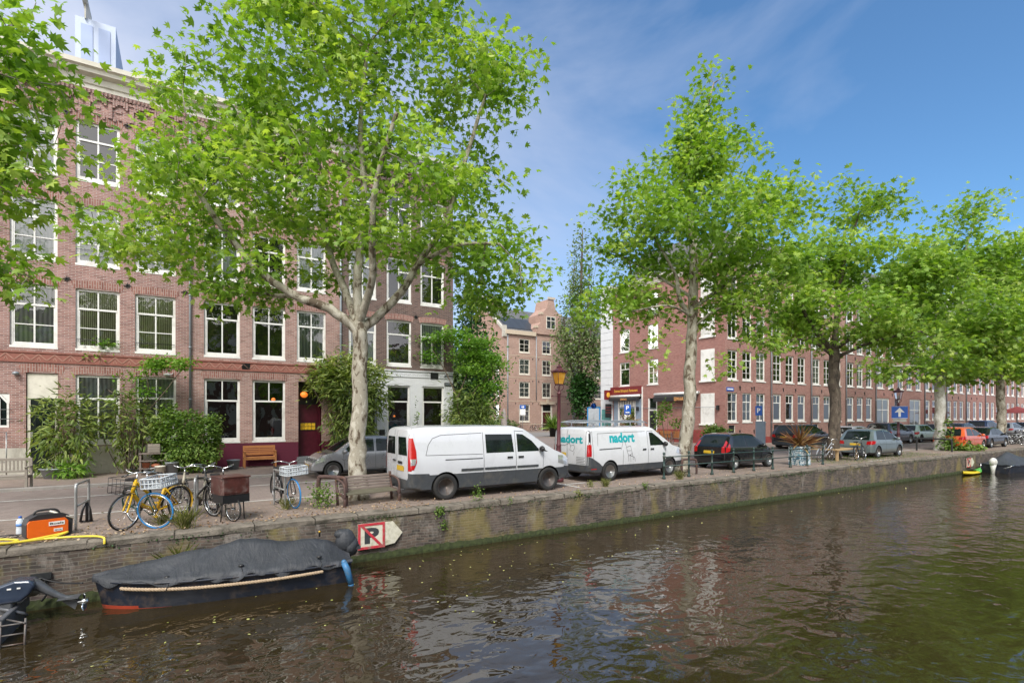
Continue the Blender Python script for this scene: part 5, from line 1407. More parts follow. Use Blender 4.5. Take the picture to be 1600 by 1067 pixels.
    def mirror(s, x, z, mat):
        for sgn in (-1, 1):
            m = MB(); m.ell((x, sgn*(s.W+.07), z), (.07, .11, .085), 12, 8, mi=0)
            m.box(x-.02, x+.03, sgn*(s.W-.06), sgn*(s.W+.02), z-.05, z-.02, mi=0)
            m.build('mirror', mat, s.root)
    def plate(s, y=0, z=.75, w=.5, h=.11, side='rear'):
        s.decal('number_plate', [[(y-w/2, z-h/2), (y+w/2, z-h/2), (y+w/2, z+h/2), (y-w/2, z+h/2)]], side, PLATE, .012)

def paint(name, col, rough=.28, metal=0, coat=.8): return plain(name, col, rough, metal, var=.03, scale=2.5, coat=coat, dirt=tuple(c*.88+.01 for c in col), dscale=.8)
P_WHITE = paint('paint_white', (.60,.62,.66)); P_WHITE2 = paint('paint_white_b', (.64,.66,.69)); P_GREY = paint('paint_metal_grey', (.27,.28,.30), .28, .45); P_BLK = paint('paint_black', (.008,.008,.010), .2)
P_DKG = paint('paint_dark_grey', (.035,.035,.04), .25, .4); P_BLU = paint('paint_dark_blue', (.02,.035,.07), .25, .3); P_MINT = paint('paint_mint', (.36,.50,.46), .35); P_GG = paint('paint_grey_green', (.20,.25,.26), .3, .5)
P_ORG = paint('paint_orange', (.62,.11,.03), .3); P_SIL = paint('paint_silver', (.42,.43,.45), .3, .5)

# --- long white van
v = Car('panel_van', 'long plain white van with grey bumpers parked at the quay beside the bench', 'van', (4.74,1.75,0), 0,
    dict(L=5.1, W=1.9, r=.335, wx=(.97,4.23), zb=.24, clad=.66, tum=.16, rearround=.12, frontround=.7,
         top=[(0,1.62),(.04,1.80),(.12,1.87),(.5,1.905),(2.2,1.91),(3.15,1.89),(3.45,1.82),(4.0,1.47),(4.42,1.20),(4.85,1.04),(5.02,.92),(5.1,.66)],
         belt=[(0,1.12),(3.2,1.10),(4.3,1.08),(5.1,.8)]), P_WHITE)
v.wheels('steel', STEELW)
v.decal('side_window', [[(2.16,1.16),(2.16,1.66),(3.0,1.65),(3.04,1.16)]], 'side', CARGLASS, .004)
v.decal('side_window', [[(3.16,1.16),(3.16,1.66),(3.36,1.64),(3.66,1.45),(3.88,1.22),(3.88,1.16)]], 'side', CARGLASS, .004)
v.decal('quarter_window', [[(3.94,1.16),(3.96,1.26),(4.20,1.13)]], 'side', CARGLASS, .005)
v.decal('rear_window', [[(-.74,1.16),(-.12,1.16),(-.12,1.62),(-.66,1.62)],[(.12,1.16),(.74,1.16),(.66,1.62),(.12,1.62)]], 'rear', CARGLASS, .006)
v.decal('windscreen', [[(-.78,1.26),(.78,1.26),(.66,1.74),(-.66,1.74)]], 'front', CARGLASS, .006)
v.lines('panel_gap', [[(2.08,.5),(2.08,1.72)],[(3.10,.42),(3.10,1.74),(3.4,1.72)],[(4.02,.45),(4.02,1.06)],[(.95,1.03),(2.05,1.03)],[(.42,1.16),(.50,1.42),(.62,1.58),(.85,1.66),(2.05,1.70)],[(.42,1.16),(2.05,1.14)]], 'side')
v.lines('panel_gap', [[(0,.5),(0,1.78)],[(-.8,.55),(-.8,1.7)],[(.8,.55),(.8,1.7)]], 'rear', .014)
v.decal('side_trim', [[(1.40,.72),(2.06,.72),(2.06,.78),(1.40,.78)],[(2.1,.72),(3.08,.72),(3.08,.78),(2.1,.78)],[(3.13,.72),(3.85,.72),(3.85,.78),(3.13,.78)]], 'side', PLASTIC, .018)
v.decal('bumper', [[(.0,.30),(.56,.30),(.60,.50),(.55,.62),(.50,.70),(0,.72)],[(4.66,.34),(5.05,.34),(5.08,.66),(4.80,.70),(4.70,.55)]], 'side', PLASTIC, .012)
v.decal('bumper', [[(-.93,.32),(.93,.32),(.93,.62),(.9,.70),(.8,.56),(-.8,.56),(-.9,.70),(-.93,.62)]], 'rear', PLASTIC, .03)
v.decal('bumper', [[(-.9,.34),(.9,.34),(.9,.66),(-.9,.66)]], 'front', PLASTIC, .012)
v.lines('sliding_rail', [[(.95,1.03),(2.04,1.03)]], 'side', .022, PLASTIC, .008)
v.decal('tail_lamp', [[(.015,.80),(.10,.82),(.17,1.00),(.17,1.25),(.10,1.60),(.015,1.60)]], 'side', LAMPRED, .012)
v.decal('tail_lamp', [[(.80,.78),(.925,.78),(.90,1.60),(.80,1.58)],[(-.80,.78),(-.925,.78),(-.90,1.60),(-.80,1.58)]], 'rear', LAMPRED, .01)
v.decal('reversing_lamp', [[(.03,.92),(.125,.93),(.155,1.08),(.03,1.08)]], 'side', LAMPCLR, .018)
v.decal('headlamp', [[(4.55,.80),(4.92,.72),(4.95,.86),(4.75,1.0),(4.56,1.02)]], 'side', LAMPCLR, .008)
v.decal('door_handle', [[(2.80,1.00),(2.98,1.00),(2.98,1.045),(2.80,1.045)],[(3.16,1.00),(3.34,1.00),(3.34,1.045),(3.16,1.045)]], 'side', BLACK, .03)
v.decal('door_handle', [[(.05,.98),(.28,.98),(.28,1.02),(.05,1.02)],[(-.42,.93),(-.12,.93),(-.12,1.0),(-.42,1.0)]], 'rear', BLACK, .02)
v.plate(.45-.72, .82, .5, .13)
v.mirror(3.93, 1.22, BLACK)
m = MB(); m.tube([(.02,.12,.35),(-.14,.12,.33),(-.14,.12,.42)], .022, 8); m.ell((-.14,.12,.44), (.028,.028,.028), 8, 6); m.build('tow_bar', IRON, v.root)
m = MB(); m.tube([(4.3,-.5,1.27),(4.05,-.1,1.46)], .008, 5); m.tube([(4.3,.1,1.27),(4.05,.5,1.46)], .008, 5); m.build('wiper', BLACK, v.root)
m = MB(); m.tube([(-.03,-.30,1.18),(-.03,-.22,1.50)], .008, 5); m.tube([(-.03,.30,1.18),(-.03,.22,1.50)], .008, 5); m.build('wiper', BLACK, v.root)
m = MB()
for sgn in (-1, 1): m.tube([(.12,sgn*.72,1.83),(1.2,sgn*.745,1.875),(3.1,sgn*.74,1.85)], .009, 5)
m.build('roof_gutter', PLASTIC, v.root)
# --- white van with lettering
v = Car('panel_van', 'white delivery van with teal lettering and a roof rack behind the burgundy lamp post', 'van', (10.98,2.36,0), R(2.5), 
    dict(L=4.85, W=1.85, r=.325, wx=(.95,3.95), zb=.24, clad=.52, tum=.14, rearround=.10, frontround=.65,
         top=[(0,1.55),(.04,1.72),(.14,1.78),(.5,1.80),(3.0,1.80),(3.2,1.74),(3.75,1.38),(4.1,1.12),(4.6,1.02),(4.78,.88),(4.85,.62)],
         belt=[(0,1.08),(3.0,1.06),(4.0,1.02),(4.85,.76)]), P_WHITE2)
v.wheels('alloy', ALLOY, 7)
v.decal('side_window', [[(2.92,1.12),(2.90,1.58),(3.08,1.57),(3.40,1.38),(3.66,1.18),(3.66,1.12)]], 'side', CARGLASS, .004)
v.decal('windscreen', [[(-.74,1.20),(.74,1.20),(.64,1.64),(-.64,1.64)]], 'front', CARGLASS, .006)
v.lines('panel_gap', [[(1.55,.45),(1.55,1.0)],[(2.80,.40),(2.80,1.62),(3.1,1.62)],[(3.72,.42),(3.72,1.0)],[(.18,.52),(.18,1.66)],[(.4,1.18),(.42,1.58),(2.7,1.62)]], 'side')
v.lines('panel_gap', [[(.16,.5),(.16,1.68)],[(-.76,.52),(-.76,1.66)],[(.76,.52),(.76,1.66)]], 'rear', .014)
v.lines('sliding_rail', [[(.45,1.06),(1.45,1.08)]], 'side', .03, PLASTIC, .008)
v.decal('bumper', [[(.0,.28),(.55,.28),(.60,.50),(.45,.62),(.12,.80),(0,.84)],[(4.45,.34),(4.83,.34),(4.83,.5),(4.5,.52)]], 'side', PLASTIC, .01)
v.decal('bumper', [[(-.9,.30),(.9,.30),(.9,.56),(-.9,.56)]], 'rear', PLASTIC, .03)
v.decal('tail_lamp', [[(.02,.84),(.10,.84),(.12,1.22),(.03,1.24)]], 'side', LAMPRED, .01)
v.decal('tail_lamp', [[(.80,.84),(.89,.84),(.88,1.22),(.82,1.22)],[(-.80,.84),(-.89,.84),(-.88,1.22),(-.82,1.22)]], 'rear', LAMPRED, .01)
v.decal('rear_pillar_trim', [[(.03,1.24),(.10,1.24),(.12,1.66),(.05,1.68)]], 'side', BLACK, .008)
v.decal('headlamp', [[(4.3,.82),(4.72,.74),(4.72,.88),(4.42,.98)]], 'side', LAMPCLR, .008)
v.decal('fog_reflector', [[(.1,.42),(.34,.42),(.34,.45),(.1,.45)]], 'side', LAMPRED, .014)
v.decal('door_handle', [[(2.50,.98),(2.68,.98),(2.68,1.025),(2.50,1.025)],[(2.90,.98),(3.08,.98),(3.08,1.025),(2.90,1.025)]], 'side', BLACK, .03)
v.plate(.46, .86, .52, .13)
v.mirror(3.62, 1.16, BLACK)
TEAL = plain('teal_lettering', (.005,.36,.40), .4)
v.text('lettering', 'nadort', .95, 2.15, 1.26, 1.60, -1, TEAL, .045)
v.text('lettering', 'nadort', 2.15, .95, 1.26, 1.60, 1, TEAL, .045)
v.text('lettering', 'nadort', .66, -.62, 1.25, 1.52, 'rear', TEAL, .045)
CH = [[(1.58,1.28),(1.50,1.12),(1.46,1.02)],[(1.66,1.28),(1.72,1.10),(1.92,1.14),(1.98,.88),(1.80,.80),(1.74,.98),(1.72,1.10)],[(1.80,.80),(1.82,.62)],[(1.98,.88),(2.04,.66)],[(1.86,.82),(2.10,.74),(2.14,.60)],[(1.74,.98),(1.92,.98)],[(1.9,.84),(1.92,.60)]]
v.lines('chair_drawing', CH, 'side', .012, BLACK, .004, sides=(-1,))
v.lines('chair_drawing', [[(.05,1.25),(-.02,1.16),(.02,1.02),(-.14,.98),(-.22,1.10),(-.18,1.2),(-.02,1.16)],[(-.2,.98),(-.16,.86)],[(.05,1.25),(.3,1.16),(.6,1.17)]], 'rear', .012, BLACK, .004)
v.lines('small_lettering', [[(-.30,.80-.05*k),(-.72+.05*(k % 2),.80-.05*k)] for k in range(5)], 'rear', .012, PLASTIC, .004)
m = MB()
for sgn in (-1, 1):
    m.tube([(.35,sgn*.62,1.98),(.32,sgn*.62,1.93),(.45,sgn*.62,1.86)], .014, 6)
    m.tube([(.1,sgn*.60,1.93),(.5,sgn*.60,1.99),(2.0,sgn*.62,1.99),(2.9,sgn*.62,1.96),(3.1,sgn*.60,1.90)], .020, 7)
    for x in (.6,1.4,2.2,2.9): m.tube([(x,sgn*.64,1.78),(x,sgn*.62,1.96)], .014, 6); m.box(x-.03,x+.03,sgn*.60,sgn*.68,1.76,1.80)
for x in (.1,.6,1.4,2.2,2.9): m.tube([(x,-.62,1.93),(x,.62,1.93)], .014, 6)
for y in (-.35,-.12,.12,.35): m.tube([(.1,y,1.945),(2.9,y,1.945)], .010, 5)
m.build('roof_rack', ZINC, v.root)
# --- generic hatchbacks and estates
def hatch(name, label, loc, rz, Ln, W, H, r, wx, pm, kind='hatch', rim='alloy', spokes=10, lamp='mid', rimmat=ALLOY, name2='car', cladding=False, roofmat=None):
    hb = H*.60  # belt
    if kind == 'hatch':
        top = [(0,.62),(.04,.92),(.10,hb+.02),(.42,H-.10),(.62,H-.025),(1.05,H),(1.6,H),(2.05,H-.05),(Ln*.80,hb+.05),(Ln-.45,hb-.08),(Ln-.10,hb-.24),(Ln,.50)]
    elif kind == 'sedan':
        top = [(0,.62),(.03,.95),(.10,hb+.04),(.45,hb+.08),(1.15,H-.06),(1.6,H),(2.2,H),(2.6,H-.06),(Ln*.76,hb+.06),(Ln-.5,hb-.06),(Ln-.1,hb-.22),(Ln,.5)]
    elif kind == 'suv':
        top = [(0,.7),(.03,1.0),(.08,hb+.02),(.40,H-.09),(.60,H-.02),(1.2,H),(2.0,H),(2.5,H-.05),(Ln*.77,hb+.07),(Ln-.4,hb-.03),(Ln-.08,hb-.20),(Ln,.6)]
    elif kind == 'bubble':
        top = [(0,.58),(.04,.86),(.16,hb+.02),(.52,H-.16),(.78,H-.04),(1.25,H),(1.7,H-.01),(2.1,H-.08),(2.78,hb+.05),(3.15,hb-.03),(Ln-.08,hb-.26),(Ln,.46)]
    c = Car(name2, label, 'car', loc, rz, dict(L=Ln, W=W, r=r, wx=wx, zb=.19, clad=.30, tum=.34, rearround=.35 if kind != 'suv' else .25, frontround=.6, top=top, belt=[(0,hb),(Ln*.4,hb-.01),(Ln*.8,hb-.03),(Ln,hb-.3)]), pm)
    c.wheels(rim, rimmat, spokes)
    g0, g1 = hb+.03, H-.09
    xa = .48 if kind != 'sedan' else .95
    xm = (xa+Ln*.62)/2+.05; xf = Ln*.73
    two = kind in ('bubble',)
    A = [(xa,g0+.02),(xa+.22,g1-.02),(xm-.05,g1+.01),(xm-.03,g0)]
    B = [(xm+.04,g0),(xm+.04,g1+.01),(xf-.62,g1-.01),(xf-.06,g0+.04),(xf-.06,g0)]
    c.decal('side_window', [A], 'side', CARGLASS, .005); c.decal('side_window', [B], 'side', CARGLASS, .005)
    yw = W/2*.74
    z0r = hb+.03 if kind != 'sedan' else hb+.12
    c.decal('rear_window', [[(-yw,z0r),(yw,z0r),(yw*.86,H-.10),(-yw*.86,H-.10)]], 'rear', CARGLASS, .006)
    c.decal('windscreen', [[(-yw,hb+.06),(yw,hb+.06),(yw*.84,H-.09),(-yw*.84,H-.09)]], 'front', CARGLASS, .006)
    c.lines('panel_gap', [[(xm,.34),(xm,g1)],[(xf-.12,.34),(xf-.06,g0)],[(wx[0]+r+.10,.36),(xm,.33),(xf-.12,.33)]]+([] if two else [[(xa+.35,.7),(xa+.15,g0)]]), 'side', .010)
    c.lines('panel_gap', [[(-.55,.55),(.55,.55),(.62,hb)],[(-.55,.55),(-.62,hb)]], 'rear', .010)
    if lamp == 'high':
        P = [[(W/2*.70,hb-.18),(W/2*.90,hb-.20),(W/2*.86,hb+.22),(W/2*.72,hb+.30)]]; S = [[(.03,hb-.18),(.22,hb-.12),(.30,hb+.12),(.22,hb+.24),(.08,hb+.18)]]
    elif lamp == 'mid':
        P = [[(W/2*.62,hb-.20),(W/2*.92,hb-.20),(W/2*.92,hb-.01),(W/2*.66,hb-.04)]]; S = [[(.02,hb-.20),(.24,hb-.16),(.34,hb-.02),(.05,hb+.0)]]
    else: P = []; S = []
    if P:
        P += [[(-a, b) for a, b in P[0]][::-1]]
        c.decal('tail_lamp', P, 'rear', LAMPRED, .008); c.decal('tail_lamp', S, 'side', LAMPRED, .008)
    c.decal('headlamp', [[(Ln-.42,hb-.26),(Ln-.12,hb-.34),(Ln-.14,hb-.20),(Ln-.40,hb-.14)]], 'side', LAMPCLR, .008)
    c.decal('headlamp', [[(W/2*.5,hb-.36),(W/2*.82,hb-.36),(W/2*.80,hb-.18),(W/2*.56,hb-.20)],[(-W/2*.82,hb-.36),(-W/2*.5,hb-.36),(-W/2*.56,hb-.20),(-W/2*.80,hb-.18)]], 'front', LAMPCLR, .008)
    c.decal('door_handle', [[(xm-.26,hb-.12),(xm-.12,hb-.12),(xm-.12,hb-.09),(xm-.26,hb-.09)]]+([] if two else [[(xm+.6,hb-.12),(xm+.74,hb-.12),(xm+.74,hb-.09),(xm+.6,hb-.09)]]), 'side', pm if kind != 'suv' else BLACK, .025)
    c.plate(0, .70 if kind != 'suv' else .78, .5, .11)
    c.plate(0, .42, .5, .11, 'front')
    c.mirror(xf-.12, hb+.06, pm)
    if cladding:
        c.decal('cladding', [[(0,.3),(wx[0]-r-.08,.3),(wx[0]-r-.1,.5),(0,.5)],[(wx[0]+r+.08,.28),(wx[1]-r-.08,.28),(wx[1]-r-.06,.42),(wx[0]+r+.06,.42)],[(wx[1]+r+.08,.3),(Ln,.3),(Ln,.5),(wx[1]+r+.1,.5)]], 'side', PLASTIC, .008)
        c.decal('cladding', [[(-W/2,.28),(W/2,.28),(W/2,.5),(-W/2,.5)]], 'rear', PLASTIC, .010)
    m = MB(); m.tube([(.55 if kind!='bubble' else .8,0,H-.02),(.45 if kind!='bubble' else .7,0,H+.18)], .005, 5); m.build('aerial', BLACK, c.root)
    return c
hatch('c', 'small grey metallic bubble shaped hatchback behind the large plane tree trunk', (7.2,7.75,0), PI, 3.55,1.63,1.46,.29,(.51,2.86), P_GREY, 'bubble', spokes=14, lamp='mid', name2='parked_car')
hatch('c', 'small black hatchback with high red tail lamps behind the green railing', (18.12,2.35,0), R(.5), 3.43,1.63,1.46,.285,(.58,2.93), P_BLK, 'hatch', spokes=7, lamp='high', name2='parked_car')
hatch('c', 'dark grey SUV parked along the facades behind the red leaved spiky plant', (33.1,8.05,0), 0, 4.4,1.83,1.62,.34,(.8,3.45), P_DKG, 'suv', name2='parked_car', cladding=True)
hatch('c', 'white hatchback with slanted red lamps partly hidden by the dark trunk', (39.6,7.75,0), R(0), 4.3,1.8,1.45,.32,(.75,3.4), P_WHITE2, 'hatch', name2='parked_car')
hatch('c', 'dark blue SUV left of the blue arrow sign, in the far row', (45.0,7.75,0), 0, 4.5,1.85,1.66,.35,(.82,3.5), P_BLU, 'suv', name2='parked_car')
hatch('c', 'mint green compact car with dark side cladding behind the blue arrow sign', (49.9,7.75,0), 0, 4.0,1.75,1.48,.33,(.7,3.25), P_MINT, 'suv', name2='parked_car', cladding=True, rimmat=BLACK)
hatch('c', 'grey green hatchback parked on the quay beside the far lamp post', (29.45,2.1,0), R(.5), 3.75,1.69,1.50,.30,(.62,3.0), P_GG, 'hatch', spokes=5, name2='parked_car', lamp='mid')
hatch('c', 'orange hatchback parked on the quay by the whitish plane tree', (40.8,1.95,0), 0, 3.95,1.7,1.46,.31,(.7,3.2), P_ORG, 'hatch', name2='parked_car')
hatch('c', 'grey sedan parked in front of the orange hatchback', (45.3,2.2,0), 0, 4.5,1.8,1.42,.32,(.85,3.55), P_DKG, 'sedan', name2='parked_car')
hatch('c', 'dark car just beyond the mint green car', (54.6,7.75,0), 0, 4.3,1.8,1.5,.32,(.75,3.4), P_DKG, 'hatch', name2='parked_car')
hatch('c', 'dark teal blue estate beyond the whitish trunk in the far row', (59.3,7.75,0), 0, 4.5,1.82,1.52,.33,(.8,3.5), P_BLU, 'suv', name2='parked_car')
hatch('c', 'blue boxy car behind the grey sedan in the far row', (65.0,7.75,0), 0, 4.4,1.8,1.75,.33,(.8,3.4), paint('paint_blue', (.03,.06,.16), .3, .3), 'suv', name2='parked_car')
hatch('c', 'white silver estate right of the fifth plane trunk near the right edge', (72.0,7.75,0), 0, 4.5,1.8,1.5,.32,(.8,3.5), P_SIL, 'hatch', name2='parked_car')
hatch('c', 'dark car at the right edge beyond the white silver estate', (77.5,7.75,0), 0, 4.4,1.8,1.5,.32,(.8,3.5), P_DKG, 'suv', name2='parked_car')
# ------------------------------------------------------------------ bicycles
BK_BLACK = plain('bike_black', (.015,.015,.016), .35, var=.3); BK_YEL = plain('bike_yellow', (.70,.42,.01), .35, var=.1, dirt=(.35,.22,.03)); BK_GREY = plain('bike_khaki', (.34,.31,.24), .4)
BK_BLUE = plain('tyre_blue', (.02,.20,.50), .6, var=.1); BK_SIL = plain('bike_silver', (.45,.47,.50), .3, .6); BK_GREEN = plain('bike_dark_green', (.02,.06,.05), .35)
def bicycle(label, loc, head, frame=BK_BLACK, tyre=RUBBER, r=.345, steer=0, lean=0, basket=None, ladies=False, group='bicycles on the quay', cargo=False, spokes=14, rearrack=True, light=False, ftyre=None, tube=.017):
    """front wheel touches the ground at loc; the bicycle points along head"""
    root = empty('bicycle', loc, 0, label, 'bicycle', group, rot=(lean, 0, head))
    wb = 1.08 if not cargo else 1.05
    def wheel(x, rr, st, ty):
        w = empty('wheel', (x, 0, rr), 0, rot=(0, 0, st)); w.parent = root
        m = MB(); m.tube([(rr*.955*math.cos(2*PI*k/36), 0, rr*.955*math.sin(2*PI*k/36)) for k in range(36)], .017, 8, closed=True); m.build('tyre', ty, w)
        m = MB(); m.tube([(rr*.885*math.cos(2*PI*k/36), 0, rr*.885*math.sin(2*PI*k/36)) for k in range(36)], .014, 6, closed=True)
        m.tube([(0,-.04,0),(0,.04,0)], .022, 8)
        for k in range(spokes):
            a = 2*PI*k/spokes; b = a+.35*(1 if k % 2 else -1)
            m.tube([(.02*math.cos(b), .022*(1 if k % 2 else -1), .02*math.sin(b)), (rr*.88*math.cos(a), 0, rr*.88*math.sin(a))], .0022, 3)
        m.build('rim', CHROME, w)
    fr = r if not cargo else .25
    wheel(-wb, r, 0, tyre); wheel(0, fr, steer, ftyre or tyre)
    m = MB(); T = tube
    bb = (-wb+.42, 0, .29); hd0 = (-.115, 0, .70); hd1 = (-.17, 0, .90); st = (-wb+.26, 0, .80)
    if cargo: hd0 = (-.42,0,.62); hd1 = (-.47,0,.86)
    if ladies: m.tube(smooth_path([hd0, (-.35,0,.42), bb], 5), T*1.3, 8); m.tube(smooth_path([hd1, (-.5,0,.60), (-wb+.34,0,.50)], 5), T, 8)
    else: m.tube([hd0, bb], T*1.2, 8); m.tube([(-.155,0,.85) if not cargo else hd1, (-wb+.28,0,.74)], T*1.1, 8)
    m.tube([bb, st], T, 8); m.tube([hd0, hd1], T*1.2, 8)
    for s in (-.05, .05):
        m.tube([(bb[0],s*.6,bb[2]), (-wb,s,r)], T*.6, 6); m.tube([(-wb+.29,s*.4,.70), (-wb,s,r)], T*.55, 6)
    for y in (-.1, .1): m.tube([(bb[0],y*.5,bb[2]), (bb[0]+.12*(1 if y > 0 else -1),y,bb[2]-.10*(1 if y > 0 else -1))], .009, 6); m.box(bb[0]+.12*(1 if y>0 else -1)-.045, bb[0]+.12*(1 if y>0 else -1)+.045, y*.9, y*1.9, bb[2]-.10*(1 if y>0 else -1)-.012, bb[2]-.10*(1 if y>0 else -1)+.012)
    m.lathe([(.085,-.003),(.085,.003)], 20, c=(bb[0],-.06,bb[2]), axis='y')
    if cargo: m.tube([(-.42,0,.62),(-.2,0,.34),(0,0,.44)], T*1.1, 7)
    m.build('frame', frame, root)
    M = TR(0,0,0) @ rotz(steer)
    if not cargo:
        m = MB()
        for s in (-.045, .045): m.tube(smooth_path([(0,s,fr), (-.05,s,.50), (-.11,s*.7,.70)], 4), T*.65, 6, M=M)
        m.tube([(-.115,0,.68),(-.18,0,.96)], T*.8, 6)
        m.build('fork', frame, root)
    else:
        m = MB()
        for s in (-.04, .04): m.tube([(0,s,fr),(-.03,s,.50)], .012, 6)
        m.build('fork', CHROME, root)
    hx = -.19 if not cargo else -.5
    m = MB(); h = MB()
    MM = TR(hx,0,0) @ rotz(steer) @ TR(-hx,0,0)
    m.tube([(hx+.01,0,.90),(hx,0,1.05)], .013, 6, M=MM)
    for s in (-1, 1):
        p = smooth_path([(hx,0,1.05),(hx+.07,s*.12,1.09),(hx,s*.24,1.12),(hx-.20,s*.31,1.08)], 5)
        m.tube(p, .011, 7, M=MM); h.tube([p[-3], p[-1]+Vector((-.05,0,-.01))], .017, 7, M=MM)
    hb = m.build('handlebar', CHROME, root); h.build('grip', BLACK, hb)
    m = MB(); m.prism([(-.13,-.085),(-.10,-.10),(.02,-.05),(.13,-.016),(.145,0),(.13,.016),(.02,.05),(-.10,.10),(-.13,.085)], -.03, .02, axis='z', M=TR(st[0]-.03,0,.90)); m.tube([(st[0],0,.78),(st[0]-.03,0,.89)], .012, 6); m.build('saddle', BLACK, root)
    m = MB()
    a0, a1 = R(20), R(200)
    pts = [(-wb+ (r+.03)*math.cos(a0+(a1-a0)*k/12), 0, r+(r+.03)*math.sin(a0+(a1-a0)*k/12)) for k in range(13)]
    for (p, q) in zip(pts, pts[1:]): m.quad((p[0],-.028,p[2]),(p[0],.028,p[2]),(q[0],.028,q[2]),(q[0],-.028,q[2]))
    m.build('mudguard', frame, root, fix=False)
    if rearrack:
        m = MB()
        for s in (-.06, 0, .06): m.tube([(-wb-.22,s,.74),(-wb+.22,s,.75)], .006, 5)
        for s in (-.06, .06): m.tube([(-wb-.02,s,r),(-wb-.06,s,.74)], .006, 5)
        m.tube([(-wb-.22,-.06,.74),(-wb-.22,.06,.74)], .006, 5); m.build('rack', BLACK, root)
    if basket == 'crate':
        m = MB(); x0, x1, y0, y1, z0, z1 = -.16, .22, -.24, .24, .80, .98
        MB_ = MM
        for z in (z0, (z0+z1)/2, z1):
            for (a, b) in (((x0,y0),(x1,y0)),((x1,y0),(x1,y1)),((x1,y1),(x0,y1)),((x0,y1),(x0,y0))):
                m.tube([(a[0],a[1],z),(b[0],b[1],z)], .013 if z != z1 else .016, 4, M=MB_)
        for k in range(9):
            y = y0+(y1-y0)*k/8
            for x in (x0, x1): m.box(x-.004,x+.004,y-.011,y+.011,z0,z1,M=MB_)
            m.box(x0,x1,y-.008,y+.008,z0,z0+.008,M=MB_)
        for k in range(6):
            x = x0+(x1-x0)*k/5
            for y in (y0, y1): m.box(x-.011,x+.011,y-.004,y+.004,z0,z1,M=MB_)
        m.build('basket', plain('crate_grey_plastic', (.50,.54,.58), .5, var=.08), root)
    if basket == 'wire':
        m = MB(); 
        for z in (.72,.86,1.0): m.tube([(-.02,-.2,z),(.2,-.2,z),(.2,.2,z),(-.02,.2,z)], .006, 4, closed=True)
        for y in (-.2,-.1,0,.1,.2): m.tube([(.2,y,.72),(.2,y,1.0)], .005, 4); m.tube([(-.02,y,.72),(.2,y,.72)], .005, 4)
        m.build('basket', BLACK, root)
    if light:
        m = MB(); m.ell((.0,0,.80),(.05,.045,.045)); m.build('lamp', CHROME, root)
    if cargo:
        BOX = plain('cargo_box_brown', (.07,.022,.018), .35, var=.45, scale=7, dirt=(.16,.12,.11), dscale=5); 
        m = MB(); m.prism([(-.38,-.28),(.10,-.28),(.17,-.24),(.17,.24),(.10,.28),(-.38,.28)], .57, .90, axis='z', mi=0)
        m.box(-.36,.16,-.26,.26,.40,.568,1); m.box(-.39,.18,-.285,.285,.90,.93,0,b=.01); m.box(.175,.18,-.24,.24,.60,.86,0)
        m.build('cargo_box', [BOX, BLACK], root)
        m = MB()
        for s in (-.2,.2): m.tube([(.0,s,.42),(-.02,s*1.15,.02)], .012, 6)
        m.build('stand', BLACK, root)
    return root
bicycle('yellow bicycle with a curved handlebar and black front rack, leftmost of the parked bicycles', (-.95,.72,0), R(-138), BK_YEL, r=.35, steer=R(6), lean=R(-5), basket='wire', ladies=True, tube=.028)
bicycle('bicycle with a bright blue front tyre and grey plastic crate beside the yellow bicycle', (-.42,.62,0), R(-66), BK_GREEN, r=.35, steer=R(34), lean=R(6), basket='crate', ftyre=BK_BLUE)
bicycle('khaki framed bicycle between the blue tyred one and the rack post', (-.05,1.45,0), R(-128), BK_GREY, r=.35, steer=R(2), lean=R(3), tube=.022)
bicycle('black bicycle with wide black tyres leaning on the rack left of the cargo bicycle', (.55,1.45,0), R(-55), BK_BLACK, r=.35, steer=R(-6), lean=R(4), light=True)
bicycle('cargo bicycle with a dark brown front box and small front wheel', (.86,.62,0), R(-72), BK_BLACK, r=.33, cargo=True, steer=R(12))
bicycle('single bicycle with blue front tyre and grey crate, standing alone at a rack', (2.2,1.55,0), R(-78), BK_BLACK, r=.35, steer=R(3), lean=R(3), basket='crate', ftyre=BK_BLUE)
bicycle('silver framed bicycle lying against the end of the green railing', (26.35,1.75,0), R(2), BK_SIL, r=.34, lean=R(8), ladies=True, light=True)
bicycle('black bicycle with panniers beside the grey green hatchback', (28.55,1.25,0), R(8), BK_BLACK, r=.34, lean=R(-6))
fb = [(41.3,52.0,5,'black bicycle under the blue and white sign by the pink building'), (43.9,52.1,20,'bicycle left of the door of the pink building'), (45.2,51.9,-10,'dark bicycle right in front of the pink building door'), (46.4,52.0,15,'bicycle just right of the door of the pink building'), (47.8,52.1,170,'bicycle behind the tall potted plant at the pink building')]
for x, y, a, lb in fb: bicycle(lb, (x,y,0), R(a), BK_BLACK, r=.34, lean=R(4), spokes=6, group='bicycles at the pink building')
for k in range(6):
    bicycle(['bicycle parked nearest of the far right row','second bicycle of the far right row','third bicycle of the far right row','fourth bicycle of the far right row','fifth bicycle of the far right row','last bicycle of the far right row'][k], (52.3+k*.75,1.2,0), R(-80+6*(k % 3)), BK_BLACK if k % 2 else BK_SIL, r=.34, lean=R(4), spokes=6, group='bicycles at the far right of the quay')
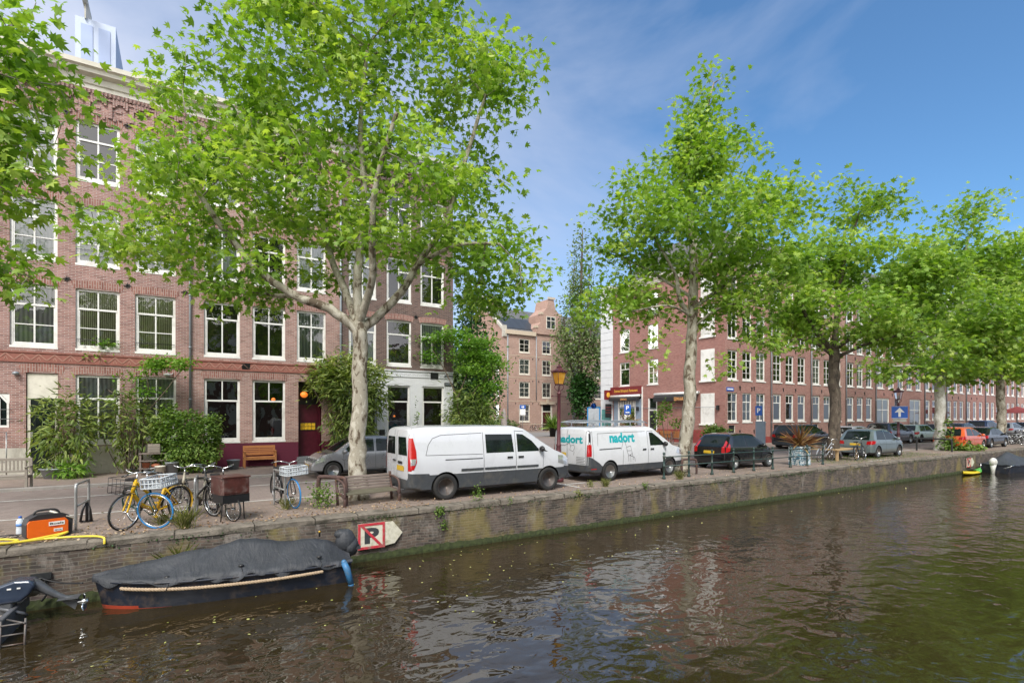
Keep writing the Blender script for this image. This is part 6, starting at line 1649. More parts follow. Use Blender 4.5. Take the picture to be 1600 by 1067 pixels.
# racks
def rack(loc, rz, label, w=.85, h=.86):
    m = MB(); m.tube(smooth_path([(0,0,-.05),(0,0,h*.5),(0,0,h-.07),(.03,0,h-.01),(.08,0,h),(w-.08,0,h),(w-.03,0,h-.01),(w,0,h-.07),(w,0,h*.5),(w,0,-.05)], 3), .024, 10)
    m.tube([(0,0,h*.52),(w,0,h*.52)], .02, 8)
    o = m.build('bicycle_rack', GALV); o.location = loc; o.rotation_euler = (0,0,rz); return tag(o, label, 'bicycle rack', 'tubular bicycle racks on the quay')
rack((-1.72,1.25,0), R(84), 'empty steel bicycle rack with a black lock hanging, right of the orange generator')
rack((-3.25,1.25,0), R(95), 'steel bicycle rack at the left edge of the photo')
rack((.20,1.05,0), R(86), 'steel bicycle rack between the khaki and the black bicycle')
rack((1.98,1.5,0), R(98), 'steel bicycle rack holding the single blue tyred bicycle')
rack((53.5,.9,0), R(90), 'steel bicycle rack among the far right bicycles')
m = MB(); 
for k in (-.06,.0,.05): m.tube([(0,k*.6,.46),(k,k,.25),(k*1.6,k*.4,.03)], .022, 6)
m.tube([(-.1,0,.03),(.1,.05,.03)], .02, 6)
o = m.build('chain_lock', BLACK); o.location = (-1.66,2.05,0); tag(o, 'black folded lock hanging on the empty bicycle rack', 'lock')

# ------------------------------------------------------------------ benches, hoops, pots
def teak_bench(label, loc, rz, Wd, mat, H=.9, slats='v', name='park_bench', cat='bench', seat=.44):
    root = empty(name, loc, rz, label, cat, None)
    m = MB()
    for k in range(5): m.box(0, Wd, -.46+k*.095, -.46+k*.095+.075, seat-.03, seat, b=.004)
    m.build('seat', mat, root)
    m = MB()
    m.box(.04,Wd-.04,.02,.05,H-.08,H,b=.005); m.box(.04,Wd-.04,.0,.03,seat+.06,seat+.12,b=.005)
    if slats == 'v':
        n = int(Wd/.085)
        for k in range(n): x = .07+k*(Wd-.14)/(n-1); m.box(x-.018,x+.018,.015,.035,seat+.12,H-.08)
    else:
        for k in range(4):
            z = seat+.13+k*.075
            m.box(.04,Wd*.49,.01,.035,z,z+.055); m.box(Wd*.51,Wd-.04,.01,.035,z,z+.055)
        m.box(Wd*.49,Wd*.51,.005,.04,seat+.1,H-.05)
    m.build('backrest', mat, root)
    for x in (0, Wd-.06):
        m = MB(); m.box(x,x+.06,-.47,-.41,0,seat+.22,b=.004); m.build('leg', mat, root)
        m = MB(); m.box(x,x+.06,.0,.06,0,H,b=.004); m.build('leg', mat, root)
        m = MB(); m.box(x-.005,x+.065,-.52,.0,seat+.221,seat+.25,b=.006); m.build('armrest', mat, root)
    m = MB(); m.box(.06,Wd-.06,-.455,-.425,seat-.11,seat-.035); m.box(.06,Wd-.06,.01,.04,seat-.11,seat-.035); m.build('apron', mat, root)
    return root
teak_bench('weathered grey teak bench at the left edge in front of the brown brick house', (-5.5,9.35,0), R(-3), 1.7, WOODGREY, .92, 'v')
teak_bench('bright orange brown wooden bench against the maroon wall', (2.12,13.2,0), 0, 1.24, WOODOR, .90, 'h')
root = empty('park_bench', (3.20,1.42,0), R(9), 'worn grey slatted quay bench with curved rusty ends in front of the large plane tree', 'bench')
m = MB()
for k in range(5): m.box(0,1.36,.10-k*.012+.0,.13-k*.012,.68-k*.072-.055,.68-k*.072,b=.006,M=Matrix.Rotation(R(-1.0+.7*k),4,'X'))
m.build('backrest', WOODOLD, root)
m = MB()
for k in range(4): m.box(.02,1.34,-.36+k*.11,-.36+k*.11+.085,.27+.01*k,.305+.01*k,b=.006)
m.build('seat', wood('mossy_bench_wood', (.08,.08,.05), (.20,.18,.13), fine=40), root)
RUST = plain('rusty_iron', (.09,.055,.05), .75, .2, var=.35, scale=9, bump=.4, dirt=(.15,.07,.04), dscale=7)
for x in (-.04, 1.40):
    m = MB(); m.tube(smooth_path([(x,-.34,0),(x,-.36,.18),(x,-.20,.27),(x,.06,.33),(x,.16,.72)],5), .035, 8); m.tube([(x,.05,.0),(x,.10,.40)], .035, 8); m.tube(smooth_path([(x,.15,.62),(x,-.1,.60),(x,-.33,.50),(x,-.36,.2)],5), .03, 8)
    m.build('side_frame', RUST, root)
def hoop(loc, rz, label, w=1.1, h=.5, mat=RAIL_G, r=.045):
    m = MB(); m.tube(smooth_path([(0,0,-.05),(0,0,h*.6),(.02,0,h-.06),(.10,0,h),(w-.10,0,h),(w-.02,0,h-.06),(w,0,h*.6),(w,0,-.05)],4), r, 10)
    o = m.build('tree_guard_hoop', mat); o.location = loc; o.rotation_euler = (0,0,rz); return tag(o, label, 'hoop', 'metal hoops beside the quay trees')
hoop((2.82,2.0,0), R(-55), 'green topped rusty metal hoop at the left end of the worn quay bench', .85, .66, RUST, .05)
hoop((38.9,2.9,0), R(-80), 'dark metal hoop in front of the whitish plane trunk', 1.7, .75, IRON, .05)
hoop((15.6,1.6,0), R(-20), 'reddish rusty metal hoop at the foot of the tall leaning plane tree', .6, .55, RUST, .04)
hoop((14.6,3.1,0), R(10), 'dark metal hoop behind the front wheel of the van with teal lettering', 1.0, .6, IRON, .04)
# railing
root = empty('quay_railing', (0,.93,0), 0, 'dark green iron railing with knobbed posts along the quay', 'railing')
xs = [13.9+1.27*i for i in range(9)]
for x in xs:
    m = MB(); m.lathe([(.06,0),(.06,.05),(.045,.09),(.038,.12),(.033,.40),(.045,.41),(.045,.47),(.033,.48),(.030,.70),(.045,.72),(.048,.78),(.030,.80),(.022,.825),(.045,.85),(.045,.89),(.02,.92),(0,.925)], 12, c=(x,0,0)); m.build('post', RAIL_G, root)
for z in (.44, .75):
    m = MB(); m.tube([(xs[0],0,z),(xs[-1],0,z)], .020, 8); m.build('rail', RAIL_G, root)
# generator, bottle, hoses
root = empty('generator', (-2.05,.82,0), R(22), 'orange and black portable generator on the quay', 'generator')
ORB = plain('generator_orange', (.75,.13,.01), .4, var=.06, dirt=(.45,.10,.03)); GBK = plain('generator_black', (.02,.02,.022), .55, var=.2)
m = MB(); m.prism([(-.27,.02),(.20,.02),(.25,.06),(.25,.28),(.21,.33),(-.27,.33),(-.30,.29),(-.30,.06)], -.15, -.10, mi=0); m.build('front_panel', ORB, root)
m = MB(); m.prism([(-.25,.0),(.28,.0),(.32,.05),(.33,.28),(.27,.37),(.14,.42),(-.16,.42),(-.27,.36),(-.31,.26),(-.31,.04)], -.10, .20, mi=0); m.build('body', GBK, root)
m = MB(); m.tube(smooth_path([(-.18,.05,.41),(-.13,.05,.475),(.10,.05,.475),(.17,.05,.41)],4), .018, 8); m.build('handle', GBK, root)
m = MB(); m.box(-.02,.20,-.155,-.151,.215,.285,0); m.box(.05,.17,-.155,-.151,.11,.16,0); m.box(0,.12,-.156,-.1545,.20,.212,1)
lb = m.build('label', [WHITESIGN, REDSIGN], root); m = MB(); text_on(m, 'Boels', -.005, .185, .235, .27, lambda u, w: (u, -.157, w), .02); text_on(m, 'RENTAL', .06,.16,.12,.15, lambda u, w: (u,-.157,w)); m.build('lettering', BLACK, lb, fix=False)
m = MB(); m.tube([(.02,-.02,.46),(.34,-.12,.30)], .016, 6); o = m.build('paint_brush', CREAM); o.location = (-2.05,.82,0); o.rotation_euler = (0,0,R(22)); tag(o, 'pale wooden stick lying across the orange generator', 'stick')
root = empty('water_bottle', (-2.52,1.35,0), 0, 'small clear water bottle with a blue cap beside the generator', 'bottle')
m = MB(); m.lathe([(.055,0),(.06,.02),(.058,.10),(.054,.12),(.058,.14),(.058,.24),(.03,.28),(.022,.30)], 16); m.build('body', plain('bottle_plastic', (.60,.66,.72), .15, var=.05, coat=1), root)
m = MB(); m.lathe([(.026,.295),(.026,.33),(0,.332)], 12); m.build('cap', BLUESIGN, root); m = MB(); m.lathe([(.0595,.15),(.0595,.20)], 16); m.build('label', plain('label_blue', (.1,.25,.6), .4), root)
HOSE = plain('hose_yellow', (.72,.58,.05), .45, var=.08, dirt=(.4,.33,.08))
hp = [(-4.2,.75),(-3.4,.55),(-2.95,.30),(-2.6,.22),(-2.35,.35),(-2.7,.5),(-3.1,.38),(-3.35,.15),(-2.9,.10),(-2.4,.28),(-1.9,.55),(-1.75,.62),(-1.95,.42),(-2.3,.18),(-2.8,.02)]
m = MB(); m.tube(smooth_path([(x,y,.05+.02*(i % 3)) for i, (x,y) in enumerate(hp)]+[(-3.1,-.1,-.1),(-3.25,-.14,-.5)], 8), .020, 8); o = m.build('garden_hose', HOSE); tag(o, 'yellow hose coiled on the quay edge in front of the generator', 'hose')
m = MB(); m.tube(smooth_path([(-2.3,.30,.055),(-2.0,.36,.05),(-1.6,.30,.05),(-1.3,.15,.05),(-1.18,.0,.04),(-1.16,-.05,.0),(-1.16,-.06,-.06)],8), .019, 8); tag(m.build('garden_hose', HOSE), 'yellow hose running straight to the right and over the quay edge', 'hose')
m = MB(); m.tube(smooth_path([(-2.25,.9,.02),(-2.5,1.05,.05),(-2.75,.95,.02),(-2.9,1.1,.02),(-2.6,1.15,.04),(-2.5,.95,.02),(-3.0,.8,.02),(-3.4,.7,.02)],6), .010, 6); tag(m.build('power_cable', BLACK), 'thin black cable looping on the ground left of the generator', 'cable')
# pots and crates in front of the bush
root = empty('wooden_shelf', (-1.35,11.75,0), R(4), 'old wooden shelf crate with clay pots beside the round bush', 'shelf')
m = MB()
for x in (0,.78): 
    for y in (0,.35): m.box(x,x+.05,y,y+.05,0,.78)
for z in (.22,.5,.76): m.box(-.02,.85,-.02,.42,z,z+.03)
m.build('frame', WOODOLD, root)
m = MB(); m.box(.25,.62,0,.3,.80,1.12)
for k in range(3): m.box(.27,.60,-.012,-.001,.84+k*.09,.90+k*.09)
m.build('crate', WOODGREY, root)
CLAY = plain('clay_pot', (.42,.15,.08), .8, var=.15)
m = MB(); m.lathe([(.10,.26),(.13,.45),(.14,.45)], 14, c=(.2,.15,0)); m.ell((.50,.15,.34),(.16,.12,.09)); tag(m.build('clay_pots', CLAY, root))
def pot(loc, r, h, mat, label, name='bucket', cat='bucket', plant=None):
    m = MB(); m.lathe([(r*.75,0),(r,h),(r*1.06,h),(r*1.06,h-.03),(r*1.0,h-.04)], 20); m.lathe([(0.001,h-.05),(r*.95,h-.05)], 16)
    o = m.build(name, mat); o.location = loc; return tag(o, label, cat)
pot((-.72,11.5,0), .16, .34, CREAM, 'cream plastic pot in front of the wooden shelf crate')
pot((-.35,11.6,0), .22, .46, ZINC, 'grey zinc bucket between the shelf crate and the round bush')
pot((1.72,12.6,0), .24, .38, ZINC, 'grey zinc tub at the right side of the round bush')
pot((-3.75,12.4,0), .45, .35, ZINC, 'wide grey tub below the dark green door')

# ------------------------------------------------------------------ lamps and signs
AMBER = None
def amber():
    t = NT('amber_lantern_glass'); p = t.n('ShaderNodeBsdfPrincipled'); p.inputs['Base Color'].default_value = (.85,.42,.04,1); p.inputs['Roughness'].default_value = .12
    o = t.coord(); n = t.noise(o, 5, 3); c = t.ramp(n, [(.3,(.80,.36,.02)),(.7,(1.0,.68,.16))]); t.l(c, p.inputs['Base Color'])
    tr = t.n('ShaderNodeBsdfTranslucent'); t.l(c, tr.inputs[0]); mx = t.n('ShaderNodeMixShader', Fac=.55); t.l(p.outputs[0], mx.inputs[1]); t.l(tr.outputs[0], mx.inputs[2]); t.l(mx.outputs[0], t.out.inputs[0]); return t.m
AMB = amber()
def lamp(loc, label, glass, lean=0, H=3.85):
    root = empty('street_lamp', loc, 0, label, 'street lamp', 'cast iron street lamps', rot=(0, lean, 0))
    m = MB(); m.lathe([(.17,0),(.17,.10),(.15,.14),(.14,.16),(.13,.40),(.15,.44),(.15,.50),(.115,.54),(.105,.75),(.14,.80),(.14,.84),(.10,.88),(.075,1.15),(.085,1.18),(.085,1.22),(.065,1.26),(.055,H-1.0),(.075,H-.98),(.075,H-.94),(.05,H-.92),(.045,H-.85)], 16)
    for k in range(8):
        a = 2*PI*k/8; m.box(-.012,.012,.125,.15,.02,.42,M=rotz(a))
    m.tube([(-.28,0,H-1.05),(.28,0,H-1.05)], .014, 6); m.ell((-.28,0,H-1.05),(.03,.03,.03),8,6); m.ell((.28,0,H-1.05),(.03,.03,.03),8,6)
    for a in range(4):
        an = PI/4+a*PI/2; c, s = math.cos(an), math.sin(an)
        m.tube(smooth_path([(0,0,H-.88),(c*.10,s*.10,H-.84),(c*.15,s*.15,H-.74),(c*.10,s*.10,H-.66)],4), .013, 6)
    m.build('post', LAMP_R, root)
    m = MB(Matrix.Translation((0,0,H-.66)) @ Matrix.Diagonal((.80,.80,.88,1)) @ Matrix.Translation((0,0,-(H-.66)))); LM = m.M; z0, z1 = H-.66, H-.22
    for a in range(4):
        an = PI/4+a*PI/2; c, s = math.cos(an), math.sin(an)
        m.tube([(c*.17,s*.17,z0),(c*.28,s*.28,z1)], .012, 5)
    m.lathe([(.165,z0-.03),(.185,z0),(.165,z0+.015)], 4, M=rotz(PI/4), smooth=False)
    m.lathe([(.30,z1-.01),(.33,z1+.01),(.33,z1+.04),(.25,z1+.07),(.12,z1+.15),(.10,z1+.19),(.12,z1+.21),(.05,z1+.25),(.03,z1+.29),(0.001,z1+.33)], 4, M=rotz(PI/4), smooth=False)
    for k in range(16):
        a = 2*PI*k/16; q = .24/max(abs(math.cos(a)), abs(math.sin(a))); m.ell((q*math.cos(a), q*math.sin(a), z1+.055), (.03,.03,.035), 6, 5)
    m.build('lantern_frame', LAMP_R, root)
    m = MB(LM); m.lathe([(.163,z0+.01),(.272,z1-.01)], 4, M=rotz(PI/4), smooth=False); m.build('lantern_glass', glass, root, fix=False)
    m = MB(); m.tube([(0,0,z0),(0,0,z0+.2)], .04, 8); m.build('lamp_burner', WHITESIGN, root)
    return root
lamp((10.4,2.25,0), 'burgundy cast iron street lamp with an amber lantern between the two white vans', AMB, R(.5))
lamp((33.6,1.8,0), 'burgundy street lamp carrying the blue arrow sign beside the grey green hatchback', GLASS, 0, 3.75)
def facing(x, y): return math.atan2(-11.5-y, 0-x)+PI/2   # local -y turned to the bridge
def sign(loc, label, parts, pole=None, rz=None, cat='sign', group='traffic signs', name='traffic_sign'):
    root = empty(name, loc, facing(loc[0], loc[1]) if rz is None else rz, label, cat, group)
    if pole: m = MB(); m.tube([(0,.04,0),(0,.04,pole)], .035, 8); m.build('pole', ZINC, root)
    for nm, fn, mt in parts:
        m = MB(); fn(m); m.build(nm, mt, root, fix=False)
    return root
def arrow(m, cx, cz, s, up=True, y=-.018):
    P = [(-.09,-.4),(.09,-.4),(.09,.02),(.36,-.02),(0,.42),(-.36,-.02),(-.09,.02)]
    if up: q = [(cx+a*s, cz+b*s) for a, b in P]
    else: q = [(cx+b*s, cz-a*s) for a, b in P]
    bmx = q; m.prism(q, y-.002, y, axis='y')
sign((33.3,1.62,0), 'square blue sign with a white upward arrow on the far lamp post', [('panel', lambda m: m.box(-.36,.36,-.016,.0,2.02,2.70), BLUESIGN), ('arrow', lambda m: arrow(m,0,2.36,.62), WHITESIGN), ('border', lambda m: [m.box(-.35,.35,-.019,-.0165,2.03,2.045), m.box(-.35,.35,-.019,-.0165,2.675,2.69)], WHITESIGN), ('sub_panel', lambda m: m.box(-.30,.30,-.016,0,1.84,2.0), plain('sign_grey_face', (.42,.42,.40), .6, dirt=(.2,.2,.2), dscale=20))])
sign((40.6,50.5,0), 'blue one way sign above a white plate by the pink brick building', [('panel', lambda m: m.box(-.4,.4,-.016,0,3.2,3.7), BLUESIGN), ('arrow', lambda m: arrow(m,0,3.45,.6,False), WHITESIGN), ('sub_panel', lambda m: m.box(-.38,.38,-.016,0,2.3,3.15), WHITESIGN)], 3.75)
def letterP(s): return lambda m: text_on(m, 'P', -.13*s, .13*s, s_z0, s_z1, lambda u, w: (u,-.02,w), .03)
sign((31.6,20.7,0), 'blue parking sign with white letter P in front of the restaurant', [('panel', lambda m: m.box(-.27,.27,-.016,0,2.30,3.10), BLUESIGN), ('letter', lambda m: text_on(m,'P',-.12,.12,2.68,3.02,lambda u,w:(u,-.02,w),.03), WHITESIGN), ('pictogram', lambda m: m.box(-.16,.16,-.02,-.017,2.42,2.52), WHITESIGN), ('sub_panel', lambda m: m.box(-.25,.25,-.016,0,1.75,2.25), WHITESIGN), ('sub_marks', lambda m: [m.box(-.18,-.05,-.02,-.017,1.85,1.95), m.box(.05,.18,-.02,-.017,1.85,1.95)], BLACK)], 3.1)
root = empty('parking_meter', (31.1,8.4,0), facing(31.1,8.4), 'tall grey blue parking meter column with a blue P sign on top', 'parking meter')
m = MB(); m.box(-.29,.29,-.18,.18,0,1.78,b=.03); m.box(-.30,.30,-.19,.19,1.74,1.82,b=.02); m.build('column', plain('meter_blue_grey', (.20,.26,.34), .5, var=.1, scale=4), root)
m = MB(); m.tube([(.12,0,1.8),(.12,0,2.95)], .03, 8); m.build('pole', ZINC, root)
m = MB(); m.box(-.30,.10,-.02,0,2.2,2.80); pn = m.build('panel', BLUESIGN, root); m = MB(); text_on(m,'P',-.20,-.01,2.36,2.66,lambda u,w:(u,-.024,w),.03); m.build('letter', WHITESIGN, pn, fix=False)
root = empty('information_board', (45.9,41.5,0), facing(45.9,41.5), 'grey city board with blue frame behind the burgundy lamp post', 'board')
m = MB(); m.box(-.70,.70,-.05,.05,.9,3.2,0); m.box(-.85,-.70,-.08,.08,.2,3.3,1); m.box(.70,.85,-.08,.08,.2,3.3,1); m.box(-.7,.7,-.08,.08,3.2,3.35,1); m.box(-.1,.1,-.1,.1,0,.9,1); m.build('panel', [plain('board_grey', (.38,.41,.44), .5), plain('frame_blue', (.03,.22,.50), .4)], root)
sign((44.6,40,0), 'small round blue sign beside the lantern pole', [('panel', lambda m: m.lathe([(.001,0),(.35,0)], 24, axis='y', c=(0,0,3.45)), BLUESIGN)], 3.5)
# no parking board with arrow on the quay wall
def wall_board(x0, x1, xt, z0, z1, label, big=True):
    root = empty('no_parking_board', (x0, -.05, z0), 0, label, 'sign', 'painted boards on the quay wall')
    w, h = x1-x0, z1-z0; b = .055*w/.6
    m = MB(); m.box(0,w,-.02,0,0,h); m.build('panel', FADEWHITE, root)
    m = MB(); m.box(0,w,-.028,-.0205,0,b); m.box(0,w,-.028,-.0205,h-b,h); m.box(0,b,-.028,-.0205,b,h-b); m.box(w-b,w,-.028,-.0205,b,h-b)
    m.prism([(b,h-b),(b+.075*w/.6,h-b),(w-b,b),(w-b-.075*w/.6,b)], -.030, -.024); m.build('red_border', REDSIGN, root)
    m = MB(); text_on(m,'P',w*.24,w*.78,h*.2,h*.82,lambda u,w_:(u,-.0225,w_),.05); m.build('letter', FADEBLACK, root, fix=False)
    aw = xt-x0
    m = MB(); m.prism([(w+.01,h*.05),(w+(aw-w)*.55,h*.10),(aw,h*.5),(w+(aw-w)*.45,h*.98),(w+.01,h*.98)], -.018, 0); m.build('arrow_board', FADEWHITE, root)
wall_board(3.21, 3.81, 4.22, -.76, -.20, 'faded no parking board with black P and arrow on the wall by the covered boat')
wall_board(37.3, 37.9, 38.4, -.74, -.22, 'small faded no parking board on the quay wall near the kayak')
# terrace and plants at the restaurant
def planter(loc, rz, dx, dy, h, mat, label, plant=None, pm=LF_BUSH, ph=.5, sd=1, shape=LEAF_OVAL, n=700, ls=.14, name='planter'):
    root = empty(name, loc, rz, label, 'planter', 'planters on the square')
    m = MB(); m.box(-dx/2,dx/2,-dy/2,dy/2,0,h,b=.015); m.box(-dx/2-.02,dx/2+.02,-dy/2-.02,dy/2+.02,h-.05,h+.001,b=.01); m.build('box', mat, root)
    if plant:
        rng = np.random.default_rng(sd)
        pos = rng.normal(size=(n,3))*np.array([dx*.32, dy*.32, ph*.3]); pos[:,2] = h+np.abs(pos[:,2])+rng.random(n)*ph*.35
        leaf_mesh('foliage', shape, pos, ls, pm, rng, root, droop=-.2)
    return root
PGB = plain('planter_blue_grey', (.16,.21,.27), .5, var=.1)
planter((29.9,10.9,0), R(88), 1.3, .6, .78, PGB, 'long blue grey planter with yellowish green hedge left of the black hatchback', 1, LF_BUSH, .8, 3, n=1300, ls=.15)
planter((30.6,19.5,0), R(88), .5, .5, .95, PGB, 'tall blue grey planter with a spiky bush by the restaurant door', 1, LF_POP, 1.3, 4, n=500, ls=.22)
LEAF_SPIKE = ([(0,.4),(0,0),(.028,.1),(.028,.6),(0,1),(-.028,.6),(-.028,.1)], [.0,0,0,-.02,-.10,-.02,0])
def spiky(loc, label, h, n, sd, mat, base=None, cat='plant', name='spiky_plant'):
    rng = np.random.default_rng(sd); root = empty(name, loc, 0, label, cat, 'spiky leaved plants')
    pos = rng.normal(size=(n,3))*.05; pos[:,2] = rng.random(n)*h*.25
    d = rng.normal(size=(n,3)); d[:,2] = np.abs(d[:,2])*1.1-.1
    leaf_mesh('foliage', LEAF_SPIKE, pos, h, mat, rng, root, droop=-.1, outdir=unit(d)*1.4, upw=.2)
    m = MB(); m.tube([(0,0,-.3),(0,0,h*.3)], .05, 8); m.build('stem', TWIG, root); return root
spiky((22.95,1.35,.80), 'spiky plant with red and yellow blades in the graffitied box behind the railing', .92, 110, 6, LF_RED)
spiky((30.4,21.6,.6), 'red leaved spiky plant in front of the restaurant window', .9, 120, 7, LF_RED)
spiky((30.7,19.4,1.4), 'red leaved spiky plant above the tall planter', .9, 90, 8, LF_RED)
planter((30.4,21.6,0), 0, .6, .6, .55, CLAY, 'clay coloured square pot under the red leaved plant')
root = empty('planter_box', (22.95,1.35,0), R(-8), 'white box covered in blue graffiti behind the green railing', 'planter')
t = NT('graffiti'); o_ = t.coord(); n_ = t.noise(t.mapping(o_,(1,1,1.4)), 4.2, 3, .5, 1.4); c_ = t.ramp(n_, [(.44,(.55,.60,.62)),(.47,(.02,.10,.16)),(.53,(.03,.17,.25)),(.56,(.55,.62,.66)),(.64,(.12,.35,.45))], 'CONSTANT'); t.principled(c_, .6)
m = MB(); m.box(-.33,.33,-.30,.30,0,.82,b=.02); m.build('box', t.m, root)
pot((32.9,32.9,0), .45, .9, BLACK, 'large black pot on the square', 'plant_pot', 'pot')
spiky((32.9,32.9,.8), 'tall upright green plant in the black pot on the square', 1.5, 160, 9, LF_BUSH)
# wooden terrace furniture
for k, (y, lb) in enumerate(((18.6,'slatted wooden terrace bench nearest the planter'), (17.3,'slatted wooden terrace bench left of the leaning plane trunk'), (16.0, 'slatted wooden terrace bench behind the leaning plane trunk'))):
    root = empty('terrace_bench', (32.4,y,0), R(90), lb, 'bench', 'wooden benches on the restaurant terrace')
    m = MB()
    for j in range(9): m.box(-.55+j*.13,-.55+j*.13+.09,.0,.03,.35,1.0)
    m.box(-.58,.62,-.03,.0,.88,.95); m.build('backrest', WOODOR, root); m = MB(); m.box(-.58,.62,.02,.45,.42,.46); m.build('seat', WOODOLD, root)
    for x in (-.55,.55):
        m = MB(); m.box(x-.03,x+.03,-.03,.03,0,.9); m.box(x-.03,x+.03,.4,.45,0,.42); m.build('leg', GALV, root)
for k, (y, lb) in enumerate(((17.9,'small dark terrace table by the wooden benches'), (16.5,'dark terrace table behind the leaning plane trunk'))):
    root = empty('terrace_table', (31.7,y,0), 0, lb, 'table', 'restaurant terrace tables')
    m = MB(); m.lathe([(.001,.72),(.35,.72),(.35,.75),(.001,.75)], 20); m.build('tabletop', BLACK, root); m = MB(); m.tube([(0,0,0),(0,0,.72)], .03, 8); m.lathe([(.2,0),(.2,.02)], 16); m.build('leg', GALV, root)
bush('young_tree', (31.0,15.9,0), 'thin young tree with pale leaves left of the leaning plane trunk', 'tree', None, [(-.2,0,2.6,.55,.4,.5),(-.6,0,1.9,.4,.3,.3),(.5,0,1.7,.4,.3,.3)], 420, .2, LF_BUSH, 88, stems=6)
def parasol(loc, label, h, mat, r=.22):
    root = empty('parasol', loc, 0, label, 'parasol', 'closed parasols'); m = MB(); m.lathe([(r,h*.35),(r*1.1,h*.4),(r*.8,h*.6),(r*.6,h*.85),(.05,h)], 10); m.build('canopy', mat, root)
    m = MB(); m.tube([(0,0,0),(0,0,h)], .03, 8); m.lathe([(.3,0),(.3,.06)], 12); m.build('pole', ZINC, root)
parasol((30.3,38.6,0), 'closed beige parasol in front of the bushes left of the pink building', 3.0, plain('parasol_beige', (.42,.37,.34), .9), .35)
root = empty('parasol', (84,9.5,0), 0, 'open dark red parasol at the far right edge', 'parasol'); m = MB(); m.lathe([(2.2,2.5),(.02,3.3)], 8, smooth=False); m.build('canopy', BR_RED, root, fix=False); m = MB(); m.tube([(0,0,0),(0,0,3.3)], .04, 8); m.build('pole', ZINC, root)
# wooden seat round the dark tree
root = empty('tree_bench', (27.5,2.2,0), 0, 'pale wooden plank seat built around the dark plane trunk', 'bench')
PLANK = wood('pale_plank', (.38,.25,.12), (.55,.40,.22)); m = MB()
for y in (-.75,-.55,.4,.6): m.box(-1.1,1.1,y,y+.17,.50,.55)
m.box(-1.1,-.6,-.36,.38,.50,.548); m.box(.6,1.1,-.36,.38,.50,.548); m.build('seat', PLANK, root)
for x in (-1,.9):
    for y in (-.7,.6): m = MB(); m.box(x,x+.1,y,y+.1,0,.5); m.build('leg', PLANK, root)

# ------------------------------------------------------------------ boats
NAVY = plain('hull_navy', (.012,.017,.030), .45, var=.3, scale=3, bump=.15, dirt=(.09,.07,.06), dscale=4)
HRED = plain('hull_red', (.34,.045,.02), .6, var=.2, dirt=(.12,.05,.03), dscale=5)
def tarp_mat(name, col):
    t = NT(name); v = t.coord(); n = t.noise(v, 2.2, 7, .7, .5); n2 = t.noise(v, 26, 4, .7)
    c = t.ramp(n, [(.3, tuple(x*.75 for x in col)), (.55, col), (.72, tuple(min(1, x*1.5+.01) for x in col))])
    st = t.ramp(t.noise(t.mapping(v,(2,9,2)), 1.6, 6, .7), [(.60,(0,0,0)),(.78,(1,1,1))]); c = t.mix(t.math('MULTIPLY', st, .35), c, (.16,.155,.15))
    fold = t.noise(t.mapping(v,(2.2,.9,1),(0,0,.5)), 2.0, 4, .55, 2.2)
    t.principled(c, .62, 0, t.bump(t.math('ADD', t.math('ADD', t.math('MULTIPLY', n, 1.2), t.math('MULTIPLY', fold, 1.0)), t.math('MULTIPLY', n2, .12)), .6, .035)); return t.m
TARP = tarp_mat('tarpaulin_dark', (.034,.038,.046))
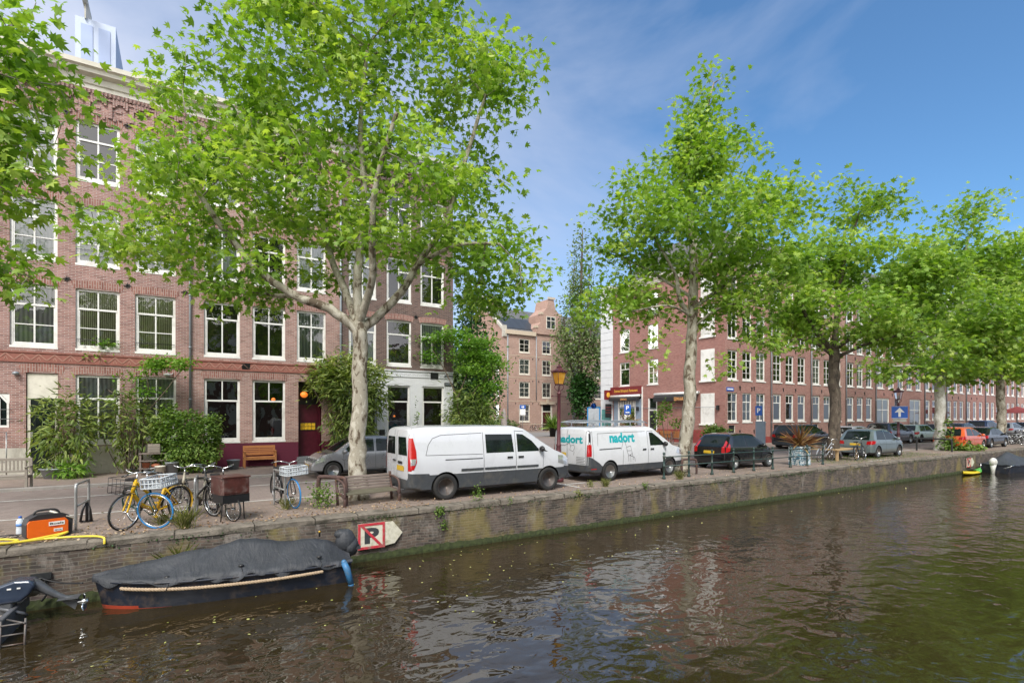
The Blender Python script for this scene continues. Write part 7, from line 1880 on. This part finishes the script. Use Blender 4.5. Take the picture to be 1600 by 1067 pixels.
def boat(name, label, loc, rz, L_, B_, bowd, fb, cover, cov_mat, red=True, bow=-1, tent=False, seed=1, skirt=.10, cat='boat'):
    """hull along x, bow at the negative end when bow = -1"""
    root = empty(name, loc, rz, label, cat, None)
    N = 48; NS = 18
    rr = random.Random(seed)
    def half(t):   # t 0 bow .. 1 stern
        return B_/2*(1-(1-min(1,t/.42))**2.3)**.75*(1-.16*max(0,(t-.6)/.4)**2) if t > 0 else .02
    def sheer(t): return fb+bowd*(1-t)**2.2+.03*t*t
    V = []; F = []; MI = []
    for i in range(N+1):
        t = i/N; x = (t-.5)*L_*(-bow); h = max(.025, half(t)); s = sheer(t)
        for sd in (-1, 1):
            row = []
            for k in range(NS):
                q = k/(NS-1); z = -.25+(s+.25)*q; y = h*(.62+.38*q**.6)*(1-.0*q)
                row.append((x-(-bow)*(1-q)*.18*(1-t)**3*-1, sd*y, z))
            V += row
    for i in range(N):
        for sd in range(2):
            for k in range(NS-1):
                a = (i*2+sd)*NS+k; b = ((i+1)*2+sd)*NS+k; F.append((a, b, b+1, a+1)); MI.append(0)
    for i in (0, N):
        for k in range(NS-1): a = (i*2)*NS+k; b = (i*2+1)*NS+k; F.append((a, b, b+1, a+1)); MI.append(0)
    m = MB(); m.add(V, F, 0, False)
    for j, f in enumerate(m.f):
        z = sum(m.v[q][2] for q in f)/len(f)
        x_ = sum(m.v[q][0] for q in f)/len(f)*bow
        if red and z < .10-.13*(1-x_/(L_/2))*1.6 and x_ > 0: m.mi[j] = 1
    hull = m.build('hull', [NAVY, HRED], root, auto=50)
    for sd in (-1, 1):   # rubbing strake and rope
        P = [((i/N-.5)*L_*(-bow), sd*(max(.025,half(i/N))+.02), sheer(i/N)-.10) for i in range(1, N+1)]
        m = MB(); m.tube([(p[0], p[1], p[2]+.07) for p in P], .022, 6); m.build('rubbing_strake', NAVY, root)
    # cover
    V = []; F = []; K = 17; pkts = cover
    for i in range(N*2+1):
        t = .0+i/(N*2); x = (t-.5)*L_*(-bow)*1.01; h = max(.03, half(t))+.02; s = sheer(t)
        top = interp(pkts, t)
        for k in range(K):
            q = -1+2*k/(K-1); a = abs(q)
            if a > .86:  # skirt hanging over the side
                e = (a-.86)/.14; dz = skirt*(.75+.45*math.sin(x*7.1+seed)+.25*math.sin(x*17))
                y = h+.012+.02*math.sin(x*19+q)*e; z = s+.02-dz*e
            else:
                e = a/.86
                sag = .045*math.sin(e*PI)*(1+.8*math.sin(x*4.3))
                z = s+.02+(top-s)*(1-e**(1.25 if not tent else 1.0))-sag*(0 if tent else 1); y = h*e
                z += .013*math.sin(x*11+e*5)*math.sin(e*PI)+.006*math.sin(x*23+e*13)+.012*math.sin(x*6+e*9)*math.sin(e*PI)
            V.append((x, math.copysign(y, q) if q else 0, z))
    for i in range(N*2):
        for k in range(K-1): a = i*K+k; F.append((a, a+K, a+K+1, a+1))
    for i in (0, N*2): F.append(tuple(i*K+k for k in range(K)))
    m = MB(); m.add(V, F, 0, True); m.build('tarpaulin', cov_mat, root, fix=False)
    return root, half, sheer, N
b, half, sheer, N = boat('covered_boat', 'navy blue open boat under a dark tarpaulin moored against the quay wall', (.76,-.66,WZ), R(-6), 4.05, 1.12, .12, .40,
    [(0,.56),(.12,.64),(.24,.72),(.34,.80),(.42,.80),(.53,.92),(.60,.90),(.72,.79),(.82,.81),(.90,.75),(1,.52)], TARP, seed=2)
ROPE = plain('thick_rope', (.40,.30,.20), .9, var=.2, scale=20, bump=.5)
pts = []
for i in range(5, 43): t = i/N; pts.append(Vector(((t-.5)*4.05, -(half(t)+.045), sheer(t)-.115-.03*math.sin(PI*(i-5)/38))))
for ph in (0, 2*PI/3, 4*PI/3):
    m = MB(); P = []
    for i in range(len(pts)-1):
        for k in range(6):
            p = pts[i].lerp(pts[i+1], k/6); a = ph+(i*6+k)*.62; P.append(p+Vector((0, math.cos(a)*.014, math.sin(a)*.014)))
    m.tube(P, .017, 6); m.build('rope', ROPE, b)
m = MB(); m.tube([(1.88,-.54,.42),(1.93,-.58,.30),(2.0,-.60,.02)], [.055,.062,.055], 12); m.ell((2.0,-.60,.0),(.055,.055,.05)); m.ell((1.88,-.54,.43),(.05,.05,.05)); m.build('fender', plain('fender_blue', (.04,.17,.36), .5, var=.15, dirt=(.1,.15,.2), dscale=8), b)
m = MB(); m.box(-.15,.15,-.14,.14,-.02,.04, M=TR(2.12,.05,.55))
V_ = []; 
m.M = TR(-.13,0,0); m.ell((2.12,.02,.70), (.20,.17,.24), 16, 12, jit=.10); m.ell((2.22,.0,.60), (.15,.15,.20), 12, 10, jit=.2); m.ell((2.05,.04,.84), (.14,.13,.10), 12, 8, jit=.2); m.tube([(2.12,.02,.50),(2.16,.02,.2),(2.18,.02,-.15)], [.10,.07,.06], 8)
m.build('outboard_motor', TARP, b)
m = MB(); m.tube([(1.5,.0,.84),(1.5,0,.98)], .016, 6, 0); m.tube([(1.5,0,.92),(1.5,0,.955)], .018, 6, 1); m.build('marker_post', [BLACK, BK_YEL], b)
for x, z in ((-.95,.60),(.15,.66),(1.45,.66)): m = MB(); m.ell((x,-.46,z-.10),(.05,.03,.025),8,6); m.tube([(x,-.46,z-.1),(x+.03,-.58,z-.2),(x,-.60,z-.28)], .006, 4); m.build('tie', BLACK, b)
m = MB(); m.tube(smooth_path([(-1.4,-.45,WZ+.45),(-1.7,-.25,WZ+.45),(-2.0,-.05,WZ+.52)],5), .014, 6); m.tube(smooth_path([(-2.0,-.04,WZ+.52),(-2.15,-.10,WZ+.40),(-2.3,-.2,WZ+.25),(-2.45,-.3,WZ+.2)],5), .014, 6); m.tube(smooth_path([(-1.95,-.05,WZ+.5),(-1.9,-.08,WZ+.3),(-1.98,-.08,WZ+.15)],5), .016, 6)
tag(m.build('mooring_rope', BLACK), 'dark mooring rope from the covered boat to the wall ring', 'rope')
m = MB(); m.box(-2.12,-1.86,-.06,-.02,WZ+.50,WZ+.60); m.tube([(-1.99+.06*math.cos(k*PI/6), -.08, WZ+.47+.06*math.sin(k*PI/6)) for k in range(12)], .012, 6, closed=True); tag(m.build('mooring_ring', IRON), 'black mooring plate and ring on the quay wall', 'mooring ring')
# boat at the left edge with a tilted outboard
root = empty('work_boat', (-2.25,-.95,WZ), R(-4), 'open grey boat with wooden deck and steel ladder at the left edge', 'boat')
HGR = plain('hull_grey', (.10,.105,.12), .6, var=.3, scale=4, bump=.3, dirt=(.06,.055,.045), dscale=4)
m = MB(); m.prism([(-3.5,-.62),(0,-.62),(.12,-.55),(.12,.50),(0,.58),(-3.5,.58)], -.2, .22, axis='z'); m.box(-3.5,.14,-.64,-.56,.2,.36,b=.01); m.box(-3.5,.14,.52,.60,.2,.36,b=.01); m.box(.06,.14,-.56,.52,.2,.34,b=.01); m.build('hull', HGR, root)
m = MB()
for k in range(9): m.box(-3.4,.05,-.54+k*.117,-.54+k*.117+.105,.225,.255)
m.build('deck', WOODGREY, root)
m = MB()
for x in (.16,.42): m.tube([(x,-.66,.36),(x,-.70,.05),(x,-.70,-.1)], .014, 6)
for z in (.30,.16,.02): m.tube([(.16,-.68,z),(.42,-.68,z)], .012, 6)
m.tube(smooth_path([(-.3,-.66,.30),(0,-.68,.34),(.1,-.70,.20),(.16,-.70,.04)],4), .014, 6); m.tube([(.42,-.69,.30),(.14,-.4,.30)], .014, 6); m.build('ladder', STEELW, root)
m = MB(); m.ell((.20,.46,.50),(.15,.13,.14)); tag(m.build('fender', plain('fender_beige', (.36,.32,.25), .8, var=.1, dirt=(.25,.22,.17)), root))
m = MB(); m.box(-.9,-.3,-.3,.2,.26,.34,b=.02,M=rotz(.2)); m.build('cushion', CREAM, root)
root = empty('outboard_motor', (-2.28,-.82,WZ+.06), R(-4), 'tilted dark blue outboard motor with its propeller out of the water', 'outboard motor'); root.scale = (.80,.85,.85)
COWL = plain('cowling_navy', (.035,.05,.085), .25, .2, var=.2, coat=.6); LEG = plain('motor_leg_grey', (.10,.105,.115), .4, .3, var=.2, bump=.1)
m = MB(); m.prism([(-.46,.42),(-.36,.66),(-.10,.74),(.14,.72),(.20,.62),(.10,.46),(-.02,.36),(-.40,.34)], -.17, .17, axis='y', M=TR(.30,0,.06)); cw = m.build('cowling', COWL, root)
bv = cw.modifiers.new('b', 'BEVEL'); bv.width = .06; bv.segments = 4
m = MB(TR(.30,0,.06)); m.box(-.2,-.14,-.182,-.174,.60,.625,0); m.box(-.06,-.01,-.182,-.174,.60,.625,0); m.build('cowling_mark', WHITESIGN, cw)
m = MB(); m.tube(smooth_path([(.34,0,.66),(.48,.02,.64),(.66,.02,.50),(.88,.02,.36),(1.10,.02,.30)],5), [.13,.13,.12,.12,.11,.10,.09,.085,.08,.075,.07,.065,.06,.055,.055,.05,.05,.05,.05,.05,.045], 10)
m.prism([(.85,.30),(1.05,.12),(1.12,.30)], -.01, .03); m.box(.80,1.12,-.12,.14,.345,.36); m.build('leg', LEG, root)
m = MB(); m.lathe([(.001,-.10),(.05,-.06),(.055,.06),(.04,.10)], 14, axis='x', c=(1.16,.02,.24))
for k in range(3):
    a = k*2*PI/3+.4; M = TR(1.20,.02,.24) @ Matrix.Rotation(a,4,'X') @ TR(0,0,.10) @ Matrix.Rotation(R(35),4,'Z'); m.ell((0,0,0),(.012,.062,.085),12,8,M=M)
m.build('propeller', CHROME, root)
m = MB(); m.box(-.06,.16,-.14,.14,.20,.46,b=.02); m.tube([(.0,-.18,.36),(.32,-.16,.22),(.36,-.10,.16)], .03, 7); m.build('bracket', LEG, root)
# kayak
root = empty('kayak', (37.0,-.38,WZ), R(4), 'yellow and green kayak floating by the quay wall', 'kayak')
V = []; F = []; n = 24; K = 12
for i in range(n+1):
    t = i/n; w = .02+.30*math.sin(PI*t)**.8; h = .05+.13*math.sin(PI*t)**.5+.10*abs(2*t-1)**3
    for k in range(K): a = 2*PI*k/K; V.append(((t-.5)*3.3, w*math.cos(a), .08+h*.5*math.sin(a)+.10*abs(2*t-1)**3))
for i in range(n):
    for k in range(K): F.append((i*K+k, i*K+(k+1)%K, (i+1)*K+(k+1)%K, (i+1)*K+k))
m = MB(); m.add(V, F, 0, True)
for j, f in enumerate(m.f):
    if sum(m.v[q][0] for q in f)/len(f) > .3: m.mi[j] = 1
m.build('hull', [plain('kayak_yellow', (.66,.50,.02), .4), plain('kayak_green', (.10,.42,.08), .4)], root)
m = MB(); m.lathe([(.001,0),(1,0)], 20, M=TR(0,0,.19) @ Matrix.Diagonal((.42,.2,1,1))); m.build('cockpit', BLACK, root, fix=False)
b2, h2, s2, N2 = boat('covered_boat', 'navy boat under a tent shaped black cover with a white outboard, at the right edge', (41.7,-1.0,WZ), R(-2), 6.0, 1.6, .15, .42,
    [(0,.5),(.15,.62),(.45,.80),(.66,1.08),(.74,1.12),(.85,.86),(1,.44)], plain('tent_cover', (.04,.045,.055), .6, var=.2, scale=3, bump=.3), red=False, bow=1, tent=True, seed=5, skirt=.06)
m = MB(); m.ell((-3.25,0,.62),(.24,.18,.24),14,10); m.tube([(-3.25,0,.55),(-3.3,0,.2),(-3.3,0,-.2)], [.16,.10,.08], 10); m.build('outboard_motor', plain('motor_white', (.62,.63,.60), .4, var=.08, dirt=(.35,.33,.28)), b2)
m = MB(); m.tube(smooth_path([(-3.0,-.8,.5),(-3.3,-.8,.45),(-3.4,-.5,.30),(-3.0,-.5,.2)],4), .016, 6); m.tube([(-3.1,.6,.5),(-3.1,.6,.05)], .018, 6); m.build('ladder', CHROME, b2)
b3, *_ = boat('covered_boat', 'low dark covered boat beyond the tent covered boat', (52.5,-1.2,WZ), R(0), 5.2, 1.8, .12, .40, [(0,.5),(.3,.66),(.6,.7),(.9,.6),(1,.45)], TARP, red=False, bow=1, seed=8)

# ------------------------------------------------------------------ the other bank, seen only in windows, paint and water
sheet('ground', -160, 240, -140, -30, -.02, GROUND)
mb = MB(); mb.box(-160, 240, -30.3, -30, -2, .05); tag(mb.build('quay_wall', QUAY), 'brick quay wall on the opposite bank of the canal', 'quay wall')
for k, (a, b_, z_) in enumerate(((-60,-22,14),(-22,16,15),(16,54,13.5),(54,96,14.5))):
    m = MB(); m.box(a, b_, -56, -45, 0, z_, 0)
    x = a+1.5
    while x < b_-2:
        for z in (1.2,4.8,8.2,11.2): m.box(x, x+1.3, -45, -44.95, z, z+2.1, 1)
        x += 2.6
    o = m.build('brick_house', [BR_D2 if k % 2 else BR_A, WHITE]); tag(o, ['brick block on the opposite bank, far left','brick block on the opposite bank behind the bridge','brick block on the opposite bank, right of the bridge','brick block on the opposite bank, far right'][k], 'house', 'houses on the opposite bank')
rng = np.random.default_rng(77); bl = []
for k in range(13): bl.append((0,0,0,0,0,0))
pp = []
for k in range(13):
    c = np.array([-62+k*12., -34, 8.0]); v_ = rng.normal(size=(900,3)); v_ /= np.linalg.norm(v_, axis=1, keepdims=True); pp.append(c+v_*(rng.random((900,1))**.4)*np.array([5.5,4,4.6]))
tag(leaf_mesh('trees_across_the_canal', LEAF_OVAL, np.concatenate(pp), .8, LF_MAIN, rng, None), kind='stuff')

# ------------------------------------------------------------------ camera, sun and sky
cam = bpy.data.cameras.new('camera'); co = bpy.data.objects.new('camera', cam); COL.objects.link(co)
cam.sensor_width = 36; cam.lens = 36*820/1600; cam.shift_y = 116.5/1600
co.location = (0, -11.5, 2.15); co.rotation_euler = (R(90), 0, -math.atan2(.5306, .8476))
cam.clip_end = 3000; cam.clip_start = .1
scene.camera = co
SUN_EL, SUN_AZ = 50, -122   # direction towards the sun: azimuth from +x, degrees
sd = bpy.data.lights.new('sun', 'SUN'); sd.energy = 4.2; sd.angle = R(22); sd.color = (1,.955,.88)
so = bpy.data.objects.new('sun', sd); COL.objects.link(so)
dirv = Vector((math.cos(R(SUN_EL))*math.cos(R(SUN_AZ)), math.cos(R(SUN_EL))*math.sin(R(SUN_AZ)), math.sin(R(SUN_EL))))
so.rotation_euler = dirv.to_track_quat('Z', 'Y').to_euler()
w = bpy.data.worlds.new('World'); scene.world = w; w.use_nodes = True; nt = w.node_tree; nt.nodes.clear()
out = nt.nodes.new('ShaderNodeOutputWorld'); bg = nt.nodes.new('ShaderNodeBackground'); sky = nt.nodes.new('ShaderNodeTexSky')
sky.sky_type = 'NISHITA'; sky.sun_disc = False; sky.sun_elevation = R(SUN_EL); sky.sun_rotation = math.atan2(dirv.x, dirv.y)
sky.air_density = 1.0; sky.dust_density = .6; sky.ozone_density = 2.5
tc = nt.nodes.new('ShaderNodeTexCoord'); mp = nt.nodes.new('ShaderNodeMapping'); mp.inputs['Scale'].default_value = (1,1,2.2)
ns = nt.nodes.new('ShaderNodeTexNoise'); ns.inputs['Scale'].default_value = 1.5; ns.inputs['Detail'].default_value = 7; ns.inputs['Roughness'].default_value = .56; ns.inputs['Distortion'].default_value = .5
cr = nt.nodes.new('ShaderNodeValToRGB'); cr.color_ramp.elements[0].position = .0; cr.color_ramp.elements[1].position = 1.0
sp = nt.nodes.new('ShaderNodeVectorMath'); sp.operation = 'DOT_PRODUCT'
# thin cloud left of the street; cloud behind the viewer added as fill light
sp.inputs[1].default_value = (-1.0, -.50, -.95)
def mth(op, a, b, c=None):
    n = nt.nodes.new('ShaderNodeMath'); n.operation = op
    for i, v in enumerate((a, b)):
        if isinstance(v, (int, float)): n.inputs[i].default_value = v
        else: nt.links.new(v, n.inputs[i])
    n.use_clamp = bool(c); return n.outputs[0]
L_ = nt.links.new
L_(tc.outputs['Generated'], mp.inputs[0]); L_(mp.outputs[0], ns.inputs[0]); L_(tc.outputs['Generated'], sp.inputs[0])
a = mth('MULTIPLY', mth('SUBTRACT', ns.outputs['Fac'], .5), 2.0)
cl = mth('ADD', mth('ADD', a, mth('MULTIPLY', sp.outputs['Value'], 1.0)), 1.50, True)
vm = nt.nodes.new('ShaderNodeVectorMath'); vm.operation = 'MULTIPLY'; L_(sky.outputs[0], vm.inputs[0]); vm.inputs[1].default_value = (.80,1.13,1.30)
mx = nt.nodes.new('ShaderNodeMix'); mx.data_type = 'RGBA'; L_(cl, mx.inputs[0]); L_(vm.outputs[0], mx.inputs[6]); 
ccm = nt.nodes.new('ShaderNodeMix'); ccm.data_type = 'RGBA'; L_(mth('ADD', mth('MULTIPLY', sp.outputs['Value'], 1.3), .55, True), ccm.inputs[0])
ccm.inputs[6].default_value = (4.6,5.1,6.4,1); ccm.inputs[7].default_value = (15.5,15,14.6,1); L_(ccm.outputs[2], mx.inputs[7])  # unseen cloud behind the viewer is made brighter for neutral fill
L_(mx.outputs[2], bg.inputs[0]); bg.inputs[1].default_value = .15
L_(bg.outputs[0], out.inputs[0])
scene.view_settings.view_transform = 'Standard'; scene.view_settings.look = 'None'; scene.view_settings.exposure = 0; scene.view_settings.gamma = 1
scene.render.engine = 'CYCLES'
scene.cycles.max_bounces = 7; scene.cycles.diffuse_bounces = 3; scene.cycles.glossy_bounces = 3; scene.cycles.transmission_bounces = 4; scene.cycles.transparent_max_bounces = 8
scene.cycles.caustics_reflective = False; scene.cycles.caustics_refractive = False
